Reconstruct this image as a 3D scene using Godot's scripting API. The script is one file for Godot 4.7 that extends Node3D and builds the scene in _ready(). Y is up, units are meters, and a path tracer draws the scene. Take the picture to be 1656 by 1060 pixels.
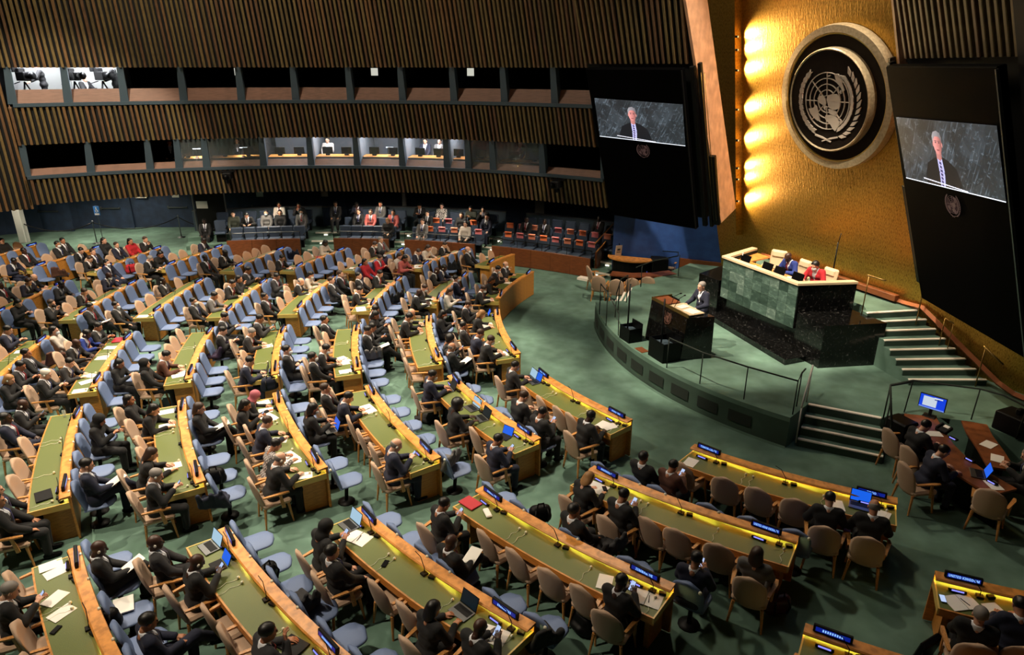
extends Node3D
# A large assembly hall seen from a balcony. Metres, y up.
# The stage has its own axes: UA points from the gold wall to the audience, VA along the wall, CC is the centre of the curved desk rows.

const UA := Vector3(-0.9205, 0, 0.3907)
const VA := Vector3(0.3907, 0, 0.9205)
const CC := Vector3(11.3, 0, -19.4)
const BC := Vector3(-7.64, 0, -9.66)   # centre of the curved side wall

var M := {}
var taken := {}
var rng := RandomNumberGenerator.new()

func sp(u: float, v: float, h := 0.0) -> Vector3:
	return CC + UA * u + VA * v + Vector3(0, h, 0)

func pol(r: float, a: float, h := 0.0) -> Vector3:
	var t := deg_to_rad(a)
	return CC + (UA * cos(t) + VA * sin(t)) * r + Vector3(0, h, 0)

func outward(a: float) -> Vector3:
	var t := deg_to_rad(a)
	return UA * cos(t) + VA * sin(t)

func cone(r: float, a: float, h: float) -> Vector3:   # on the leaning side wall: angle a in degrees, height h, r in front (negative) or behind (positive)
	var t := deg_to_rad(a)
	var q: float = 18.9 - 0.35 * (h - 2.7) + r
	return BC + Vector3(sin(t) * q, h, -cos(t) * q)

func face(at: Vector3, dir: Vector3) -> Transform3D:   # -Z looks along dir
	return Transform3D(Basis(Vector3.UP, atan2(-dir.x, -dir.z)), at)

func numbered(called: String) -> String:
	var n: int = taken.get(called, -1) + 1
	taken[called] = n
	return called if n == 0 else "%s_%03d" % [called, n]

func tag(o: Node, label: String, category: String, group := "", kind := "") -> Node:
	if label: o.set_meta("label", label)
	if category: o.set_meta("category", category)
	if group: o.set_meta("group", group)
	if kind: o.set_meta("kind", kind)
	return o

func thing(called: String, label: String, category: String, at := Transform3D(), group := "") -> Node3D:
	var o := Node3D.new()
	o.name = numbered(called)
	add_child(o)
	o.transform = at
	tag(o, label, category, group)
	return o

func copy(o: Node3D, at: Transform3D, label: String, group := "") -> Node3D:
	var c: Node3D = o.duplicate()
	c.name = numbered(str(o.name).rstrip("0123456789").trim_suffix("_"))
	add_child(c)
	c.transform = at
	c.set_meta("label", label)
	if group: c.set_meta("group", group)
	return c

func part(called: String, mesh: Mesh, m: Material, parent: Node, at := Transform3D()) -> MeshInstance3D:
	var o := MeshInstance3D.new()
	o.mesh = mesh
	o.material_override = m
	o.transform = at
	o.name = numbered(called) if parent == self else called
	parent.add_child(o, true)
	return o

func struct(called: String, mesh: Mesh, m: Material, label := "", parent: Node = self) -> MeshInstance3D:
	var o := part(called, mesh, m, parent)
	if parent == self:
		o.set_meta("kind", "structure")
		if label: o.set_meta("label", label)
		o.set_meta("category", called.get_slice("_", 0))
	return o

# ---------------------------------------------------------------- shapes
class G:
	var st := SurfaceTool.new()
	func _init() -> void:
		st.begin(Mesh.PRIMITIVE_TRIANGLES)
		st.set_smooth_group(-1)
	func smooth(on: bool) -> G:
		st.set_smooth_group(0 if on else -1)
		return self
	func tri(a: Vector3, b: Vector3, c: Vector3) -> void:   # counter-clockwise seen from outside
		st.add_vertex(a); st.add_vertex(c); st.add_vertex(b)
	func quad(a: Vector3, b: Vector3, c: Vector3, d: Vector3) -> void:
		tri(a, b, c); tri(a, c, d)
	func uvquad(a: Vector3, b: Vector3, c: Vector3, d: Vector3) -> void:   # a lower left, b lower right, c upper right, d upper left
		var uv := {a: Vector2(0, 1), b: Vector2(1, 1), c: Vector2(1, 0), d: Vector2(0, 0)}
		for p in [a, c, b, a, d, c]:
			st.set_uv(uv[p]); st.add_vertex(p)
	func box(ctr: Vector3, size: Vector3, t := Transform3D(), bev := 0.0) -> G:
		var h := size / 2
		var b: float = minf(bev, minf(h.x, minf(h.y, h.z)) * 0.8)
		var pt := func(sx, sy, sz, ax) -> Vector3:
			var q := Vector3(sx * (h.x - (0.0 if ax == 0 else b)), sy * (h.y - (0.0 if ax == 1 else b)), sz * (h.z - (0.0 if ax == 2 else b)))
			return t * (ctr + q)
		for s in [-1, 1]:
			var f := [pt.call(s, -1, -1, 0), pt.call(s, 1, -1, 0), pt.call(s, 1, 1, 0), pt.call(s, -1, 1, 0)]
			var g := [pt.call(-1, s, -1, 1), pt.call(-1, s, 1, 1), pt.call(1, s, 1, 1), pt.call(1, s, -1, 1)]
			var k := [pt.call(-1, -1, s, 2), pt.call(1, -1, s, 2), pt.call(1, 1, s, 2), pt.call(-1, 1, s, 2)]
			for q in [f, g, k]:
				if s > 0: quad(q[0], q[1], q[2], q[3])
				else: quad(q[3], q[2], q[1], q[0])
		if b > 0.0:
			for s in [-1, 1]:
				for r in [-1, 1]:
					var e := [[pt.call(s, r, -1, 0), pt.call(s, r, 1, 0), pt.call(s, r, 1, 1), pt.call(s, r, -1, 1)], [pt.call(-1, s, r, 1), pt.call(1, s, r, 1), pt.call(1, s, r, 2), pt.call(-1, s, r, 2)], [pt.call(r, -1, s, 2), pt.call(r, 1, s, 2), pt.call(r, 1, s, 0), pt.call(r, -1, s, 0)]]
					for q in e:
						if s * r > 0: quad(q[3], q[2], q[1], q[0])
						else: quad(q[0], q[1], q[2], q[3])
					for w in [-1, 1]:
						var a: Vector3 = pt.call(s, r, w, 0)
						var bb: Vector3 = pt.call(s, r, w, 1)
						var cc: Vector3 = pt.call(s, r, w, 2)
						if s * r * w > 0: tri(a, bb, cc)
						else: tri(a, cc, bb)
		return self
	func ring(path: Array, sides: int, radii, t := Transform3D(), cap := true, flat := Vector2.ONE) -> G:   # a tube along a path
		var rings := []
		var up := Vector3.UP
		for i in path.size():
			var d: Vector3 = (path[mini(i + 1, path.size() - 1)] - path[maxi(i - 1, 0)]).normalized()
			if absf(d.dot(up)) > 0.95: up = Vector3(0, 0, 1) if absf(d.y) > 0.8 else Vector3.UP
			var x := up.cross(d).normalized()
			var y := d.cross(x)
			var r: float = radii[i] if radii is Array else radii
			var q := []
			for k in sides:
				var a := TAU * k / sides
				q.append(t * (path[i] + (x * cos(a) * flat.x + y * sin(a) * flat.y) * r))
			rings.append(q)
		loft(rings, true, cap)
		return self
	func loft(rings: Array, closed := true, cap := true) -> G:   # each ring counter-clockwise seen from the end of the path
		var n: int = rings[0].size()
		for i in rings.size() - 1:
			for k in (n if closed else n - 1):
				var l := (k + 1) % n
				quad(rings[i][k], rings[i][l], rings[i + 1][l], rings[i + 1][k])
		if cap:
			for e in [0, rings.size() - 1]:
				var m := Vector3.ZERO
				for p in rings[e]: m += p / n
				for k in n:
					var l := (k + 1) % n
					if e == 0: tri(m, rings[e][l], rings[e][k])
					else: tri(m, rings[e][k], rings[e][l])
		return self
	func lathe(prof: Array, sides: int, t := Transform3D(), tube := false) -> G:   # prof: Vector2(radius, height) from the bottom up
		var rings := []
		for p in prof:
			var q := []
			for k in sides:
				var a := -TAU * k / sides
				q.append(t * Vector3(p.x * cos(a), p.y, p.x * sin(a)))
			rings.append(q)
		if tube: rings.append(rings[0])
		return loft(rings, true, not tube)
	func ball(ctr: Vector3, r: Vector3, n := 8, t := Transform3D()) -> G:
		var prof := []
		for i in n + 1:
			var a := -PI / 2 + PI * i / n
			prof.append(Vector2(maxf(cos(a), 0.001), sin(a)))
		var tt := t * Transform3D(Basis.from_scale(r), ctr)
		return lathe(prof, n + 2, tt)
	func prism(poly: PackedVector2Array, y0: float, y1: float, map: Callable) -> G:   # map(x, y, z) -> Vector3; poly counter-clockwise in (x, z) seen from +y after mapping
		var ix := Geometry2D.triangulate_polygon(poly)
		var P := func(i, y) -> Vector3: return map.call(poly[i].x, y, poly[i].y)
		for k in range(0, ix.size(), 3):
			var a: Vector3 = P.call(ix[k], y1)
			var b: Vector3 = P.call(ix[k + 1], y1)
			var c: Vector3 = P.call(ix[k + 2], y1)
			var a0: Vector3 = P.call(ix[k], y0)
			var up := a - a0
			if (b - a).cross(c - a).dot(up) > 0:
				tri(a, b, c); tri(a0, P.call(ix[k + 2], y0), P.call(ix[k + 1], y0))
			else:
				tri(a, c, b); tri(a0, P.call(ix[k + 1], y0), P.call(ix[k + 2], y0))
		var area := 0.0
		for i in poly.size():
			var j := (i + 1) % poly.size()
			area += poly[i].x * poly[j].y - poly[j].x * poly[i].y
		var w: Vector3 = map.call(1, 0, 0) - map.call(0, 0, 0)
		var z: Vector3 = map.call(0, 0, 1) - map.call(0, 0, 0)
		var y: Vector3 = map.call(0, 1, 0) - map.call(0, 0, 0)
		var flip: bool = (w.cross(z).dot(y) > 0) != (area > 0)
		for i in poly.size():
			var j := (i + 1) % poly.size()
			if flip: quad(P.call(j, y0), P.call(i, y0), P.call(i, y1), P.call(j, y1))
			else: quad(P.call(i, y0), P.call(j, y0), P.call(j, y1), P.call(i, y1))
		return self
	func done() -> ArrayMesh:
		st.index()
		st.generate_normals()
		return st.commit()

# a distance field on a grid, meshed with surface nets: bodies, clothes, hair, bags
class Field:
	var lo: Vector3
	var c: float
	var nx: int
	var ny: int
	var nz: int
	var f := PackedFloat32Array()
	var V := PackedVector3Array()
	var I := PackedInt32Array()
	var at := PackedInt32Array()
	func _init(l: Vector3, h: Vector3, cell: float) -> void:
		c = cell
		lo = l - Vector3.ONE * c * 2
		var s := (h - lo) / c + Vector3.ONE * 3
		nx = int(s.x); ny = int(s.y); nz = int(s.z)
		f.resize(nx * ny * nz)
		f.fill(1000.0)
	func span(l: Vector3, h: Vector3) -> Array:
		var a := (l - lo) / c
		var b := (h - lo) / c
		return [range(clampi(int(a.x), 0, nx), clampi(int(b.x) + 2, 0, nx)), range(clampi(int(a.y), 0, ny), clampi(int(b.y) + 2, 0, ny)), range(clampi(int(a.z), 0, nz), clampi(int(b.z) + 2, 0, nz))]
	func cap(a: Vector3, b: Vector3, ra: float, rb: float, k := 0.03) -> void:
		var m := maxf(ra, rb) + k + c * 2.0
		var e := Vector3.ONE * m
		var s := span(Vector3(minf(a.x, b.x), minf(a.y, b.y), minf(a.z, b.z)) - e, Vector3(maxf(a.x, b.x), maxf(a.y, b.y), maxf(a.z, b.z)) + e)
		var ba := b - a
		var bb := maxf(ba.length_squared(), 1e-9)
		var ys: Array = s[1]
		var xs: Array = s[0]
		for z: int in s[2]:
			for y: int in ys:
				var row := (z * ny + y) * nx
				for x: int in xs:
					var p := lo + Vector3(x, y, z) * c - a
					var h := clampf(p.dot(ba) / bb, 0.0, 1.0)
					var d := (p - ba * h).length() - lerpf(ra, rb, h)
					var o := f[row + x]
					var w := clampf(0.5 + 0.5 * (o - d) / k, 0.0, 1.0)
					f[row + x] = lerpf(o, d, w) - k * w * (1.0 - w)
	func ell(m: Vector3, r: Vector3, k := 0.01, sub := false, turn := Basis()) -> void:
		var e := Vector3.ONE * (maxf(r.x, maxf(r.y, r.z)) + k + c * 2.0)
		var s := span(m - e, m + e)
		var inv := turn.inverse()
		for z: int in s[2]:
			for y: int in s[1]:
				var row := (z * ny + y) * nx
				for x: int in s[0]:
					var p := inv * (lo + Vector3(x, y, z) * c - m)
					var q := p / r
					var k0 := q.length()
					var d := k0 * (k0 - 1.0) / maxf((q / r).length(), 1e-5)
					var o := f[row + x]
					if sub:
						d = -d
						var w := clampf(0.5 - 0.5 * (o - d) / k, 0.0, 1.0)
						f[row + x] = lerpf(o, d, w) + k * w * (1.0 - w)
					else:
						var w := clampf(0.5 + 0.5 * (o - d) / k, 0.0, 1.0)
						f[row + x] = lerpf(o, d, w) - k * w * (1.0 - w)
	func cut(g: Callable) -> void:   # keep only where g(p) < 0
		var i := 0
		for z in nz:
			for y in ny:
				for x in nx:
					if f[i] < c * 3.0:
						f[i] = maxf(f[i], g.call(lo + Vector3(x, y, z) * c))
					i += 1
	func vert(i: int) -> int:
		if at[i] >= 0: return at[i]
		var o := [0, 1, nx, nx + 1, nx * ny, nx * ny + 1, nx * ny + nx, nx * ny + nx + 1]
		var sum := Vector3.ZERO
		var n := 0
		for e in [[0, 1], [2, 3], [4, 5], [6, 7], [0, 2], [1, 3], [4, 6], [5, 7], [0, 4], [1, 5], [2, 6], [3, 7]]:
			var a := f[i + o[e[0]]]
			var b := f[i + o[e[1]]]
			if (a < 0.0) != (b < 0.0):
				var t := a / (a - b)
				var p := Vector3(e[0] & 1, (e[0] >> 1) & 1, e[0] >> 2)
				sum += p.lerp(Vector3(e[1] & 1, (e[1] >> 1) & 1, e[1] >> 2), t)
				n += 1
		at[i] = V.size()
		V.append(lo + (Vector3(i % nx, (i / nx) % ny, i / (nx * ny)) + sum / maxf(n, 1.0)) * c)
		return at[i]
	func net() -> Array:   # [vertices, indices]
		at.resize(f.size())
		at.fill(-1)
		var dz := nx * ny
		for i in range(dz + nx + 1, f.size() - dz - nx - 1):
			var a := f[i]
			if absf(a) > c * 2.5: continue
			for ax in 3:
				var st: int = [1, nx, dz][ax]
				var b := f[i + st]
				if (a < 0.0) == (b < 0.0): continue
				var p: int = [nx, dz, 1][ax]
				var q: int = [dz, 1, nx][ax]
				var v0 := vert(i - p - q)
				var v1 := vert(i - q)
				var v2 := vert(i)
				var v3 := vert(i - p)
				if a < 0.0: I.append_array([v0, v2, v1, v0, v3, v2])
				else: I.append_array([v0, v1, v2, v0, v2, v3])
		return [V, I]

class Bag:   # gathers pieces of nets into one smooth mesh
	var V := PackedVector3Array()
	var I := PackedInt32Array()
	func add(n: Array, t := Transform3D(), mirror := false) -> Bag:
		var at := V.size()
		for p: Vector3 in n[0]: V.append(t * (Vector3(-p.x, p.y, p.z) if mirror else p))
		var ix: PackedInt32Array = n[1]
		for k in range(0, ix.size(), 3):
			I.append(ix[k] + at)
			I.append(ix[k + (2 if mirror else 1)] + at)
			I.append(ix[k + (1 if mirror else 2)] + at)
		return self
	func done() -> ArrayMesh:
		var N := PackedVector3Array()
		N.resize(V.size())
		for k in range(0, I.size(), 3):
			var n := (V[I[k + 2]] - V[I[k]]).cross(V[I[k + 1]] - V[I[k]])
			for j in 3: N[I[k + j]] += n
		for i in N.size(): N[i] = N[i].normalized()
		var a := []
		a.resize(Mesh.ARRAY_MAX)
		a[Mesh.ARRAY_VERTEX] = V
		a[Mesh.ARRAY_NORMAL] = N
		a[Mesh.ARRAY_INDEX] = I
		var m := ArrayMesh.new()
		m.add_surface_from_arrays(Mesh.PRIMITIVE_TRIANGLES, a)
		return m

func _ready() -> void:
	rng.seed = 7
	# camera: 24 mm lens on a balcony 7.6 m up, looking down 21 degrees
	var cam := Camera3D.new()
	cam.name = "camera"
	cam.fov = 51.29
	cam.position = Vector3(0, 7.6, 0)
	cam.rotation.x = -atan(425.0 / 1104.0)
	cam.near = 0.1
	cam.far = 200.0
	add_child(cam)
	cam.current = true
	var env := Environment.new()
	env.background_mode = Environment.BG_COLOR
	env.background_color = Color(0, 0, 0)
	env.tonemap_mode = Environment.TONE_MAPPER_LINEAR
	env.tonemap_exposure = 1.0
	env.sdfgi_enabled = true
	env.ssao_enabled = true
	env.ssil_enabled = true
	var we := WorldEnvironment.new()
	we.name = "world_environment"
	we.environment = env
	add_child(we)
	materials()
	lights()
	shell()
	stage()
	rostrum()
	screens()
	booths()
	gallery()
	people_kit()
	desks()
	seat_people()
	corner_tables()
	belongings()

# ---------------------------------------------------------------- light
func spot(called: String, at: Vector3, to: Vector3, energy: float, angle: float, color: Color, size := 0.12, soft := 0.4) -> void:
	# a can-shaped theatre lamp: dark can, glowing lens, and the light in front of it
	var d := (to - at).normalized()
	var t := Transform3D(Basis.looking_at(d, Vector3(0.01, 0, 1) if absf(d.y) > 0.99 else Vector3.UP), at)
	var o := thing("ceiling_spotlight", called, "spotlight", t)
	var back := Transform3D(Basis(Vector3.RIGHT, PI / 2), Vector3.ZERO)   # lathe axis to +Z, behind the lens
	part("can", G.new().lathe([Vector2(0.01, 0.42), Vector2(size * 0.8, 0.42), Vector2(size * 1.1, 0.36), Vector2(size * 1.15, 0.0), Vector2(size * 1.06, 0.0), Vector2(size * 1.0, 0.35)], 16, back, true).done(), M.black, o)
	part("lens", G.new().lathe([Vector2(0.001, 0.02), Vector2(size, 0.02), Vector2(size, 0.025), Vector2(0.001, 0.025)], 16, back).done(), glow(color, 3.0), o)
	var l := SpotLight3D.new()
	l.name = "light"
	l.position = Vector3(0, 0, -0.03)
	l.light_energy = energy * 0.36
	l.light_color = color
	l.spot_angle = angle
	l.spot_angle_attenuation = soft
	l.light_size = size
	l.spot_range = 90.0
	l.spot_attenuation = 2.0
	l.shadow_enabled = true
	o.add_child(l, true)

func lights() -> void:
	var warm := Color(1.0, 0.93, 0.82)
	# over the seats
	spot("black theatre lamp high over the back rows", Vector3(-4, 17.5, -25.5), Vector3(-6.5, 0, -19.5), 900, 25, warm)
	spot("black theatre lamp high over the left rows", Vector3(-15, 16.5, -17), Vector3(-8, 0, -15), 820, 25, warm)
	spot("black theatre lamp high over the middle aisle", Vector3(1, 17.5, -16), Vector3(-4.5, 0, -15), 680, 25, warm)
	spot("black theatre lamp high near the balcony", Vector3(-9, 16, -6), Vector3(-5, 0, -11), 420, 26, warm)
	spot("black theatre lamp high over the open floor", Vector3(8, 17, -12), Vector3(1.5, 0, -20), 800, 24, warm)
	# over the stage
	spot("black theatre lamp aimed at the lectern", Vector3(-3.5, 16, -14.5), sp(7.2, 0.0, 1.6), 1100, 10, warm)
	spot("black theatre lamp aimed at the marble desk", Vector3(2, 16.5, -13), sp(4.6, 0.0, 2.6), 1100, 12, warm)
	spot("black theatre lamp aimed at the platform", Vector3(6, 17, -22), sp(6.0, -1.0, 0.7), 700, 24, warm)
	spot("black theatre lamp aimed at the wide stairs", Vector3(-2, 16, -8), sp(3.4, 3.4, 1.2), 500, 9, warm)
	spot("black theatre lamp aimed at the floor before the doors", Vector3(-12, 16, -12), Vector3(-16, 0, -28.5), 1100, 15, warm)
	# soft lamps of the dome
	for q in [[-10.0, -19.0, 1300.0], [3.0, -21.0, 800.0], [-4.0, -9.0, 150.0], [8.0, -10.0, 40.0]]:
		var o := thing("dome_light", "round opal lamp high in the dome above %s" % {-10.0: "the left rows", 3.0: "the open floor", -4.0: "the near rows", 8.0: "the right corner"}[q[0]], "ceiling light", Transform3D(Basis(), Vector3(q[0], 17.2, q[1])))
		part("lens", G.new().lathe([Vector2(0.001, 0.0), Vector2(0.7, 0.0), Vector2(0.7, 0.05), Vector2(0.001, 0.05)], 24).done(), glow(warm, 1.5), o)
		part("rim", G.new().lathe([Vector2(0.71, -0.03), Vector2(0.8, -0.03), Vector2(0.8, 0.3), Vector2(0.71, 0.3)], 24, Transform3D(), true).done(), M.black, o)
		var l := SpotLight3D.new()
		l.name = "light"
		l.position = Vector3(0, -0.05, 0)
		l.rotation.x = -PI / 2
		l.light_energy = q[2] * 0.2
		l.light_color = warm
		l.light_size = 0.7
		l.spot_angle = 80
		l.spot_angle_attenuation = 0.8
		l.spot_range = 60.0
		l.spot_attenuation = 2.0
		l.shadow_enabled = true
		o.add_child(l, true)

# ---------------------------------------------------------------- materials
func plain(c: Color, rough := 0.7, metal := 0.0) -> StandardMaterial3D:
	var m := StandardMaterial3D.new()
	m.albedo_color = c
	m.roughness = rough
	m.metallic = metal
	return m

func glow(c: Color, e: float) -> StandardMaterial3D:
	var key := "glow%s%.2f" % [c.to_html(), e]
	if not M.has(key):
		var m := plain(Color(0.02, 0.02, 0.02), 0.4)
		m.emission_enabled = true
		m.emission = c
		m.emission_energy_multiplier = e
		M[key] = m
	return M[key]

func noise(freq: float, ramp: Array, seed_ := 1, type := FastNoiseLite.TYPE_SIMPLEX_SMOOTH, oct := 4, size := 256, warp := 0.0) -> NoiseTexture2D:
	var n := FastNoiseLite.new()
	n.seed = seed_
	n.noise_type = type
	n.frequency = freq
	n.fractal_octaves = oct
	if warp > 0.0:
		n.domain_warp_enabled = true
		n.domain_warp_amplitude = warp
		n.domain_warp_frequency = freq * 1.5
	var t := NoiseTexture2D.new()
	t.width = size
	t.height = size
	t.seamless = true
	t.noise = n
	if ramp:
		var g := Gradient.new()
		g.offsets = PackedFloat32Array(ramp.map(func(q): return q[0]))
		g.colors = PackedColorArray(ramp.map(func(q): return q[1]))
		t.color_ramp = g
	return t

func textured(c: Color, tex: Texture2D, scale: Vector3, rough := 0.7, metal := 0.0, world := true) -> StandardMaterial3D:
	var m := plain(c, rough, metal)
	m.albedo_texture = tex
	m.uv1_triplanar = true
	m.uv1_world_triplanar = world
	m.uv1_scale = scale
	return m

func rgb(r: int, g: int, b: int) -> Color:
	return Color(r / 255.0, g / 255.0, b / 255.0)

func materials() -> void:
	var soft := noise(0.02, [[0.2, Color(0.8, 0.8, 0.8)], [0.8, Color(1, 1, 1)]], 3)
	var fine := noise(0.2, [[0.2, Color(0.75, 0.75, 0.75)], [0.8, Color(1, 1, 1)]], 4)
	var grain := noise(0.03, [[0.25, Color(0.8, 0.78, 0.75)], [0.5, Color(0.93, 0.92, 0.9)], [0.8, Color(1, 1, 1)]], 5)
	M.carpet = textured(rgb(106, 138, 124), soft, Vector3(0.11, 0.11, 0.11), 0.95)
	M.carpet.detail_enabled = true
	M.carpet.detail_blend_mode = BaseMaterial3D.BLEND_MODE_MUL
	M.carpet.detail_albedo = noise(0.06, [[0.2, Color(0.86, 0.88, 0.86)], [0.8, Color(1, 1, 1)]], 8)
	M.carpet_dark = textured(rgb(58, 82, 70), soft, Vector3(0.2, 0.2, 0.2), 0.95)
	M.vent = plain(rgb(22, 32, 26), 0.8)
	M.wood = textured(rgb(206, 140, 62), grain, Vector3(0.9, 7.0, 0.9), 0.45)
	M.rail_wood = textured(rgb(230, 156, 78), grain, Vector3(0.7, 8.0, 0.7), 0.4)
	M.brown_wood = textured(rgb(126, 70, 36), grain, Vector3(0.5, 3.0, 0.5), 0.5)
	M.arm_wood = textured(rgb(206, 146, 82), grain, Vector3(4, 4, 4), 0.4, 0.0, false)
	M.sill_wood = textured(rgb(112, 76, 58), grain, Vector3(0.3, 3.0, 0.3), 0.55)
	M.leather = textured(rgb(104, 116, 54), fine, Vector3(2, 2, 2), 0.5)
	M.edge = plain(rgb(206, 176, 96), 0.35)
	M.tan = textured(rgb(204, 172, 146), fine, Vector3(5, 5, 5), 0.9, 0.0, false)
	M.tan.rim_enabled = true
	M.tan.rim = 0.3
	M.blue = textured(rgb(116, 136, 178), fine, Vector3(5, 5, 5), 0.6, 0.0, false)
	M.dark_blue = textured(rgb(58, 74, 98), fine, Vector3(5, 5, 5), 0.6, 0.0, false)
	M.cream = plain(rgb(206, 184, 150), 0.5)
	M.black = plain(rgb(14, 14, 15), 0.5)
	M.gloss_black = plain(rgb(7, 7, 8), 0.35)
	M.gloss_black.metallic_specular = 0.25
	M.black.metallic_specular = 0.3
	M.screen_black = plain(rgb(5, 5, 6), 0.6)
	M.screen_black.metallic_specular = 0.08
	M.steel = plain(rgb(120, 122, 124), 0.35, 0.9)
	M.white_metal = plain(rgb(190, 190, 184), 0.5, 0.2)
	M.nosing = plain(rgb(246, 236, 224), 0.45)
	M.brass = plain(rgb(150, 120, 70), 0.35, 0.9)
	M.copper = plain(rgb(150, 88, 52), 0.4, 0.5)
	M.paper = plain(rgb(232, 228, 222), 0.8)
	M.pod = plain(rgb(226, 222, 200), 0.5)
	M.navy_wall = textured(rgb(36, 54, 80), soft, Vector3(0.3, 0.3, 0.3), 0.75)
	M.blue_wall = textured(rgb(52, 92, 168), soft, Vector3(0.3, 0.3, 0.3), 0.6)
	M.slate = plain(rgb(62, 78, 90), 0.6)
	M.back_black = plain(rgb(12, 14, 17), 0.8)
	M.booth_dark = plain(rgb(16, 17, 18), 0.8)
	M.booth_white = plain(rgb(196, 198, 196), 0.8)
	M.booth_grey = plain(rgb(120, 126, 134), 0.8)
	M.trim = textured(rgb(214, 164, 130), soft, Vector3(0.8, 0.4, 0.8), 0.6)
	M.slats = []
	for c in [rgb(122, 92, 60), rgb(114, 96, 60), rgb(108, 80, 56), rgb(120, 100, 64), rgb(102, 86, 56)]:
		M.slats.append(textured(c, grain, Vector3(3, 0.4, 3), 0.55))
	# gold leaf: warm metal with dark flecks running down
	var fl := noise(0.045, [[0.0, Color(0.3, 0.24, 0.16)], [0.24, Color(0.42, 0.36, 0.27)], [0.34, Color(0.86, 0.84, 0.8)], [0.6, Color(1, 1, 1)], [1.0, Color(0.9, 0.88, 0.85)]], 11, FastNoiseLite.TYPE_SIMPLEX_SMOOTH, 5, 512)
	M.gold = textured(rgb(208, 164, 76), fl, Vector3(2.4, 0.4, 2.4), 0.4, 0.9)
	M.gold.heightmap_enabled = true
	M.gold.heightmap_texture = noise(0.03, [], 12, FastNoiseLite.TYPE_SIMPLEX_SMOOTH, 3, 256)
	M.gold.heightmap_scale = 0.5
	M.gold.heightmap_deep_parallax = false
	M.bronze = textured(rgb(30, 24, 20), soft, Vector3(0.8, 0.8, 0.8), 0.6)
	M.bronze.metallic_specular = 0.2
	M.emblem_rim = textured(rgb(196, 178, 146), soft, Vector3(2, 2, 2), 0.4, 0.45)
	M.emblem_lines = plain(rgb(196, 184, 172), 0.5, 0.2)
	# marbles
	var vein := [[0.0, Color(0.9, 0.95, 0.92)], [0.035, Color(0.7, 0.75, 0.72)], [0.09, Color(0.5, 0.56, 0.53)], [0.45, Color(0.36, 0.42, 0.4)], [1.0, Color(0.46, 0.52, 0.5)]]
	M.marble = []
	for i in 4:
		var t := noise(0.012, vein, 20 + i, FastNoiseLite.TYPE_CELLULAR, 2, 256, 40.0)
		(t.noise as FastNoiseLite).cellular_return_type = FastNoiseLite.RETURN_DISTANCE2_SUB
		M.marble.append(textured([rgb(178, 198, 192), rgb(118, 138, 132), rgb(214, 226, 222), rgb(146, 166, 160)][i], t, Vector3(1.0, [1.9, 1.2, 1.5, 2.3][i], 1.0), 0.3))
		M.marble[i].uv1_offset = Vector3(0.31, 0.17, 0.23) * i
	var bt := noise(0.02, [[0.0, Color(0.5, 0.5, 0.5)], [0.04, Color(0.16, 0.16, 0.16)], [0.12, Color(0.05, 0.05, 0.05)], [1.0, Color(0.025, 0.026, 0.026)]], 31, FastNoiseLite.TYPE_CELLULAR, 2, 256, 30.0)
	(bt.noise as FastNoiseLite).cellular_return_type = FastNoiseLite.RETURN_DISTANCE2_SUB
	M.black_marble = textured(Color.WHITE, bt, Vector3(1.2, 1.2, 1.2), 0.14)
	M.glass = plain(Color(0.75, 0.8, 0.82, 0.12), 0.04)
	M.glass.transparency = BaseMaterial3D.TRANSPARENCY_ALPHA
	M.led = glow(Color(1.0, 0.9, 0.3), 0.8)
	M.led_dim = glow(Color(1.0, 0.82, 0.3), 0.9)
	M.sign = glow(Color(0.05, 0.17, 0.7), 0.5)
	M.sign_text = glow(Color(0.55, 0.75, 1.0), 1.1)
	M.console = glow(Color(0.55, 0.55, 1.0), 1.2)
	M.screen_white = glow(Color(0.72, 0.86, 0.95), 0.8)
	M.screen_blue = glow(Color(0.1, 0.4, 0.95), 0.9)
	M.screen_dark = glow(Color(0.03, 0.12, 0.16), 0.6)
	M.phone_screen = glow(Color(0.72, 0.8, 0.95), 1.0)
	M.step_light = glow(Color(1.0, 0.95, 0.85), 2.5)

# ---------------------------------------------------------------- the room
func wall_strip(pts: Array, h0: float, h1: float, thick: float) -> ArrayMesh:   # a standing wall along points, thick to the right of the way
	var g := G.new()
	for i in pts.size() - 1:
		var a: Vector3 = pts[i]
		var b: Vector3 = pts[i + 1]
		var n := (b - a).normalized().cross(Vector3.UP) * thick
		var u0 := Vector3(0, h0, 0)
		var u1 := Vector3(0, h1, 0)
		g.quad(b + u0, a + u0, a + u1, b + u1)
		g.quad(a + n + u0, b + n + u0, b + n + u1, a + n + u1)
		g.quad(a + u1, a + n + u1, b + n + u1, b + u1)
		g.quad(a + u0, b + u0, b + n + u0, a + n + u0)
		if i == 0: g.quad(a + u0, a + n + u0, a + n + u1, a + u1)
		if i == pts.size() - 2: g.quad(b + n + u0, b + u0, b + u1, b + n + u1)
	return g.done()

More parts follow.
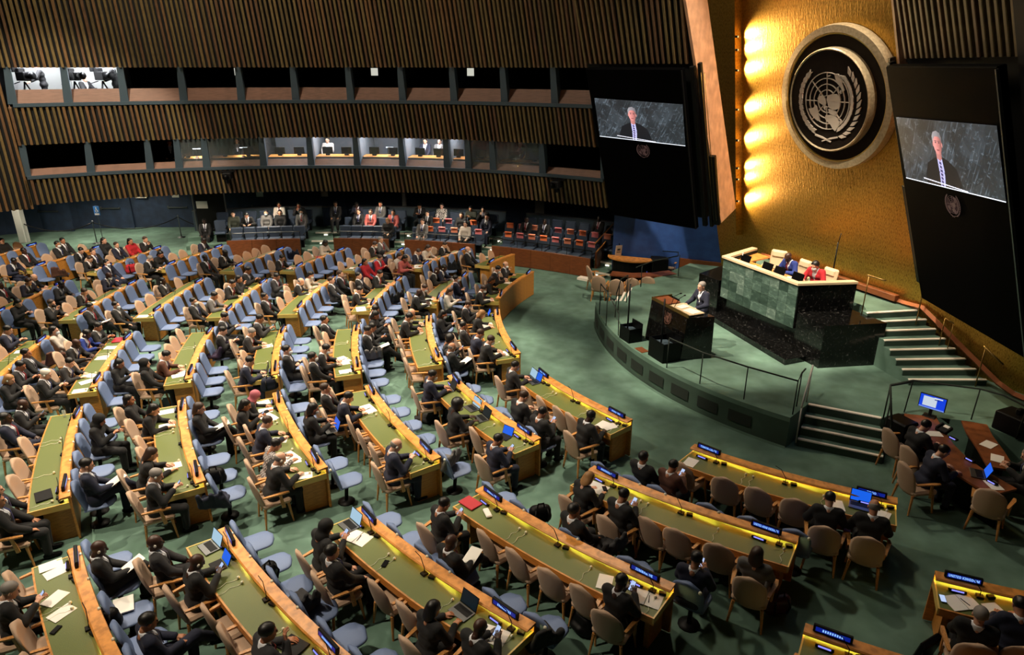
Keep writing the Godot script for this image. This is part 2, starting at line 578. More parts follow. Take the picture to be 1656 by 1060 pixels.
func slat_band(called: String, label: String, h0: float, h1: float, a0: float, a1: float, pointed: bool) -> void:
	# a leaning band of the curved wall: dark backing with one slat after another in front
	var g := G.new()
	var n := int((a1 - a0) / 2.0) + 1
	for i in n:
		var p := lerpf(a0, a1, float(i) / n)
		var q := lerpf(a0, a1, float(i + 1) / n)
		g.quad(cone(0.12, p, h0), cone(0.12, q, h0), cone(0.12, q, h1), cone(0.12, p, h1))
		g.quad(cone(0.3, q, h0), cone(0.3, p, h0), cone(0.3, p, h1), cone(0.3, q, h1))
		g.quad(cone(0.12, p, h1), cone(0.12, q, h1), cone(0.3, q, h1), cone(0.3, p, h1))
		g.quad(cone(0.3, p, h0), cone(0.3, q, h0), cone(0.12, q, h0), cone(0.12, p, h0))
	var w := struct(called, g.done(), M.back_black, label)
	var meshes := {}
	var a := a0 + 0.25
	while a < a1:
		var at := cone(0.05, a, h0)
		var top := cone(0.05, a, h1)
		var up := (top - at).normalized()
		var out := (BC + Vector3(0, at.y, 0) - at).normalized()
		var x := up.cross(out).normalized()
		var t := Transform3D(Basis(x, up, x.cross(up)), at)
		var len := (top - at).length()
		var s := part("slat", slat_mesh(len, pointed), M.slats[rng.randi() % 5], w, t)
		s.scale = Vector3(rng.randf_range(0.92, 1.08), 1, 1)
		a += 0.555 + rng.randf_range(-0.05, 0.05)

var slat_cache := {}
func slat_mesh(len: float, pointed: bool) -> ArrayMesh:
	var key := "%.2f%s" % [len, pointed]
	if not slat_cache.has(key):
		var g := G.new()
		g.box(Vector3(0, len / 2, 0), Vector3(0.088, len, 0.09), Transform3D(), 0.012)
		if pointed:   # a steel clip over the head of each slat
			g.quad(Vector3(-0.03, len, 0.03), Vector3(0.03, len, 0.03), Vector3(0.006, len + 0.09, 0.0), Vector3(-0.006, len + 0.09, 0.0))
			g.quad(Vector3(0.03, len, -0.03), Vector3(-0.03, len, -0.03), Vector3(-0.006, len + 0.09, 0.0), Vector3(0.006, len + 0.09, 0.0))
			g.quad(Vector3(0.03, len, 0.03), Vector3(0.03, len, -0.03), Vector3(0.006, len + 0.09, 0.0), Vector3(0.006, len + 0.09, 0.0))
			g.quad(Vector3(-0.03, len, -0.03), Vector3(-0.03, len, 0.03), Vector3(-0.006, len + 0.09, 0.0), Vector3(-0.006, len + 0.09, 0.0))
		slat_cache[key] = g.done()
	return slat_cache[key]

func shell() -> void:
	# floor, ceiling and the outer walls that close the hall
	struct("floor", G.new().box(Vector3(-5, -0.1, -17), Vector3(60, 0.2, 60)).done(), M.carpet, "green carpet of the hall floor")
	struct("ceiling", G.new().box(Vector3(-5, 18.5, -17), Vector3(60, 0.3, 60)).done(), M.back_black, "dark dome over the hall")
	var w := G.new()
	w.box(Vector3(-5, 9, 12.6), Vector3(60, 18.6, 0.4)).box(Vector3(-34.8, 9, -17), Vector3(0.4, 18.6, 60)).box(Vector3(24.8, 9, -17), Vector3(0.4, 18.6, 60)).box(Vector3(-5, 9, -46.8), Vector3(60, 18.6, 0.4))
	struct("wall_outer", w.done(), M.back_black, "dark outer walls of the hall")
	slat_band("wall_upper", "tall upper wall of vertical wooden slats over the press booths", 7.52, 13.5, -42.0, 40.5, false)
	slat_band("wall_middle", "middle balcony front of wooden slats between the two booth rows", 4.93, 6.24, -33.0, 35.9, true)
	slat_band("wall_lower", "lowest balcony front of wooden slats over the gallery", 2.69, 3.68, -33.4, 36.2, true)
	slat_band("wall_left", "left end wall of long wooden slats running past the booths", 2.55, 7.5, -42.0, -33.1, false)
	# soffit over the gallery and the wall of doors behind it
	var g := G.new()
	for i in 40:
		var p := -42.0 + i * 2.0
		var q := p + 2.0
		g.quad(cone(0.3, q, 2.66), cone(0.3, p, 2.66), cone(8.5, p, 2.66) , cone(8.5, q, 2.66))
		g.quad(cone(0.3, p, 2.72), cone(0.3, q, 2.72), cone(8.5, q, 2.72) , cone(8.5, p, 2.72))
	struct("trim_soffit", g.done(), M.back_black, "dark soffit under the lowest balcony")
	var pts := []
	for q in [[-29.5, -29.0], [-24.2, -32.2], [-21.4, -33.4], [-15.8, -34.0], [-10.0, -34.2], [-4.0, -34.0], [1.0, -33.2], [5.5, -31.0]]:
		pts.append(Vector3(q[0], 0, q[1]))
	pts.reverse()
	struct("wall_back", wall_strip(pts, 0, 2.7, 0.25), M.navy_wall, "dark navy wall under the balcony with push-bar doors")
	# doors with push bars and a paper notice over each
	var spots := [[-19.8, -33.58, 0.0], [-16.6, -33.82, 0.0], [-12.5, -34.0, 0.0], [-9.3, -34.05, 0.0], [-22.4, -32.85, 0.0]]
	var where := ["leftmost but one", "third from the left", "fourth from the left", "fifth from the left", "leftmost"]
	for i in spots.size():
		var t := face(Vector3(spots[i][0], 0, spots[i][1]), Vector3(-0.02, 0, -1))
		var d := struct("door_%d" % (i + 1), G.new().box(Vector3(0, 1.3, 0), Vector3(2.0, 2.6, 0.12), t, 0.01).done(), M.navy_wall, "navy exit door with push bar, %s in the wall under the balcony" % where[i])
		part("push_bar", G.new().box(Vector3(0, 1.0, 0.12), Vector3(0.95, 0.07, 0.06), t, 0.02).box(Vector3(-0.45, 1.0, 0.08), Vector3(0.06, 0.16, 0.06), t).box(Vector3(0.45, 1.0, 0.08), Vector3(0.06, 0.09, 0.06), t).done(), M.steel, d)
		part("notice", G.new().box(Vector3(0, 1.62, 0.075), Vector3(0.34, 0.26, 0.01), t).done(), M.paper, d)
	var nt := face(Vector3(-18.2, 0, -33.55), Vector3(-0.02, 0, -1))
	var no := thing("wall_notice", "pale notice with a dark square on the navy wall between two doors", "notice", nt)
	part("sheet", G.new().box(Vector3(0, 1.66, 0.01), Vector3(0.52, 0.32, 0.02)).done(), M.paper, no)
	part("panel", G.new().box(Vector3(0.13, 1.66, 0.025), Vector3(0.2, 0.24, 0.012)).done(), M.slate, no)
	# pale posts between the doors and the black doorway with its notice
	for q in [[-22.3, -30.6, 0.16, "pale square column at the left end of the slatted balcony"], [1.3, -32.2, 0.22, "pale square column behind the rows with orange tags"], [-5.3, -33.6, 0.1, "narrow pale column behind the middle gallery seats"]]:
		tag(part("column", G.new().box(Vector3(q[0], 1.3, q[1]), Vector3(q[2] * 2, 2.6, q[2] * 2), Transform3D(), 0.02).done(), M.white_metal, self), q[3], "column")
	var dw := thing("doorway", "black doorway panel with steel posts at the left end of the gallery", "doorway", Transform3D(Basis(), Vector3(-13.6, 0, -30.2)))
	part("panel", G.new().box(Vector3(0.0, 1.3, -0.5), Vector3(1.35, 2.6, 0.08), Transform3D(), 0.01).done(), M.black, dw)
	for s in [-1, 1]:
		part("post", G.new().box(Vector3(0.72 * s, 1.3, -0.42), Vector3(0.06, 2.6, 0.06), Transform3D(), 0.01).done(), M.steel, dw)
	part("notice", G.new().box(Vector3(-0.35, 1.72, -0.44), Vector3(0.5, 0.32, 0.02)).done(), M.paper, dw)
	# recessed lamps in the soffit over the gallery
	for q in [[-36.0, 24.0], [-30.0, 24.2], [-25.0, 24.4], [-22.0, 20.5], [-9.0, 19.9], [4.0, 19.9], [14.5, 19.9], [28.0, 19.9]]:
		var at := BC + Vector3(sin(deg_to_rad(q[0])) * q[1], 2.64, -cos(deg_to_rad(q[0])) * q[1])
		var o := thing("soffit_lamp", "recessed lamp in the soffit over the gallery, %s" % {-36.0: "leftmost", -30.0: "second from the left", -25.0: "third from the left", -22.0: "before the dark doorway", -9.0: "over the first seats", 4.0: "over the second seats", 14.5: "over the third seats", 28.0: "over the last seats"}[q[0]], "ceiling light", Transform3D(Basis(), at))
		part("lens", G.new().lathe([Vector2(0.001, -0.01), Vector2(0.14, -0.01), Vector2(0.14, 0.0), Vector2(0.001, 0.0)], 14).done(), glow(Color(1.0, 0.92, 0.8), 1.0), o)
		part("ring", G.new().lathe([Vector2(0.145, -0.02), Vector2(0.18, -0.02), Vector2(0.18, 0.02), Vector2(0.145, 0.02)], 14, Transform3D(), true).done(), M.black, o)
		var l := SpotLight3D.new()
		l.name = "light"
		l.position.y = -0.03
		l.rotation.x = -PI / 2
		l.light_energy = 10.0 if q[0] < -15 else (9.0 if q[0] < 25 else 3.5)
		l.light_color = Color(1.0, 0.94, 0.84)
		l.light_size = 0.14
		l.spot_angle = 78
		l.spot_angle_attenuation = 0.7
		l.spot_range = 20.0
		l.spot_attenuation = 2.0
		l.shadow_enabled = true
		o.add_child(l, true)
	# stanchions and their rope across the back floor, and a sign on a stand
	var feet := [Vector3(-22.4, 0, -30.6), Vector3(-18.9, 0, -30.4), Vector3(-15.6, 0, -31.6), Vector3(-13.0, 0, -31.6)]
	var tops := []
	for i in 3:
		var o := thing("rope_stanchion", ["steel rope stanchion beside the pale column at far left", "middle steel rope stanchion on the back floor", "right steel rope stanchion on the back floor"][i], "stanchion", Transform3D(Basis(), feet[i]))
		part("base", G.new().smooth(true).lathe([Vector2(0.17, 0), Vector2(0.17, 0.02), Vector2(0.05, 0.045), Vector2(0.02, 0.06)], 16).done(), M.steel, o)
		part("post", G.new().ring([Vector3(0, 0.05, 0), Vector3(0, 1.0, 0)], 8, 0.022).ball(Vector3(0, 1.03, 0), Vector3(0.035, 0.04, 0.035)).done(), M.steel, o)
	for i in 3: tops.append(feet[i] + Vector3(0, 0.97, 0))
	tops.append(feet[3] + Vector3(0, 0.9, 0))
	for i in 3:
		var line := []
		for k in 13:
			var s := k / 12.0
			line.append(tops[i].lerp(tops[i + 1], s) - Vector3(0, 0.42 * 4 * s * (1 - s), 0))
		tag(part("barrier_rope", G.new().smooth(true).ring(line, 6, 0.022).done(), M.black, self), ["black rope hanging from the far-left stanchion", "black rope between the two right stanchions", "black rope from the right stanchion to the doorway"][i], "rope")
	var so := thing("floor_sign", "blue accessible-place sign on a thin stand before the navy doors", "sign", Transform3D(Basis(), Vector3(-18.9, 0, -30.9)))
	part("stand", G.new().ring([Vector3(0, 0, 0), Vector3(0, 1.2, 0)], 6, 0.015).lathe([Vector2(0.15, 0), Vector2(0.15, 0.02), Vector2(0.02, 0.03)], 12).done(), M.steel, so)
	part("board", G.new().box(Vector3(0, 1.4, 0), Vector3(0.26, 0.42, 0.03), Transform3D(), 0.01).done(), plain(rgb(40, 110, 190), 0.5), so)
	part("lettering", G.new().box(Vector3(0, 1.25, 0.02), Vector3(0.2, 0.07, 0.01)).done(), M.paper, so)
	# a small wheelchair symbol of its own parts
	part("symbol", G.new().ball(Vector3(0.0, 1.53, 0.02), Vector3(0.025, 0.025, 0.01)).box(Vector3(0.0, 1.47, 0.02), Vector3(0.025, 0.09, 0.012)).box(Vector3(0.03, 1.43, 0.02), Vector3(0.07, 0.022, 0.012)).box(Vector3(0.06, 1.39, 0.02), Vector3(0.02, 0.07, 0.012)).ring(range(9).map(func(k): return Vector3(0.0 + cos(1.2 + k * 0.62) * 0.055, 1.4 + sin(1.2 + k * 0.62) * 0.055, 0.02)), 5, 0.009).done(), M.paper, so)

# ---------------------------------------------------------------- stage
func uvmap(x: float, y: float, z: float) -> Vector3:   # stage plan (u, v) and height
	return sp(x, z, y)

func rail(called: String, label: String, top: Array, feet: Array, m: Material, r := 0.018) -> void:
	var o := thing(called, label, "railing")
	part("handrail", G.new().smooth(true).ring(top, 7, r).done(), m, o)
	for q in feet:
		part("post", G.new().smooth(true).ring([q[0], q[1]], 6, r * 0.75).done(), m, o)

func flight(called: String, label: String, l0: Vector3, r0: Vector3, l1: Vector3, r1: Vector3, n: int, h0: float, rise: float) -> void:
	# steps with a pale nosing each; l0, r0 the ends of the lowest nosing, l1, r1 of the highest; each step reaches the next riser
	var o := struct(called, G.new().box(l0.lerp(r1, 0.5) * Vector3(1, 0, 1) + Vector3(0, h0 + 0.02, 0), Vector3(0.3, 0.04, 0.3)).done(), M.carpet_dark, label)
	for i in n:
		var s := float(i) / (n - 1)
		var e := float(i + 1) / (n - 1)
		var a := l0.lerp(l1, s); var b := r0.lerp(r1, s)
		var d := l0.lerp(l1, e); var c := r0.lerp(r1, e)
		var y := h0 + rise * (i + 1)
		var g := G.new()
		var q := [a, b, c, d]
		var lo: Array = q.map(func(p): return Vector3(p.x, h0, p.z))
		var hi: Array = q.map(func(p): return Vector3(p.x, y - 0.012, p.z))
		g.loft([lo, hi] if (q[1] - q[0]).cross(q[2] - q[1]).y > 0 else [lo, hi].map(func(w): w.reverse(); return w))
		part("step", g.done(), M.carpet, o)
		var mid := (a + b) / 2
		mid.y = y - 0.014
		var dir := (b - a).normalized()
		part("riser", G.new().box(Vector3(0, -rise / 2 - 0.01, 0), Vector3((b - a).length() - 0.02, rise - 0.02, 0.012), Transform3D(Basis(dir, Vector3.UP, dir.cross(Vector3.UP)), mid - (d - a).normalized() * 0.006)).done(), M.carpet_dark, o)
		part("nosing", G.new().box(Vector3(0, 0, 0), Vector3((b - a).length(), 0.035, 0.07), Transform3D(Basis(dir, Vector3.UP, dir.cross(Vector3.UP)), mid + (d - a).normalized() * 0.02), 0.008).done(), M.nosing, o)

func stage() -> void:
	# the round platform: a quarter-drum with notches for the two flights of steps
	var poly := PackedVector2Array()
	poly.append_array([Vector2(-2.0, 9.0), Vector2(-2.0, -8.0), Vector2(2.2, -6.6), Vector2(5.95, -4.84), Vector2(6.88, -3.76)])
	for i in 41:
		var a := deg_to_rad(lerpf(-28.0, 28.0, i / 40.0))
		poly.append(Vector2(cos(a), sin(a)) * 8.72)
	poly.append_array([Vector2(6.88, 3.76), Vector2(5.95, 4.84), Vector2(5.35, 4.9), Vector2(4.35, 5.7), Vector2(4.2, 6.6), Vector2(4.1, 9.0)])
	struct("floor_platform", G.new().prism(poly, 0.0, 0.72, uvmap).done(), M.carpet, "raised green platform of the speakers")
	# dark skirting band with grilles set in the rim
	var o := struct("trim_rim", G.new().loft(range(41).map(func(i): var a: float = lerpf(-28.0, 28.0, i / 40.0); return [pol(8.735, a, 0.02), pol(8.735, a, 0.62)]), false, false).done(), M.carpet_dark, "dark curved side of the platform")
	for i in 9:
		var a0 := -24.0 + i * 5.4
		var g := G.new().loft(range(7).map(func(k): var a: float = a0 + k * 0.6; return [pol(8.75, a, 0.2), pol(8.75, a, 0.47)]), false, false)
		part("grille", g.done(), M.vent, o)
	part("skirting", G.new().loft(range(41).map(func(i): var a: float = lerpf(-28.0, 28.0, i / 40.0); return [pol(8.78, a, 0.0), pol(8.76, a, 0.05)]), false, false).done(), M.carpet, o)
	flight("trim_steps", "four carpeted steps with pale nosings up the right side of the platform", sp(7.42, 4.12), sp(6.35, 5.36), sp(6.88, 3.76), sp(5.95, 4.84), 4, 0.0, 0.18)
	flight("trim_steps", "carpeted steps with pale nosings at the left side of the platform", sp(6.35, -5.36), sp(7.42, -4.12), sp(5.95, -4.84), sp(6.88, -3.76), 4, 0.0, 0.18)
	# upper walkway behind the marble desk and its eight steps down to the right
	var up := PackedVector2Array([Vector2(-2.0, -3.0), Vector2(3.0, -3.0), Vector2(3.4, -1.9), Vector2(3.4, 1.9), Vector2(3.7, 2.27), Vector2(2.4, 2.62), Vector2(-2.0, 2.7)])
	struct("floor_walkway", G.new().prism(up, 0.7, 1.9, uvmap).done(), M.carpet, "raised green walkway along the gold wall")
	flight("trim_stairs", "wide carpeted stairs with pale nosings beside the black marble block", sp(4.06, 3.95), sp(2.42, 4.66), sp(3.74, 2.3), sp(2.42, 2.64), 8, 0.72, 0.1475)
	# gold wall, leaning towards the audience
	var w := G.new()
	var gp := func(v: float, h: float, d: float) -> Vector3: return sp(2.36 + 0.2 * (h - 2.0) - d, v, h)
	w.quad(gp.call(9.5, 0.6, 0.0), gp.call(-4.95, 0.6, 0.0), gp.call(-6.6, 17.5, 0.0), gp.call(9.5, 17.5, 0.0))
	w.quad(gp.call(-4.95, 0.6, 0.3), gp.call(9.5, 0.6, 0.3), gp.call(9.5, 17.5, 0.3), gp.call(-6.6, 17.5, 0.3))
	w.quad(gp.call(-4.95, 0.6, 0.0), gp.call(-4.95, 0.6, 0.3), gp.call(-6.6, 17.5, 0.3), gp.call(-6.6, 17.5, 0.0))
	struct("wall_gold", w.done(), M.gold, "tall gold leaf wall behind the stage")
	# wooden skirting that runs along the wall and follows the stairs
	var line := [sp(2.42, -2.9, 1.96), sp(2.44, 2.3, 1.96), sp(2.44, 2.75, 2.0), sp(2.44, 4.9, 0.9), sp(2.44, 5.3, 0.78), sp(2.6, 9.0, 0.78)]
	struct("baseboard_wall", G.new().ring(line, 4, 0.07).done(), M.copper, "copper brown skirting along the gold wall and the stairs")
	struct("trim_ledge", G.new().box(Vector3.ZERO, Vector3(4.2, 0.16, 0.16), face(sp(2.52, 0.0, 2.05), -VA) * Transform3D(Basis(Vector3.UP, PI / 2), Vector3.ZERO), 0.01).done(), M.brown_wood, "dark wooden ledge at the foot of the gold wall")
	# low blue wall to the left of the stage
	struct("wall_blue", wall_strip([sp(0.6, -4.8), sp(2.2, -6.6), sp(4.3, -8.8)], 0.0, 3.4, 0.2), M.blue_wall, "blue wall under the left screen")
	struct("baseboard_left", wall_strip([sp(1.35, -5.56), sp(2.26, -6.58), sp(2.5, -6.9)], 0.0, 0.86, -0.06), M.copper, "brown skirting along the blue wall")
	# railings
	var T := [[8.52, -2.31], [8.62, -1.32], [8.6, 0.97], [8.42, 2.02], [8.02, 3.04], [7.55, 4.0]]
	rail("platform_railing", "thin dark railing along the right rim of the platform", [sp(8.6, 0.97, 1.5), sp(8.42, 2.02, 1.5), sp(8.02, 3.04, 1.5), sp(7.55, 4.0, 1.5), sp(7.2, 3.75, 1.52), sp(6.95, 3.6, 1.5)], [[sp(8.6, 0.97, 0.72), sp(8.6, 0.97, 1.5)], [sp(8.42, 2.02, 0.72), sp(8.42, 2.02, 1.5)], [sp(8.02, 3.04, 0.72), sp(8.02, 3.04, 1.5)], [sp(7.55, 4.0, 0.72), sp(7.55, 4.0, 1.5)], [sp(7.2, 3.75, 0.72), sp(7.2, 3.75, 1.52)]], M.vent)
	rail("stair_rail", "pale sloping handrail at the left of the right-hand steps", [sp(6.75, 3.6, 1.55), sp(7.5, 4.15, 0.95)], [[sp(6.85, 3.68, 0.72), sp(6.85, 3.68, 1.48)], [sp(7.48, 4.14, 0.1), sp(7.48, 4.14, 0.95)]], M.white_metal, 0.022)
	rail("stair_rail", "dark sloping handrail at the right of the right-hand steps", [sp(5.45, 4.95, 1.5), sp(5.98, 4.9, 1.5), sp(6.1, 5.02, 1.42), sp(6.4, 5.4, 0.95)], [[sp(5.98, 4.9, 0.72), sp(5.98, 4.9, 1.5)], [sp(6.38, 5.38, 0.05), sp(6.38, 5.38, 0.97)], [sp(6.15, 5.1, 0.3), sp(6.15, 5.1, 1.34)]], M.vent, 0.022)
	rail("platform_railing", "thin dark railing behind the corner table", [sp(5.95, 4.88, 1.5), sp(5.4, 4.95, 1.53), sp(4.45, 5.72, 1.5), sp(4.3, 6.1, 1.5), sp(4.4, 6.6, 1.5), sp(4.6, 7.2, 1.42)], [[sp(5.3, 4.85, 0.72), sp(5.4, 4.95, 1.53)], [sp(4.3, 5.62, 0.72), sp(4.45, 5.72, 1.5)], [sp(4.25, 6.5, 0.72), sp(4.4, 6.6, 1.5)]], M.vent)
	rail("platform_railing", "dark railing descending at the left end of the platform rim", [sp(8.2, -3.0, 1.66), sp(8.5, -2.1, 1.7), sp(8.6, -1.32, 1.36)], [[sp(8.2, -3.0, 0.72), sp(8.2, -3.0, 1.66)], [sp(8.5, -2.1, 0.72), sp(8.5, -2.1, 1.7)], [sp(8.57, -1.32, 0.72), sp(8.6, -1.32, 1.36)]], M.vent)
	rail("stair_rail", "dark handrail beside the left-hand steps of the platform", [sp(6.9, -3.6, 1.6), sp(7.2, -3.5, 1.55), sp(7.9, -2.6, 1.45)], [[sp(6.9, -3.6, 0.72), sp(6.9, -3.6, 1.6)], [sp(7.5, -3.1, 0.72), sp(7.5, -3.1, 1.5)], [sp(7.9, -2.6, 0.72), sp(7.9, -2.6, 1.45)]], M.vent)
	rail("platform_railing", "curved dark railing in front of the tan chair by the blue wall", [sp(5.9, -4.7, 1.45), sp(5.0, -5.0, 1.5), sp(3.9, -5.2, 1.5), sp(3.6, -5.6, 1.5), sp(3.9, -6.1, 1.45)], [[sp(5.6, -4.8, 0.72), sp(5.6, -4.8, 1.47)], [sp(3.75, -5.3, 0.72), sp(3.75, -5.3, 1.5)]], M.vent)
	for q in [[[4.0, 2.35, 2.0, 0.9, 0.0], "short brass rail at the back corner of the marble desk"], [[2.75, 2.9, 1.75, 0.9, -0.25], "brass handrail at the head of the wide stairs"], [[2.7, 4.6, 0.8, 0.9, -0.25], "brass handrail at the foot of the wide stairs"]]:
		var a: Array = q[0]
		rail("brass_rail", q[1], [sp(a[0], a[1] - 0.05, a[2] + a[3]), sp(a[0], a[1] + 0.45, a[2] + a[3] + a[4])], [[sp(a[0], a[1], a[2] - 0.1), sp(a[0], a[1], a[2] + a[3])]], M.brass, 0.02)
	rail("brass_rail", "pair of thin brass posts halfway up the wide stairs", [sp(2.62, 3.5, 2.0), sp(2.62, 3.72, 1.95)], [[sp(2.62, 3.5, 1.3), sp(2.62, 3.5, 2.0)], [sp(2.62, 3.72, 1.15), sp(2.62, 3.72, 1.95)]], M.brass, 0.016)
	# lectern
	var L := thing("lectern", "black marble lectern with round emblem on its front, alone on the platform", "lectern", Transform3D(Basis(-VA, Vector3.UP, -UA), sp(7.6, -0.06, 0.72)))
	# local axes: x along -v, z along -u, so the audience side is -z
	var body := PackedVector2Array([Vector2(0.8, -0.42), Vector2(-0.78, -0.42), Vector2(-0.98, 0.36), Vector2(-0.6, 0.36), Vector2(-0.55, 0.05), Vector2(0.45, 0.05), Vector2(0.5, 0.36), Vector2(0.86, 0.36)])
	var lean := func(x: float, y: float, z: float) -> Vector3: return Vector3(x * (1.0 - 0.03 * y), y, z + (0.1 * y if z < -0.2 else 0.0))
	part("body", G.new().prism(body, 0.0, 1.1, lean).done(), M.black_marble, L)
	part("rim", G.new().box(Vector3(0.0, 1.14, -0.3), Vector3(1.56, 0.08, 0.03)).box(Vector3(0.77, 1.13, 0.0), Vector3(0.03, 0.08, 0.62)).done(), M.brass, L)
	part("reading_desk", G.new().box(Vector3(-0.3, 1.13, -0.02), Vector3(0.85, 0.03, 0.5), Transform3D(), 0.01).done(), M.cream, L)
	part("panel", G.new().box(Vector3(0.5, 1.13, -0.02), Vector3(0.6, 0.03, 0.42), Transform3D(), 0.01).done(), M.brown_wood, L)
	part("nameplate", G.new().box(Vector3(0.0, 0.42, -0.405), Vector3(0.7, 0.26, 0.02), Transform3D(Basis(Vector3.RIGHT, 0.1), Vector3(0, 0, 0.0))).done(), plain(rgb(46, 50, 50), 0.5), L)
	for s in [-0.06, 0.08]:
		part("microphone", G.new().smooth(true).ring([Vector3(s, 1.14, -0.2), Vector3(s * 1.5, 1.36, -0.1), Vector3(s * 1.2, 1.42, 0.06)], 5, 0.008).ball(Vector3(s * 1.2, 1.42, 0.08), Vector3(0.018, 0.018, 0.04)).done(), M.black, L)
	emblem(L.transform.affine_inverse() * Transform3D(Basis(-VA, Vector3(0, 0.995, 0) - UA * 0.1, (-VA).cross(Vector3(0, 0.995, 0) - UA * 0.1)), sp(7.955, -0.06, 1.6)), 0.19, L, plain(rgb(120, 84, 74), 0.5, 0.3))
	for q in [[-0.25, "open sheets of white paper on the lectern before the speaker", 0.34], [0.12, "small stack of pale notes beside the lectern microphones", 0.2]]:
		tag(part("paper_sheet", G.new().box(Vector3.ZERO, Vector3(q[2], 0.006, 0.28)).done(), M.paper, self, L.transform * Transform3D(Basis(Vector3.UP, 0.2), Vector3(-0.25 + q[0], 1.15, 0.0))), q[1], "paper")
	# teleprompter stands: a black box with a thin pole
	for q in [[8.42, -0.95, "small black prompter box with a thin pole left of the lectern"], [8.3, 0.42, "larger black prompter box with a thin pole in front of the lectern"]]:
		var big: float = 1.25 if q[1] > 0 else 0.95
		var b := thing("prompter", q[2], "prompter", Transform3D(Basis(-VA, Vector3.UP, -UA), sp(q[0], q[1], 0.72)))
		part("box", G.new().box(Vector3(0, 0.2 * big, -0.2 * big), Vector3(0.5 * big, 0.4 * big, 0.03)).box(Vector3(0, 0.26 * big, 0.2 * big), Vector3(0.5 * big, 0.52 * big, 0.03)).box(Vector3(-0.24 * big, 0.2 * big, 0), Vector3(0.03, 0.4 * big, 0.4 * big)).box(Vector3(0.24 * big, 0.2 * big, 0), Vector3(0.03, 0.4 * big, 0.4 * big)).box(Vector3(0, 0.02, 0), Vector3(0.5 * big, 0.04, 0.42 * big)).done(), M.gloss_black, b)
		part("monitor", G.new().box(Vector3(0, 0.3 * big, 0), Vector3(0.42 * big, 0.02, 0.34 * big), Transform3D(Basis(Vector3.RIGHT, 0.15), Vector3.ZERO)).done(), M.slate, b)
		part("pole", G.new().smooth(true).ring([Vector3(0.05, 0.1, -0.08), Vector3(0.05, 1.55, -0.08)], 6, 0.022).done(), M.black, b)
	tag(part("floor_socket", G.new().box(Vector3.ZERO, Vector3(0.34, 0.012, 0.22), face(sp(8.55, -0.2, 0.727), UA)).done(), M.copper, self), "small copper coloured socket plate in the carpet before the lectern", "socket")

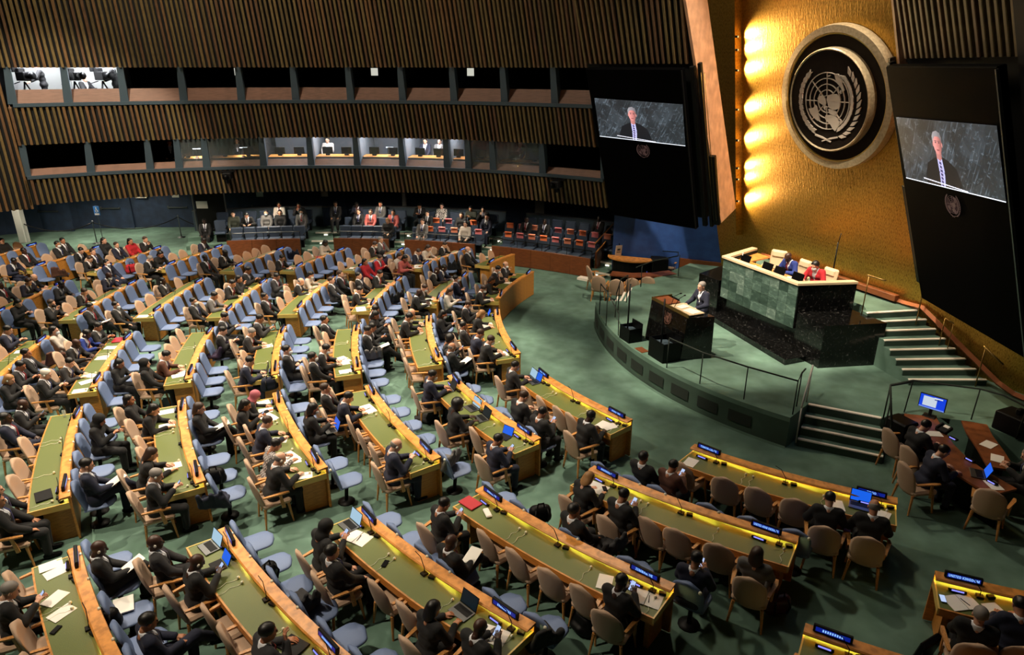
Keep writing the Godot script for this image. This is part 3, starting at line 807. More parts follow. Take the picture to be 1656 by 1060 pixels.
func emblem(t: Transform3D, r: float, parent: Node, m: Material) -> void:
	# polar world map in rings between two olive branches; t faces its -Z side, r the radius of the wreath
	var k := r / 1.0
	var T := t.scaled_local(Vector3(k, k, k))
	var P := func(x: float, y: float) -> Vector3: return T * Vector3(-x, y, 0)
	var g := G.new()
	for i in 5:
		var rr := 0.135 * (i + 1)
		var inn := []
		var pts := []
		for a in 33:
			pts.append(Vector3(cos(TAU * a / 32), sin(TAU * a / 32), 0) * rr)
		for a in 32: bar(g, T, pts[a], pts[a + 1], 0.016)
	for a in 8:
		var d := Vector3(cos(TAU * a / 8), sin(TAU * a / 8), 0)
		bar(g, T, d * 0.135, d * 0.675, 0.015)
	part("grid", g.done(), m, parent)
	# land, drawn about the pole
	var lands := [
		[[-0.29, 0.08], [-0.2, 0.15], [-0.1, 0.15], [-0.04, 0.08], [-0.02, -0.02], [-0.06, -0.1], [-0.14, -0.06], [-0.24, -0.02]],
		[[0.02, 0.16], [0.14, 0.19], [0.28, 0.2], [0.37, 0.16], [0.42, 0.08], [0.4, -0.04], [0.37, -0.13], [0.26, -0.17], [0.16, -0.16], [0.06, -0.12], [0.03, -0.02], [0.0, 0.06]],
		[[-0.03, -0.32], [0.1, -0.3], [0.24, -0.31], [0.34, -0.38], [0.4, -0.46], [0.36, -0.58], [0.27, -0.68], [0.2, -0.63], [0.13, -0.53], [0.02, -0.46], [-0.04, -0.4]],
		[[-0.58, -0.18], [-0.42, -0.16], [-0.36, -0.08], [-0.3, -0.14], [-0.22, -0.46], [-0.28, -0.47], [-0.4, -0.4], [-0.52, -0.3]],
		[[0.22, 0.66], [0.34, 0.66], [0.41, 0.55], [0.53, 0.3], [0.48, 0.26], [0.38, 0.4], [0.27, 0.52]],
		[[0.05, -0.16], [0.2, -0.18], [0.3, -0.22], [0.33, -0.32], [0.2, -0.3], [0.08, -0.26]],
		[[0.3, 0.36], [0.34, 0.36], [0.38, 0.24], [0.36, 0.22]], [[0.4, 0.3], [0.44, 0.28], [0.44, 0.22], [0.4, 0.2]], [[0.42, -0.38], [0.46, -0.42], [0.45, -0.5], [0.41, -0.48]],
		[[-0.02, 0.62], [0.1, 0.64], [0.1, 0.61], [0.0, 0.59]], [[-0.08, -0.06], [-0.02, -0.1], [-0.04, -0.2], [-0.1, -0.14]]]
	var lg := G.new()
	for l in lands:
		lg.prism(PackedVector2Array(l.map(func(q): return Vector2(q[0], q[1] - 0.02))), 0.0, 0.03, func(x, y, z): return T * Vector3(-x, z, -y))
	part("continents", lg.done(), m, parent)
	for s: float in [-1.0, 1.0]:
		var wg := G.new()
		for i in 12:
			var a := -PI / 2 + s * lerpf(0.42, 2.28, i / 11.0)
			var c := Vector2(cos(a), sin(a)) * 0.84
			for side: float in [-1.0, 1.0]:
				var dir: float = a + s * (PI / 2 - side * s * 0.42 * (1 if s > 0 else 1))
				var d := Vector2(cos(dir), sin(dir))
				var q := Vector2(-d.y, d.x)
				var o: Vector2 = c + Vector2(cos(a), sin(a)) * 0.055 * side
				var leaf := PackedVector2Array([o, o + d * 0.1 + q * 0.045, o + d * 0.24, o + d * 0.1 - q * 0.045])
				wg.prism(leaf, 0.0, 0.03, func(x, y, z): return T * Vector3(-x, z, -y))
		bar(wg, T, Vector3(-s * 0.14, -0.98, 0), Vector3(s * 0.1, -0.9, 0), 0.03)
		bar(wg, T, Vector3(s * 0.1, -0.9, 0), Vector3(s * 0.36, -0.84, 0), 0.04)
		part("olive_branch", wg.done(), m, parent)

func bar(g: G, T: Transform3D, a: Vector3, b: Vector3, w: float) -> void:
	var d := (b - a).normalized()
	var q := Vector3(-d.y, d.x, 0) * w / 2
	var f := func(p: Vector3, z: float) -> Vector3: return T * Vector3(-p.x, p.y, z)
	var z := Vector3.ZERO
	g.quad(f.call(a + q, -0.03), f.call(a - q, -0.03), f.call(b - q, -0.03), f.call(b + q, -0.03))
	g.quad(f.call(a + q, 0.0), f.call(a + q, -0.03), f.call(b + q, -0.03), f.call(b + q, 0.0))
	g.quad(f.call(a - q, -0.03), f.call(a - q, 0.0), f.call(b - q, 0.0), f.call(b - q, -0.03))

func rostrum() -> void:
	var o := thing("marble_rostrum", "high green marble desk for three between two black marble blocks", "rostrum")
	# black base, step and side blocks
	part("base", G.new().prism(PackedVector2Array([Vector2(3.5, -1.6), Vector2(5.0, -1.6), Vector2(5.0, 1.6), Vector2(3.5, 1.6)]), 0.72, 1.4, uvmap).done(), M.black_marble, o)
	part("plinth", G.new().prism(PackedVector2Array([Vector2(5.0, -2.05), Vector2(5.42, -2.05), Vector2(5.85, 1.98), Vector2(5.0, 2.0)]), 0.72, 0.86, uvmap).done(), M.black_marble, o)
	part("block", G.new().prism(PackedVector2Array([Vector2(3.7, 1.5), Vector2(5.18, 1.5), Vector2(5.24, 2.43), Vector2(3.72, 2.86)]), 0.72, 1.82, uvmap).done(), M.black_marble, o)
	part("block", G.new().prism(PackedVector2Array([Vector2(5.18, -1.5), Vector2(3.7, -1.5), Vector2(3.72, -2.86), Vector2(5.24, -2.33)]), 0.72, 1.82, uvmap).done(), M.black_marble, o)
	# the marble desk: core, then slabs with open joints
	part("core", G.new().prism(PackedVector2Array([Vector2(4.95, -1.38), Vector2(5.14, -1.38), Vector2(5.14, 1.38), Vector2(4.95, 1.38)]), 1.38, 2.5, uvmap).prism(PackedVector2Array([Vector2(5.1, 1.2), Vector2(5.1, 1.38), Vector2(3.75, 1.84), Vector2(3.72, 1.7)]), 1.38, 2.5, uvmap).prism(PackedVector2Array([Vector2(5.1, -1.38), Vector2(5.1, -1.2), Vector2(3.72, -1.7), Vector2(3.75, -1.84)]), 1.38, 2.5, uvmap).done(), M.black, o)
	var widths := [0.0, 0.11, 0.23, 0.33, 0.44, 0.56, 0.66, 0.78, 0.89, 1.0]
	for r in 4:
		for c in 9:
			var v0 := lerpf(-1.4, 1.4, widths[c]) + 0.003
			var v1 := lerpf(-1.4, 1.4, widths[c + 1]) - 0.003
			var h0 := 1.38 + r * 0.285 + 0.002
			var h1 := 1.38 + (r + 1) * 0.285 - 0.002
			var u := 5.17 + rng.randf_range(-0.002, 0.002)
			part("slab", G.new().prism(PackedVector2Array([Vector2(u - 0.03, v0), Vector2(u, v0), Vector2(u, v1), Vector2(u - 0.03, v1)]), h0, h1, func(x, y, z): return sp(x + (y - 1.38) * 0.03, z, y)).done(), M.marble[(rng.randi() + c) % 4], o)
	for s: float in [-1.0, 1.0]:
		for c in 5:
			for r in 3:
				var f := func(x: float, y: float, z: float) -> Vector3: return sp(lerpf(5.16, 3.76, x), s * (lerpf(1.39, 1.855, x) + z), y)
				part("slab", G.new().prism(PackedVector2Array([Vector2(c / 5.0 + 0.002, 0.0), Vector2((c + 1) / 5.0 - 0.002, 0.0), Vector2((c + 1) / 5.0 - 0.002, 0.02), Vector2(c / 5.0 + 0.002, 0.02)]), 1.38 + r * 0.38 + 0.002, 1.38 + (r + 1) * 0.38 - 0.002, f).done(), M.black_marble, o)
	# cream coping and the wooden worktop inside
	part("coping", G.new().prism(PackedVector2Array([Vector2(5.25, -1.43), Vector2(5.25, 1.43), Vector2(3.76, 1.9), Vector2(3.72, 1.72), Vector2(5.08, 1.27), Vector2(5.08, -1.27), Vector2(3.72, -1.72), Vector2(3.76, -1.9)]), 2.525, 2.58, uvmap).done(), M.cream, o)
	part("worktop", G.new().prism(PackedVector2Array([Vector2(5.08, -1.27), Vector2(5.08, 1.27), Vector2(4.55, 1.42), Vector2(4.55, -1.42)]), 2.4, 2.44, uvmap).done(), M.rail_wood, o)
	part("side_top", G.new().prism(PackedVector2Array([Vector2(4.55, -1.42), Vector2(4.55, -1.05), Vector2(3.72, -1.2), Vector2(3.72, -1.72)]), 2.4, 2.44, uvmap).done(), M.rail_wood, o)
	part("side_top", G.new().prism(PackedVector2Array([Vector2(4.55, 1.15), Vector2(4.55, 1.42), Vector2(3.72, 1.72), Vector2(3.72, 1.35)]), 2.4, 2.44, uvmap).done(), M.rail_wood, o)
	# things on it
	var items := [[4.85, -0.95, "left"], [4.85, -0.1, "middle"], [4.85, 0.35, "second middle"], [4.82, 0.95, "right"]]
	for q in items:
		var b := thing("desk_monitor", "black screen on the marble desk, %s of the row" % q[2], "monitor", Transform3D(Basis(-VA, Vector3.UP, -UA), sp(q[0], q[1], 2.44)))
		part("screen", G.new().box(Vector3(0, 0.13, 0), Vector3(0.36, 0.22, 0.03), Transform3D(Basis(Vector3.RIGHT, 0.3), Vector3.ZERO), 0.006).done(), M.gloss_black, b)
		part("foot", G.new().box(Vector3(0, 0.01, 0.02), Vector3(0.2, 0.02, 0.16), Transform3D(), 0.004).done(), M.black, b)
	for q in [[4.9, -0.55, "white name card on the marble desk by the empty chair"], [4.9, 0.12, "loose papers on the marble desk before the blue suit"], [4.25, 1.4, "blue folder lying at the right end of the marble desk"], [4.7, 0.72, "white sheets on the marble desk before the red jacket"]]:
		tag(part("paper_sheet" if not "folder" in q[2] else "folder", G.new().box(Vector3.ZERO, Vector3(0.3, 0.012, 0.22), face(sp(q[0], q[1], 2.452), UA) * Transform3D(Basis(Vector3.UP, q[1]), Vector3.ZERO)).done(), M.paper if not "folder" in q[2] else plain(rgb(110, 140, 200), 0.6), self), q[2], "paper" if not "folder" in q[2] else "folder")
	tag(part("desk_flag", G.new().smooth(true).ring([sp(4.8, -1.1, 2.44), sp(4.8, -1.1, 2.72)], 5, 0.01).done(), M.paper, self), "thin white microphone stem at the left end of the marble desk", "microphone")
	var fl := thing("floor_microphone", "slim dark microphone stand behind the red jacket by the gold wall", "microphone stand", Transform3D(Basis(), sp(2.9, 0.35, 1.9)))
	part("stand", G.new().smooth(true).ring([Vector3(0, 0, 0), Vector3(0, 1.25, 0)], 6, 0.02).lathe([Vector2(0.16, 0), Vector2(0.16, 0.02), Vector2(0.02, 0.04)], 12).done(), M.black, fl)
	part("stem", G.new().smooth(true).ring([Vector3(0, 1.2, 0), Vector3(0.03, 1.5, 0.02)], 5, 0.012).done(), M.black, fl)

func big_emblem() -> void:
	# bronze double disc on the gold wall
	var up := Vector3(0, 1, 0) * 0.9806 + UA * 0.1961
	var n := UA * 0.9806 - Vector3(0, 1, 0) * 0.1961
	var t := Transform3D(Basis(-VA, up, -n), sp(2.36 + 0.2 * 4.84, 0.03, 6.84))
	var o := thing("wall_emblem", "big bronze double disc with polar map and olive branches on the gold wall", "emblem", t)
	var ax := Transform3D(Basis(Vector3.RIGHT, -PI / 2), Vector3.ZERO)   # lathe axis to -Z
	part("outer_disc", G.new().lathe([Vector2(1.56, 0.0), Vector2(1.56, 0.2), Vector2(0.01, 0.2)], 64, ax).done(), M.bronze, o)
	part("outer_ring", G.new().lathe([Vector2(1.75, 0.02), Vector2(1.76, 0.1), Vector2(1.74, 0.26), Vector2(1.58, 0.28), Vector2(1.55, 0.2)], 72, ax, true).done(), M.emblem_rim, o)
	part("outer_bead", G.new().lathe([Vector2(1.56, 0.2), Vector2(1.56, 0.235), Vector2(1.53, 0.235), Vector2(1.53, 0.2)], 72, ax, true).done(), plain(rgb(226, 196, 110), 0.3, 0.9), o)
	part("inner_disc", G.new().lathe([Vector2(1.2, 0.2), Vector2(1.2, 0.42), Vector2(0.01, 0.42)], 64, ax).done(), M.bronze, o)
	part("inner_ring", G.new().lathe([Vector2(1.25, 0.2), Vector2(1.255, 0.42), Vector2(1.23, 0.45), Vector2(1.2, 0.43)], 72, ax, true).done(), M.emblem_rim, o)
	emblem(Transform3D(Basis(), Vector3(0, 0, -0.425)), 1.02, o, M.emblem_lines)

# ---------------------------------------------------------------- screens and slanted walls beside the stage
func speech_picture() -> ImageTexture:
	# what the cameras show: a grey-haired man in a dark suit at a lectern, green marble behind
	var w := 620
	var h := 260
	var im := Image.create(w, h, false, Image.FORMAT_RGB8)
	var n := FastNoiseLite.new()
	n.seed = 5
	n.frequency = 0.016
	n.noise_type = FastNoiseLite.TYPE_CELLULAR
	n.cellular_return_type = FastNoiseLite.RETURN_DISTANCE2_SUB
	n.domain_warp_enabled = true
	n.domain_warp_amplitude = 40.0
	var slab := FastNoiseLite.new()
	slab.seed = 9
	slab.frequency = 0.009
	slab.noise_type = FastNoiseLite.TYPE_CELLULAR
	slab.cellular_return_type = FastNoiseLite.RETURN_CELL_VALUE
	var streak := FastNoiseLite.new()
	streak.seed = 4
	streak.frequency = 0.02
	for y in h:
		for x in w:
			var v := absf(n.get_noise_2d(x, y * 1.4) + 1.0)
			var b := 0.16 + 0.07 * slab.get_noise_2d(x, y) + 0.35 * maxf(0.0, 0.13 - v) / 0.13
			b += maxf(0.0, streak.get_noise_2d((x + y * 0.6) * 3.0, (y - x * 0.3) * 0.25) - 0.25) * 0.5
			im.set_pixel(x, y, Color(b * 0.86, b * 0.97, b * 1.06))
	var cx := 268.0
	var paint := func(poly: Array, c: Color, soft := 0.0) -> void:
		var p := PackedVector2Array(poly.map(func(q): return Vector2(cx + q[0], q[1])))
		var lo := Vector2(999, 999); var hi := Vector2.ZERO
		for q in p: lo = lo.min(q); hi = hi.max(q)
		for y in range(maxi(0, int(lo.y)), mini(h, int(hi.y) + 1)):
			for x in range(maxi(0, int(lo.x)), mini(w, int(hi.x) + 1)):
				if Geometry2D.is_point_in_polygon(Vector2(x, y), p):
					var s := soft * (x - cx) / 60.0
					im.set_pixel(x, y, c.darkened(maxf(0.0, s)).lightened(maxf(0.0, -s * 0.4)))
	var round_ := func(x: float, y: float, rx: float, ry: float) -> Array: return range(20).map(func(k): return [x + cos(TAU * k / 20) * rx, y + sin(TAU * k / 20) * ry])
	paint.call([[-46, 152], [-10, 138], [14, 138], [56, 150], [98, 176], [116, 218], [124, 260], [-112, 260], [-104, 215], [-84, 170]], rgb(14, 16, 20))
	paint.call([[-16, 134], [14, 134], [22, 200], [14, 260], [-14, 260], [-12, 200]], rgb(150, 150, 190))
	paint.call([[-6, 146], [6, 146], [10, 200], [4, 260], [-8, 260], [-4, 200]], rgb(52, 48, 84))
	for k in 7: paint.call([[-5, 152 + k * 15], [8, 156 + k * 15], [8, 160 + k * 15], [-5, 156 + k * 15]], rgb(170, 160, 190))
	paint.call([[-18, 112], [18, 112], [16, 146], [2, 154], [-16, 146]], rgb(150, 96, 92), 0.5)
	paint.call(round_.call(0.0, 90.0, 27.0, 40.0), rgb(168, 104, 100), 0.8)
	paint.call([[-30, 92], [-31, 62], [-20, 44], [2, 38], [22, 46], [30, 64], [29, 90], [25, 72], [12, 60], [-12, 60], [-25, 74]], rgb(112, 108, 112), 0.5)
	for s in [-1, 1]:
		paint.call(round_.call(s * 10.5, 84.0, 4.5, 2.2), rgb(60, 40, 42))
		paint.call([[s * 10 - 7, 77], [s * 10 + 7, 77], [s * 10 + 7, 79], [s * 10 - 7, 79]], rgb(96, 66, 64))
		paint.call(round_.call(s * 28.0, 92.0, 3.5, 9.0), rgb(160, 106, 100))
	paint.call([[-3, 84], [3, 84], [5, 101], [-5, 101]], rgb(160, 100, 96))
	paint.call([[-9, 111], [9, 111], [7, 115], [-7, 115]], rgb(116, 60, 62))
	paint.call([[-130, 236], [150, 252], [150, 256], [-130, 241]], rgb(190, 190, 200))
	paint.call([[-34, 236], [-10, 196], [-8, 197], [-30, 238]], rgb(20, 20, 24))
	paint.call([[40, 238], [16, 198], [18, 197], [46, 240]], rgb(20, 20, 24))
	for y in 4:
		for x in w: im.set_pixel(x, h - 1 - y, Color(0.8, 0.82, 0.86))
	return ImageTexture.create_from_image(im)

func screens() -> void:
	big_emblem()
	var pic := speech_picture()
	for s: float in [-1.0, 1.0]:
		var left: bool = s < 0
		var yaw := 0.416 * -s
		var n2 := UA * cos(yaw) + VA * sin(yaw)
		var up := (n2 * sin(0.345) + Vector3.UP * cos(0.345)).normalized()
		var n := (n2 * cos(0.345) - Vector3.UP * sin(0.345)).normalized()
		var right := -(up.cross(-n)).normalized()   # to the right when facing the screen
		right = (-n).cross(up).normalized()
		var t := Transform3D(Basis(-right, up, -n), sp(6.031, -4.893, 6.0) if left else sp(5.941, 4.953, 6.085))
		# local: -Z faces the hall, -X is the viewer's right
		var o := thing("video_screen", "tall black video panel showing a man at a lectern, %s of the gold wall" % ("left" if left else "right"), "screen", t)
		part("housing", G.new().box(Vector3(0.03, -0.95, 0.09), Vector3(3.34, 5.05, 0.16), Transform3D(), 0.02).done(), M.screen_black, o)
		var g := G.new()
		var roll := 0.028 * s
		var R := Basis(Vector3(0, 0, 1), -roll)
		var c := [Vector3(1.543, -0.63, -0.004), Vector3(-1.543, -0.63, -0.004), Vector3(-1.543, 0.63, -0.004), Vector3(1.543, 0.63, -0.004)].map(func(q): return R * q)
		g.uvquad(c[0], c[1], c[2], c[3])
		var pm := plain(Color(0.01, 0.01, 0.01), 0.3)
		pm.emission_enabled = true
		pm.emission = Color.WHITE
		pm.emission_operator = BaseMaterial3D.EMISSION_OP_MULTIPLY
		pm.emission_texture = pic
		pm.emission_energy_multiplier = 2.2
		part("picture", g.done(), pm, o)
		emblem(Transform3D(Basis(), Vector3(-0.02, -0.93, -0.004)), 0.25, o, glow(rgb(120, 88, 84), 0.28))
		part("edge_strip", G.new().box(Vector3(-1.66 if not left else -1.62, -0.95, 0.0), Vector3(0.03, 5.0, 0.05)).done(), M.steel if not left else M.black, o)
		var l := AreaLight3D.new()
		l.name = "light"
		l.area_size = Vector2(3.0, 1.2)
		l.light_energy = 2.0
		l.light_color = Color(0.8, 0.9, 1.0)
		l.position = Vector3(0, 0, -0.05)
		l.shadow_enabled = true
		o.add_child(l, true)
		# slanted wall behind the panel, slatted above, dark below, with a pale board at its inner end
		var inn := -s
		var W := func(x: float, y: float, z: float) -> Vector3: return t * Vector3(x * inn, y, z)
		# x here counts from the middle of the panel, positive away from the gold wall
		var far := 6.0 if not left else 1.95
		var wg := G.new()
		wg.prism(PackedVector2Array([Vector2(-1.8, 1.5), Vector2(far, 1.5), Vector2(far, 8.0), Vector2(-1.25, 8.0)]), 0.45, 0.7, func(x, y, z): return W.call(x, z, y))
		wg.prism(PackedVector2Array([Vector2(-1.75, -3.3), Vector2(far, -3.3), Vector2(far, 1.5), Vector2(-1.75, 1.5)]), 0.45, 0.7, func(x, y, z): return W.call(x, z, y))
		var wl := struct("wall_stage_%s" % ("left" if left else "right"), wg.done(), M.back_black, "slanted slatted wall beside the stage, %s side" % ("left" if left else "right"))
		var x := -1.58
		while x < far:
			var a: Vector3 = W.call(x, 1.6, 0.38)
			var b: Vector3 = W.call(x, 7.6, 0.38)
			var u := (b - a).normalized()
			part("slat", slat_mesh(6.0, false), M.slats[rng.randi() % 5], wl, Transform3D(Basis(-right, u, (-right).cross(u)), a))
			x += 0.185 + rng.randf_range(-0.012, 0.012)
		# black lifting gear between panel and board
		var gear := thing("screen_gear", "black lifting rails and panels beside the %s video panel" % ("left" if left else "right"), "screen mount", t)
		for q in [[-1.85, -0.9, 0.2, 0.14, 5.0], [-2.02, -0.9, 0.3, 0.1, 5.1], [-2.2, -2.2, 0.3, 0.2, 2.3]]:
			part("rail", G.new().box(Vector3(q[0] * inn, q[1], q[2]), Vector3(q[3], q[4], 0.12), Transform3D(), 0.01).done(), M.gloss_black if q[3] > 0.12 else M.black, gear)
		for k in 2: part("rod", G.new().smooth(true).ring([Vector3((-2.12 - 0.1 * k) * inn, -3.2, 0.25), Vector3((-2.06 - 0.1 * k) * inn, 1.4, 0.25)], 5, 0.012).done(), M.brass, gear)
		if not left:
			part("panel", G.new().box(Vector3(-4.2, -0.4, 0.25), Vector3(4.6, 6.6, 0.2), Transform3D()).done(), M.black, gear)
		var bd := G.new()
		var p0 := [W.call(-1.3, 8.0, 0.33), W.call(-1.3, 8.0, 1.45), W.call(-2.33, -3.3, 1.3), W.call(-2.33, -3.3, 0.33)]
		var p1 := [W.call(-1.22, 8.0, 0.33), W.call(-1.22, 8.0, 1.45), W.call(-2.25, -3.3, 1.3), W.call(-2.25, -3.3, 0.33)]
		bd.loft([p0, p1] if left else [p1, p0])
		struct("trim_board", bd.done(), M.trim, "pale wooden end board of the %s slanted wall" % ("left" if left else "right"))
	# a narrow gold fin on the wall, with small lamps along it that rake the gold leaf
	var fin := G.new()
	var fr := func(h: float, w: float, d: float) -> Vector3: return sp(2.36 + 0.2 * (h - 2.0) + d, -3.8 + 0.055 * (h - 3.1) + w, h)
	fin.loft([[fr.call(2.4, -0.03, -0.05), fr.call(2.4, -0.03, 0.26), fr.call(2.4, 0.0, 0.26), fr.call(2.4, 0.0, -0.05)], [fr.call(17.0, -0.03, -0.05), fr.call(17.0, -0.03, 0.26), fr.call(17.0, 0.0, 0.26), fr.call(17.0, 0.0, -0.05)]])
	struct("trim_fin", fin.done(), M.gold, "narrow gold fin along the left of the gold wall")
	# lamps along the fin
	var hs := [[8.35, 34.0], [8.0, 46.0], [7.45, 46.0], [6.35, 36.0], [5.45, 36.0], [4.6, 20.0], [4.25, 16.0], [3.55, 34.0], [10.2, 30.0]]
	for i in hs.size():
		var h: float = hs[i][0]
		var u := 2.36 + 0.2 * (h - 2.0)
		var v := -3.8 + 0.055 * (h - 3.1)
		var o := thing("wall_washer", "small lamp by the gold fin raking the wall, %s counted up from the floor" % ["eighth", "seventh", "sixth", "fifth", "fourth", "third", "second", "first", "ninth"][i], "spotlight", face(sp(u + 0.2, v + 0.06, h), -UA * 0.5 + VA * 0.85))
		part("can", G.new().box(Vector3(0, 0, 0.04), Vector3(0.06, 0.06, 0.07), Transform3D(), 0.01).done(), M.black, o)
		part("lens", G.new().box(Vector3(0, 0, 0.0), Vector3(0.045, 0.045, 0.008)).done(), glow(Color(1.0, 0.85, 0.6), 2.0), o)
		var l := SpotLight3D.new()
		l.name = "light"
		l.position = Vector3(0, 0, -0.03)
		l.light_energy = hs[i][1] * 0.2
		l.light_color = Color(1.0, 0.86, 0.6)
		l.light_size = 0.04
		l.spot_angle = 60
		l.spot_angle_attenuation = 0.6
		l.spot_range = 40.0
		l.spot_attenuation = 2.0
		l.shadow_enabled = true
		o.add_child(l, true)

# ---------------------------------------------------------------- booths in the side wall
func band(h0: float, r0: float, h1: float, r1: float, a0: float, a1: float, step := 2.0) -> ArrayMesh:
	var g := G.new()
	var n := maxi(1, int((a1 - a0) / step))
	for i in n:
		var p := lerpf(a0, a1, float(i) / n)
		var q := lerpf(a0, a1, float(i + 1) / n)
		g.quad(cone(r0, p, h0), cone(r0, q, h0), cone(r1, q, h1), cone(r1, p, h1))
		g.quad(cone(r0 + 0.1, q, h0), cone(r0 + 0.1, p, h0), cone(r1 + 0.1, p, h1), cone(r1 + 0.1, q, h1))
		g.quad(cone(r1, p, h1), cone(r1, q, h1), cone(r1 + 0.1, q, h1), cone(r1 + 0.1, p, h1))
	return g.done()

func booth_post(a: float, h0: float, h1: float, parent: Node) -> void:
	var c := cone(0.08, a, h0)
	var d := cone(0.08, a + 0.35, h1)
	var x := (cone(0.08, a + 0.5, h0) - cone(0.08, a - 0.5, h0)).normalized()
	var o := (c - BC - Vector3(0, c.y, 0)).normalized()
	var ring := func(p: Vector3, w: float) -> Array: return [p - x * w, p + x * w, p + x * w + o * 0.25, p - x * w + o * 0.25]
	var g := G.new()
	g.loft([ring.call(c, 0.14), ring.call(d, 0.1)].map(func(q): q.reverse(); return q))
	part("post", g.done(), M.slate, parent)

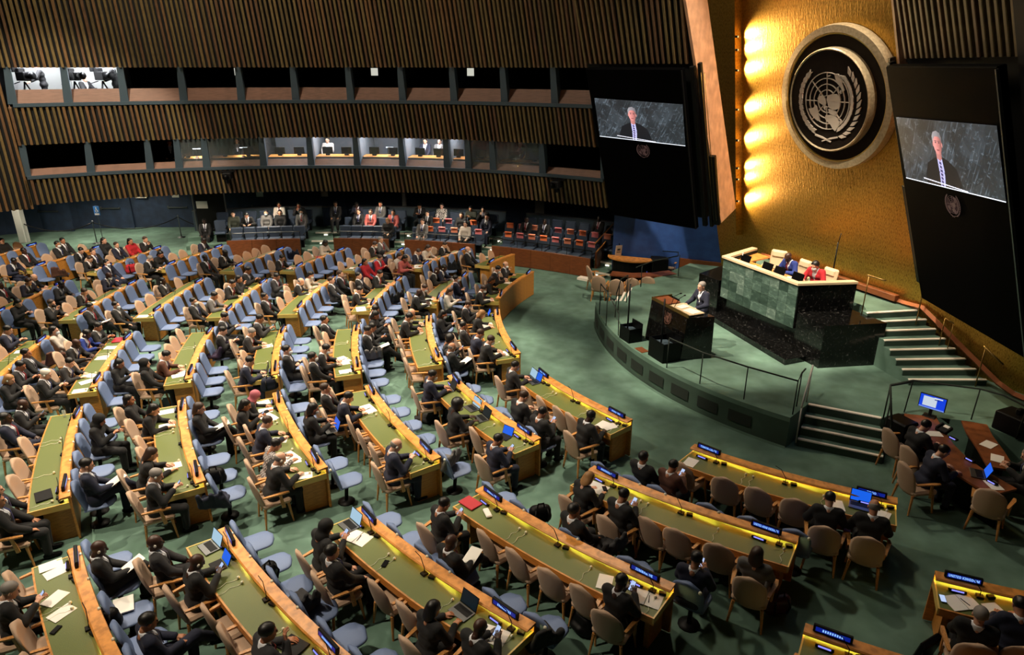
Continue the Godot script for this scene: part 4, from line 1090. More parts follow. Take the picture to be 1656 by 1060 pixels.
func booths() -> void:
	var ups := [-32.4, -27.1, -21.4, -15.0, -8.4, -1.9, 4.9, 11.5, 18.1, 24.6, 31.0, 36.0]
	var lows := [-32.9, -26.6, -20.4, -17.2, -14.1, -7.4, -1.6, 4.2, 10.0, 15.8, 18.6, 21.8, 28.2, 36.0]
	for tier in 2:
		var h0: float = [3.68, 6.24][tier]
		var sill: float = [4.02, 6.8][tier]
		var h1: float = [4.93, 7.52][tier]
		var marks: Array = [lows, ups][tier]
		var a0: float = marks[0]
		var a1: float = marks[-1]
		struct("trim_ledge", band(h0, -0.02, h0 + 0.12, -0.02, a0, a1), M.slate, "slate ledge on the %s balcony front" % ["lower", "upper"][tier])
		var s := struct("trim_sill", band(h0 + 0.12, 0.1, sill, 0.35, a0, a1), M.sill_wood, "brown wooden sill of the %s booths" % ["lower", "upper"][tier])
		for a in marks: booth_post(a, h0 + 0.1, h1 + 0.02, s)
		# floor, roof and back of the booths
		var fl := G.new()
		var n := 36
		for i in n:
			var p := lerpf(a0 - 1.0, a1 + 1.0, float(i) / n)
			var q := lerpf(a0 - 1.0, a1 + 1.0, float(i + 1) / n)
			fl.quad(cone(0.3, p, h0 - 0.3), cone(0.3, q, h0 - 0.3), cone(3.2, q, h0 - 0.3), cone(3.2, p, h0 - 0.3))
			fl.quad(cone(3.2, p, h1 + 0.5), cone(3.2, q, h1 + 0.5), cone(0.3, q, h1 + 0.5), cone(0.3, p, h1 + 0.5))
			fl.quad(cone(3.2, p, h0 - 0.3), cone(3.2, q, h0 - 0.3), cone(3.2, q, h1 + 0.5), cone(3.2, p, h1 + 0.5))
			fl.quad(cone(3.4, q, h0 - 0.3), cone(3.4, p, h0 - 0.3), cone(3.4, p, h1 + 0.5), cone(3.4, q, h1 + 0.5))
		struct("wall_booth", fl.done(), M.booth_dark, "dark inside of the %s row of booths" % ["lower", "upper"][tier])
		for i in marks.size() - 1:
			var p: float = marks[i]
			var q: float = marks[i + 1]
			var mid := (p + q) / 2
			# side walls between booths
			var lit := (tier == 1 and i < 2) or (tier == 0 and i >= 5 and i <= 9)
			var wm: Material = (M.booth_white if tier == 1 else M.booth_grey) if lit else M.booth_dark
			var side := G.new()
			side.loft([[cone(0.4, q - 0.1, h0), cone(3.1, q - 0.1, h0), cone(3.1, q - 0.1, h1 + 0.45), cone(0.4, q - 0.1, h1 + 0.45)], [cone(0.4, q + 0.1, h0), cone(3.1, q + 0.1, h0), cone(3.1, q + 0.1, h1 + 0.45), cone(0.4, q + 0.1, h1 + 0.45)]].map(func(w): w.reverse(); return w))
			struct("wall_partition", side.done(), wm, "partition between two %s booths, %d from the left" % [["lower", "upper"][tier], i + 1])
			if lit:
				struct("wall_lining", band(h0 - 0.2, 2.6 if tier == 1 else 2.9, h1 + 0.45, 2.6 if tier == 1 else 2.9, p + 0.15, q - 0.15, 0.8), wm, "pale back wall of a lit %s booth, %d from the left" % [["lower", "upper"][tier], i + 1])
				var at := cone(1.4, mid, h1 + 0.38)
				var o := thing("booth_lamp", "lamp under the ceiling of the lit %s booth, %s" % [["lower", "upper"][tier], ["first", "second", "third", "fourth", "fifth", "sixth", "seventh", "eighth", "ninth", "tenth"][i]], "ceiling light", face(at, at - BC))
				part("lens", G.new().box(Vector3(0, 0.02, 0), Vector3(1.0, 0.03, 0.3)).done(), glow(Color(1, 0.98, 0.94), 1.6), o)
				part("tray", G.new().box(Vector3(0, 0.06, 0), Vector3(1.1, 0.05, 0.4)).done(), M.white_metal, o)
				var l := AreaLight3D.new()
				l.name = "light"
				l.area_size = Vector2(1.0, 0.3)
				l.light_energy = (16.0 if tier == 1 else 7.0) * (q - p) / 5.5
				l.light_color = Color(0.97, 0.98, 1.0)
				l.rotation.x = -PI / 2
				l.position.y = -0.01
				l.shadow_enabled = true
				o.add_child(l, true)
			if tier == 0 and i >= 3 and i < 12:
				# leaning pane and, behind it, a desk with equipment
				var g := G.new()
				var w := 0.3
				g.quad(cone(0.12, p + w, h0 + 0.14), cone(0.12, q - w, h0 + 0.14), cone(0.14, q - w + 0.3, h1), cone(0.14, p + w + 0.3, h1))
				struct("window_%d" % (i - 2), g.done(), M.glass, "leaning glass pane of the lower booths, %d from the left" % (i - 2))
				var dt := thing("booth_desk", "narrow desk behind the glass of the lower booths, %s" % ["first", "second", "third", "fourth", "fifth", "sixth", "seventh", "eighth", "ninth"][i - 3], "desk")
				part("top", band(h0 + 0.42, 0.5, h0 + 0.44, 1.1, p + 0.4, q - 0.4, 1.0), M.rail_wood, dt)
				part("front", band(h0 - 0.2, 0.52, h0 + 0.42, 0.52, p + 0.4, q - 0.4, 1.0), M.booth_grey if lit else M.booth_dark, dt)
				for k in 2:
					if q - p < 4 and k == 1: continue
					var a := lerpf(p, q, 0.3 + 0.4 * k)
					var m := thing("booth_monitor", "dark monitor on the booth desk, %s pane from the left, %s" % [["first", "second", "third", "fourth", "fifth", "sixth", "seventh", "eighth", "ninth"][i - 3], ["left", "right"][k]], "monitor", face(cone(0.8, a, h0 + 0.44), cone(0.8, a, 0) - cone(0, a, 0)))
					part("screen", G.new().box(Vector3(0, 0.2, 0), Vector3(0.42, 0.28, 0.04), Transform3D(), 0.01).done(), M.black, m)
					part("foot", G.new().box(Vector3(0, 0.03, 0), Vector3(0.16, 0.06, 0.14), Transform3D(), 0.01).done(), M.black, m)
				if i < 5 or i == 7:
					var a := lerpf(p, q, 0.62)
					var lt := thing("desk_lamp", "small bright reading lamp on the booth desk behind the %s pane" % {3: "first", 4: "second", 7: "fifth"}[i], "lamp", face(cone(0.75, a, h0 + 0.44), cone(0.8, a, 0) - cone(0, a, 0)))
					part("base", G.new().lathe([Vector2(0.07, 0), Vector2(0.07, 0.02), Vector2(0.015, 0.03)], 10).ring([Vector3(0, 0.02, 0), Vector3(0, 0.3, 0), Vector3(0, 0.33, -0.12)], 5, 0.01).done(), M.steel, lt)
					part("tube", G.new().box(Vector3(0, 0.32, -0.16), Vector3(0.3, 0.025, 0.05)).done(), glow(Color(0.92, 0.96, 1.0), 4.0), lt)
					var l := AreaLight3D.new()
					l.name = "light"
					l.area_size = Vector2(0.28, 0.05)
					l.light_energy = 1.2
					l.light_color = Color(0.92, 0.96, 1.0)
					l.rotation.x = -PI / 2
					l.position = Vector3(0, 0.3, -0.16)
					l.shadow_enabled = true
					lt.add_child(l, true)
	# two pale notices hanging in the upper booths and small cameras on the lower balcony front
	for q in [[-8.9, 0.9, "narrow lit notice at the edge of the fourth upper booth"], [8.3, 0.35, "square white notice hanging in the upper booths, left of two"], [20.5, 0.35, "square white notice hanging in the upper booths, right of two"]]:
		tag(part("booth_notice", G.new().box(Vector3(0, -0.14, 0), Vector3(0.26 if q[1] < 0.5 else 0.1, 0.26, 0.02), face(cone(q[1], q[0], 7.5), cone(0, q[0], 0) - BC)).done(), glow(Color(0.9, 0.9, 0.84), 0.75), self), q[2], "notice")
	for q in [[-11.8, "black camera on the lower balcony front, left of two"], [30.2, "black camera on the lower balcony front, right of two"]]:
		var at := cone(-0.25, q[0], 3.45)
		var o := thing("wall_camera", q[1], "camera", face(at, BC + Vector3(0, at.y - 4, 0) - at))
		part("body", G.new().box(Vector3(0, 0, 0.06), Vector3(0.34, 0.26, 0.4), Transform3D(), 0.03).done(), M.black, o)
		part("lens", G.new().smooth(true).ring([Vector3(0, 0, -0.12), Vector3(0, 0, -0.34)], 10, [0.08, 0.11]).done(), M.gloss_black, o)
		part("bracket", G.new().box(Vector3(0, 0.16, 0.2), Vector3(0.6, 0.06, 0.1)).box(Vector3(0, -0.2, 0.1), Vector3(0.12, 0.2, 0.12)).done(), M.black, o)
	# television cameras on tripods in the two lit upper booths
	for q in [[-31.0, 1.1, 0.6, "television camera on tripod in the leftmost lit booth"], [-23.6, 1.0, -0.5, "television camera on tripod in the second lit booth"], [-26.3, 0.8, 0.9, "smaller television camera low at the left of the second lit booth"]]:
		var at := cone(q[1], q[0], 5.94)
		var o := thing("television_camera", q[3], "camera", face(at, Vector3(2, 0, 1)))
		part("body", G.new().box(Vector3(0, 1.28, 0.0), Vector3(0.26, 0.3, 0.5), Transform3D(), 0.02).box(Vector3(0, 1.48, 0.12), Vector3(0.22, 0.14, 0.2), Transform3D(), 0.02).done(), M.black, o)
		part("lens", G.new().smooth(true).ring([Vector3(0, 1.3, -0.25), Vector3(0, 1.3, -0.56)], 10, [0.1, 0.13]).done(), M.gloss_black, o)
		part("viewfinder", G.new().box(Vector3(0.05, 1.5, 0.36), Vector3(0.2, 0.16, 0.12), Transform3D(), 0.02).done(), M.black, o)
		part("handle", G.new().smooth(true).ring([Vector3(0.1, 1.1, 0.1), Vector3(0.14, 1.0, 0.55)], 5, 0.016).done(), M.black, o)
		for k in 3: part("leg", G.new().smooth(true).ring([Vector3(0, 1.1, 0), Vector3(sin(TAU * k / 3) * 0.45, 0, cos(TAU * k / 3) * 0.45)], 6, 0.03).done(), M.black, o)

# ---------------------------------------------------------------- gallery under the balcony
func gallery() -> void:
	# three low steps of seats on arcs round the side wall's centre; wooden fronts; stairs with lights between
	var arcs := [[-13.2, -4.1], [0.2, 7.5], [9.6, 19.1], [21.4, 34.6]]
	var gp := func(r: float, a: float, h: float) -> Vector3:
		var t := deg_to_rad(a)
		return BC + Vector3(sin(t) * r, h, -cos(t) * r)
	var slab := func(g: G, r0: float, r1: float, a0: float, a1: float, h0: float, h1: float) -> G:
		var n := maxi(2, int((a1 - a0) / 1.5))
		var rings := []
		for i in n + 1:
			var a := lerpf(a0, a1, float(i) / n)
			rings.append([gp.call(r1, a, h0), gp.call(r0, a, h0), gp.call(r0, a, h1), gp.call(r1, a, h1)])
		return g.loft(rings)
	for i in 3:
		struct("floor_tier", slab.call(G.new(), 19.0 + i * 0.9, 22.2 if i == 2 else 19.0 + (i + 1) * 0.9, -18.5, 36.0, 0.0, 0.17 * (i + 1)).done(), M.carpet, "%s carpeted tier of the gallery" % ["front", "middle", "top"][i])
	var ord := ["first", "second", "third", "last"]
	for i in 4:
		var a0: float = arcs[i][0]
		var a1: float = arcs[i][1]
		var o := thing("low_partition", "low brown wooden front of the gallery, %s from the left" % ord[i], "partition")
		var n := 3 if i < 3 else 5
		for k in n:
			part("panel", slab.call(G.new(), 18.66, 18.74, lerpf(a0, a1, float(k) / n) + 0.02, lerpf(a0, a1, float(k + 1) / n) - 0.02, 0.02, 0.74).done(), M.brown_wood, o)
		part("core", slab.call(G.new(), 18.69, 18.78, a0, a1, 0.0, 0.72).done(), M.black, o)
		var rl := thing("railing", "thin rail over the %s wooden gallery front" % ord[i], "railing")
		var top := []
		for k in 9: top.append(gp.call(18.78, lerpf(a0, a1, k / 8.0), 1.02))
		part("handrail", G.new().smooth(true).ring(top, 6, 0.018).done(), M.steel if i < 3 else M.black, rl)
		for k in 5: part("post", G.new().ring([gp.call(18.78, lerpf(a0, a1, k / 4.0), 0.0), gp.call(18.78, lerpf(a0, a1, k / 4.0), 1.02)], 5, 0.012).done(), M.black, rl)
	# steps between the blocks, each with small lamps
	for q in [[-2.0, "between first and second seats"], [8.5, "between second and third seats"], [20.2, "between third and last seats"], [35.2, "at the right end"]]:
		var o := struct("trim_steps", slab.call(G.new(), 18.2, 18.5, q[0] - 1.5, q[0] + 1.5, 0.0, 0.085).done(), M.nosing, "gallery steps %s" % q[1])
		for k in 3:
			part("nosing", slab.call(G.new(), 18.97 + k * 0.9, 19.05 + k * 0.9, q[0] - 1.5, q[0] + 1.5, 0.12 + k * 0.17, 0.178 + k * 0.17).done(), M.nosing, o)
			part("step_lamp", G.new().box(Vector3(0, 0, 0), Vector3(0.16, 0.05, 0.02), face(gp.call(18.94 + k * 0.9, q[0] - 0.2, 0.07 + k * 0.17), gp.call(1.0, q[0], 0.0) - BC)).done(), M.step_light, o)
	# back rail
	var walls := [[-18.0, -3.2, "grey barrier with steel rail behind the left gallery seats"], [0.6, 19.5, "grey barrier with steel rail behind the middle gallery seats"], [22.0, 36.4, "grey barrier with steel rail behind the seats with orange tags"]]
	for q in walls:
		var o := thing("barrier", q[2], "barrier")
		part("panel", slab.call(G.new(), 22.1, 22.2, q[0], q[1], 0.5, 1.42).done(), M.slate, o)
		part("rail", slab.call(G.new(), 22.06, 22.24, q[0], q[1], 1.42, 1.46).done(), M.steel, o)
	# the seats
	var proto := thing("auditorium_chair", "", "chair")
	var bm := G.new().smooth(false)
	bm.box(Vector3(0, 0.62, 0.2), Vector3(0.5, 0.56, 0.1), Transform3D(Basis(Vector3.RIGHT, 0.12), Vector3(0, 0.04, -0.06)), 0.04)
	part("back", bm.done(), M.dark_blue, proto)
	part("seat", G.new().box(Vector3(0, 0.42, -0.06), Vector3(0.48, 0.1, 0.44), Transform3D(), 0.035).done(), M.dark_blue, proto)
	part("base", G.new().box(Vector3(0, 0.19, 0.0), Vector3(0.4, 0.38, 0.1), Transform3D(), 0.01).done(), M.black, proto)
	for s in [-1, 1]: part("arm", G.new().box(Vector3(0.25 * s, 0.6, -0.02), Vector3(0.05, 0.03, 0.34), Transform3D(), 0.01).done(), M.black, proto)
	var tagm := [plain(rgb(232, 120, 70), 0.7), plain(rgb(226, 128, 134), 0.7), plain(rgb(240, 150, 120), 0.7)]
	var words := ["front", "middle", "back"]
	var used := false
	for b in 4:
		for r in 3:
			var a0: float = arcs[b][0] + 0.9
			var a1: float = arcs[b][1] - 0.6
			if b == 3:
				a0 = [22.4, 21.6, 23.2][r]; a1 = [33.2, 35.4, 34.8][r]
			if b == 0 and r > 0: a0 = -14.5
			var n := int(round((a1 - a0) / 1.62)) + 1
			for k in n:
				var a := lerpf(a0, a1, float(k) / maxi(1, n - 1))
				var at: Vector3 = gp.call(19.45 + r * 0.9, a, 0.17 * (r + 1))
				var t := face(at, BC - Vector3(at.x, 0, at.z))
				var tagged := (b == 3 and r < 2) or (b == 2 and r < 2 and k >= n - 5)
				var lab := "%s gallery seat, %s row of the %s block, %s" % ["tagged" if tagged else "dark blue", words[r], ord[b], count_word(k, n)]
				var s: Node3D
				if not used:
					s = proto; s.transform = t; s.set_meta("label", lab); used = true
					s.set_meta("group", "gallery seats")
				else:
					s = copy(proto, t, lab, "gallery seats")
				if tagged:
					var tg := part("paper_tag", G.new().box(Vector3(0, 0.965, 0.165), Vector3(0.3, 0.012, 0.14), Transform3D(), 0.004).box(Vector3(0, 0.87, 0.09), Vector3(0.3, 0.18, 0.014), Transform3D(Basis(Vector3.RIGHT, 0.12), Vector3(0, -0.01, 0.0))).done(), tagm[(k * 7 + r * 3 + b) % 3], self, t)
					tag(tg, "%s tag on a gallery seat, %s row of the %s block, %s" % [["orange", "pink", "pale orange"][(k * 7 + r * 3 + b) % 3], words[r], ord[b], count_word(k, n)], "seat tag", "paper tags on the gallery seats")

func count_word(k: int, n: int) -> String:
	var w := ["first", "second", "third", "fourth", "fifth", "sixth", "seventh", "eighth", "ninth", "tenth", "eleventh", "twelfth"]
	return w[k] + " from the left"

# ---------------------------------------------------------------- people
var kit := {}       # pose -> meshes
var hairs := {}
var skin := {}
var cloth := {}

func head_field(cell: float) -> Array:
	var f := Field.new(Vector3(-0.1, -0.26, -0.13), Vector3(0.1, 0.135, 0.12), cell)
	f.ell(Vector3(0, 0.035, 0.014), Vector3(0.077, 0.088, 0.097), 0.02)
	f.ell(Vector3(0, -0.036, -0.026), Vector3(0.06, 0.082, 0.07), 0.03)
	f.cap(Vector3(0, -0.096, -0.058), Vector3(0, -0.1, -0.05), 0.022, 0.02, 0.03)
	f.cap(Vector3(-0.034, 0.03, -0.078), Vector3(0.034, 0.03, -0.078), 0.012, 0.012, 0.015)
	f.cap(Vector3(0, 0.014, -0.09), Vector3(0, -0.024, -0.108), 0.009, 0.015, 0.012)
	f.cap(Vector3(-0.02, -0.06, -0.088), Vector3(0.02, -0.06, -0.088), 0.009, 0.009, 0.012)
	for s: float in [-1.0, 1.0]:
		f.ell(Vector3(0.033 * s, 0.008, -0.104), Vector3(0.018, 0.012, 0.016), 0.012, true)
		f.ell(Vector3(0.079 * s, -0.006, 0.012), Vector3(0.011, 0.031, 0.02), 0.006)
	f.cap(Vector3(0, -0.06, 0.025), Vector3(0, -0.19, 0.04), 0.052, 0.056, 0.03)
	return f.net()

func hand_field(cell: float, curl: float) -> Array:
	# a right hand, wrist at the origin, fingers along -Z, palm down, thumb towards -X
	var f := Field.new(Vector3(-0.075, -0.11, -0.2), Vector3(0.06, 0.04, 0.07), cell)
	f.cap(Vector3(0, 0, 0.03), Vector3(0, 0, -0.02), 0.024, 0.022, 0.02)
	for x in [-0.024, 0.0, 0.024]: f.cap(Vector3(x * 0.7, 0, -0.02), Vector3(x, 0.002, -0.082), 0.016, 0.013, 0.016)
	var ln := [0.92, 1.05, 1.0, 0.78]
	for i in 4:
		var p := Vector3(-0.032 + 0.0215 * i, 0.002, -0.086 + absf(i - 1.3) * 0.004)
		var a := 0.12 + curl * 0.35
		for k in 3:
			var d := Vector3((i - 1.5) * 0.05, -sin(a), -cos(a)).normalized()
			var q: Vector3 = p + d * ([0.043, 0.027, 0.021][k] * ln[i])
			f.cap(p, q, 0.0092 - k * 0.0006, 0.0088 - k * 0.0006, 0.004)
			p = q
			a += curl * 0.55 + 0.08
	var tp := [Vector3(-0.022, -0.004, -0.02), Vector3(-0.048, -0.012 - curl * 0.012, -0.052), Vector3(-0.056 + curl * 0.012, -0.018 - curl * 0.022, -0.08), Vector3(-0.055 + curl * 0.024, -0.02 - curl * 0.03, -0.103)]
	for k in 3: f.cap(tp[k], tp[k + 1], 0.013 - k * 0.0015, 0.0115 - k * 0.0015, 0.008)
	return f.net()

func bounds(bones: Array, grow: float) -> AABB:
	var b := AABB(bones[0][0], Vector3.ZERO)
	for q in bones:
		b = b.expand(q[0]).expand(q[1])
	return b.grow(grow)

func bone_net(bones: Array, cell: float, k: float, extra := 0.0, cutter = null) -> Array:
	var b := bounds(bones, 0.19 + extra)
	var f := Field.new(b.position, b.end, cell)
	for q in bones: f.cap(q[0], q[1], q[2] + extra, q[3] + extra, k)
	if cutter != null: f.cut(cutter)
	return f.net()

func arm_joint(s: Vector3, w: Vector3, pole: Vector3) -> Vector3:
	var d := w - s
	var l := minf(d.length(), 0.535)
	var mid := s + d * 0.5
	var h := sqrt(maxf(0.0, 0.272 * 0.272 - l * l / 4.0))
	var n := d.normalized()
	return mid + (pole - n * pole.dot(n)).normalized() * h

func build_pose(id: String, lod: float) -> Dictionary:
	# joints of one posture, seat 0.46 m high, looking along -Z
	var lean := 0.0
	var stand := 0.0
	var pitch := -0.12
	var wr := [Vector3(-0.16, 0.62, -0.3), Vector3(0.16, 0.62, -0.3)]
	var aim := [Vector3(0.5, -0.2, -0.8), Vector3(-0.5, -0.2, -0.8)]
	var knee := [Vector3(-0.12, 0.5, -0.43), Vector3(0.12, 0.5, -0.43)]
	var foot := [Vector3(-0.12, 0.08, -0.42), Vector3(0.12, 0.08, -0.42)]
	var curl := [0.5, 0.5]
	match id:
		"D":   # leaning over the desk, forearms on it
			lean = 0.3; pitch = -0.4
			wr = [Vector3(-0.15, 0.79, -0.42), Vector3(0.13, 0.79, -0.45)]
			aim = [Vector3(0.6, -0.05, -0.8), Vector3(-0.5, -0.05, -0.9)]
		"T":   # typing
			lean = 0.16; pitch = -0.3
			wr = [Vector3(-0.11, 0.81, -0.4), Vector3(0.11, 0.81, -0.4)]
			aim = [Vector3(0.1, -0.15, -1), Vector3(-0.1, -0.15, -1)]
			curl = [0.45, 0.45]
		"P":   # reading a phone held before the chest
			lean = 0.1; pitch = -0.42
			wr = [Vector3(-0.07, 0.86, -0.36), Vector3(0.09, 0.88, -0.34)]
			aim = [Vector3(0.3, 0.5, -0.6), Vector3(-0.4, 0.6, -0.5)]
			curl = [0.9, 0.9]
		"X":   # legs crossed, hands in the lap
			lean = -0.1; pitch = -0.35
			wr = [Vector3(-0.1, 0.68, -0.28), Vector3(0.08, 0.7, -0.3)]
			knee = [Vector3(-0.1, 0.52, -0.44), Vector3(0.02, 0.66, -0.47)]
			foot = [Vector3(-0.1, 0.08, -0.42), Vector3(-0.1, 0.34, -0.72)]
		"C":   # chin on one hand
			lean = 0.24; pitch = -0.12
			wr = [Vector3(-0.15, 0.79, -0.4), Vector3(0.07, 1.0, -0.33)]
			aim = [Vector3(0.7, -0.05, -0.7), Vector3(-0.25, 0.95, 0.15)]
			curl = [0.5, 0.8]
		"F":   # arms folded
			lean = -0.08; pitch = -0.1
			wr = [Vector3(0.08, 0.86, -0.2), Vector3(-0.08, 0.82, -0.22)]
			aim = [Vector3(0.9, 0.1, 0.25), Vector3(-0.9, 0.05, 0.25)]
		"S":   # standing at the lectern
			stand = 0.44; lean = 0.12; pitch = -0.15
			wr = [Vector3(-0.2, 1.13, -0.36), Vector3(0.2, 1.13, -0.36)]
			aim = [Vector3(0.3, -0.15, -1), Vector3(-0.3, -0.15, -1)]
		"K":   # standing behind a television camera
			stand = 0.44; lean = 0.1; pitch = -0.1
			wr = [Vector3(-0.12, 1.25, -0.42), Vector3(0.16, 1.1, -0.4)]
		_:     # sitting back, hands in the lap
			lean = -0.12
	var hipc := Vector3(0, 0.565 + stand, 0)
	if stand > 0.0:
		knee = [Vector3(-0.1, 0.53, -0.02), Vector3(0.1, 0.53, -0.02)]
		foot = [Vector3(-0.11, 0.08, 0.02), Vector3(0.11, 0.08, 0.02)]
	var B := Basis(Vector3.RIGHT, -lean)
	var at := func(x: float, y: float, z: float) -> Vector3: return hipc + B * Vector3(x, y, z)
	var hb := Basis(Vector3.RIGHT, -lean * 0.4 + pitch)
	var neck: Vector3 = at.call(0, 0.5, 0.02)
	var ht := Transform3D(hb, neck + Vector3(0, 0.0, -0.01) + hb * Vector3(0, 0.125, -0.025))
	var torso := [[at.call(-0.075, 0.0, 0.0), at.call(0.075, 0.0, 0.0), 0.112, 0.112], [at.call(-0.05, 0.17, 0.0), at.call(0.05, 0.17, 0.0), 0.105, 0.105], [at.call(-0.085, 0.33, 0.005), at.call(0.085, 0.33, 0.005), 0.108, 0.108], [at.call(-0.15, 0.44, 0.01), at.call(0.15, 0.44, 0.01), 0.066, 0.066], [at.call(0, 0.45, 0.015), at.call(0, 0.53, 0.02), 0.062, 0.054]]
	var arms := []
	var sleeves := []
	var hands := []
	for i in 2:
		var s := -1.0 if i == 0 else 1.0
		var sh: Vector3 = at.call(0.175 * s, 0.44, 0.01)
		var e := arm_joint(sh, wr[i], Vector3(0.55 * s, -0.75, 0.25))
		var d: Vector3 = (wr[i] - e).normalized()
		var w: Vector3 = e + d * 0.255
		arms.append_array([[sh, e, 0.047, 0.038], [e, w, 0.038, 0.026]])
		sleeves.append_array([[sh, e, 0.062, 0.052], [e, w - d * 0.015, 0.052, 0.04]])
		var dir: Vector3 = (d + aim[i].normalized() * 0.9).normalized()
		var upv := Vector3.UP if absf(dir.y) < 0.85 else Vector3(0, 0.3, 1)
		hands.append(Transform3D(Basis.looking_at(dir, upv), w))
	var legs := []
	var hose := []
	var shoes := []
	for i in 2:
		var s := -1.0 if i == 0 else 1.0
		var hp := hipc + Vector3(0.09 * s, -0.02, 0.0)
		legs.append_array([[hp, knee[i], 0.082, 0.054], [knee[i], foot[i], 0.052, 0.034], [foot[i], foot[i] + Vector3(0, -0.03, -0.1), 0.034, 0.03]])
		hose.append_array([[hp, knee[i], 0.1, 0.075], [knee[i], foot[i] + Vector3(0, 0.04, 0), 0.07, 0.058]])
		var tip := Vector3(0, -0.035, -0.15) if not (id == "X" and i == 1) else Vector3(0, -0.1, -0.12)
		shoes.append_array([[foot[i] + Vector3(0, -0.03, 0.045), foot[i] + Vector3(0, -0.035, -0.02), 0.042, 0.045], [foot[i] + Vector3(0, -0.03, 0), foot[i] + tip, 0.045, 0.034], [foot[i], foot[i] + Vector3(0, 0.06, 0), 0.042, 0.04]])
	var cell := 0.02 * lod
	var bag := Bag.new()
	bag.add(bone_net(torso + arms + legs, cell * 1.25, 0.03, -0.006))
	bag.add(heads[lod], ht)
	bag.add(hand(lod, curl[0]), hands[0], true)
	bag.add(hand(lod, curl[1]), hands[1])
	# jacket with an open front over the shirt
	var inv := Transform3D(B, hipc).affine_inverse()
	var open := func(p: Vector3) -> float:
		var q := inv * p
		return (q.y - 0.2) * 0.24 - absf(q.x) if q.z < 0.0 and q.y > 0.2 and q.y < 0.56 else -0.01
	var coat := [[at.call(-0.085, -0.03, -0.01), at.call(0.085, -0.03, -0.01), 0.112, 0.112]]
	var out := {"head": ht, "hands": hands, "body": bag.done()}
	out.jacket = Bag.new().add(bone_net(torso.slice(0, 4) + sleeves + coat, cell, 0.035, 0.012, open)).done()
	out.top = Bag.new().add(bone_net(torso.slice(0, 4) + sleeves, cell, 0.035, 0.009)).done()
	var chest := func(p: Vector3) -> float:
		var q := inv * p
		return maxf(maxf(0.16 - q.y, q.y - 0.535), maxf(absf(q.x) - 0.12, (q.y - 0.46) * 3.0 - 0.2))
	out.shirt = Bag.new().add(bone_net(torso.slice(1), cell, 0.03, 0.006, chest)).done()
	out.trousers = Bag.new().add(bone_net([torso[0]] + hose, cell * 1.1, 0.03, 0.004)).done()
	out.shoes = Bag.new().add(bone_net(shoes, cell * 0.9, 0.02)).done()
	# tie down the middle of the shirt
	var g := G.new()
	var rows := []
	for k in 7:
		var y := 0.49 - k * 0.045
		var zf := -0.118 - 0.01 * sin(k * 0.5)
		if y > 0.44: zf = -0.066 - (0.49 - y) * 0.6
		var w := 0.02 if k == 0 else 0.014 + k * 0.0035
		rows.append([at.call(-w, y, zf), at.call(w, y, zf), at.call(w, y, zf - 0.008), at.call(-w, y, zf - 0.008)])
	g.loft(rows)
	out.tie = g.done()
	out.stand = stand
	return out

var heads := {}
var hand_cache := {}
func hand(lod: float, curl: float) -> Array:
	var key := "%.1f %.1f" % [lod, curl]
	if not hand_cache.has(key): hand_cache[key] = hand_field(0.0055 * lod, curl)
	return hand_cache[key]

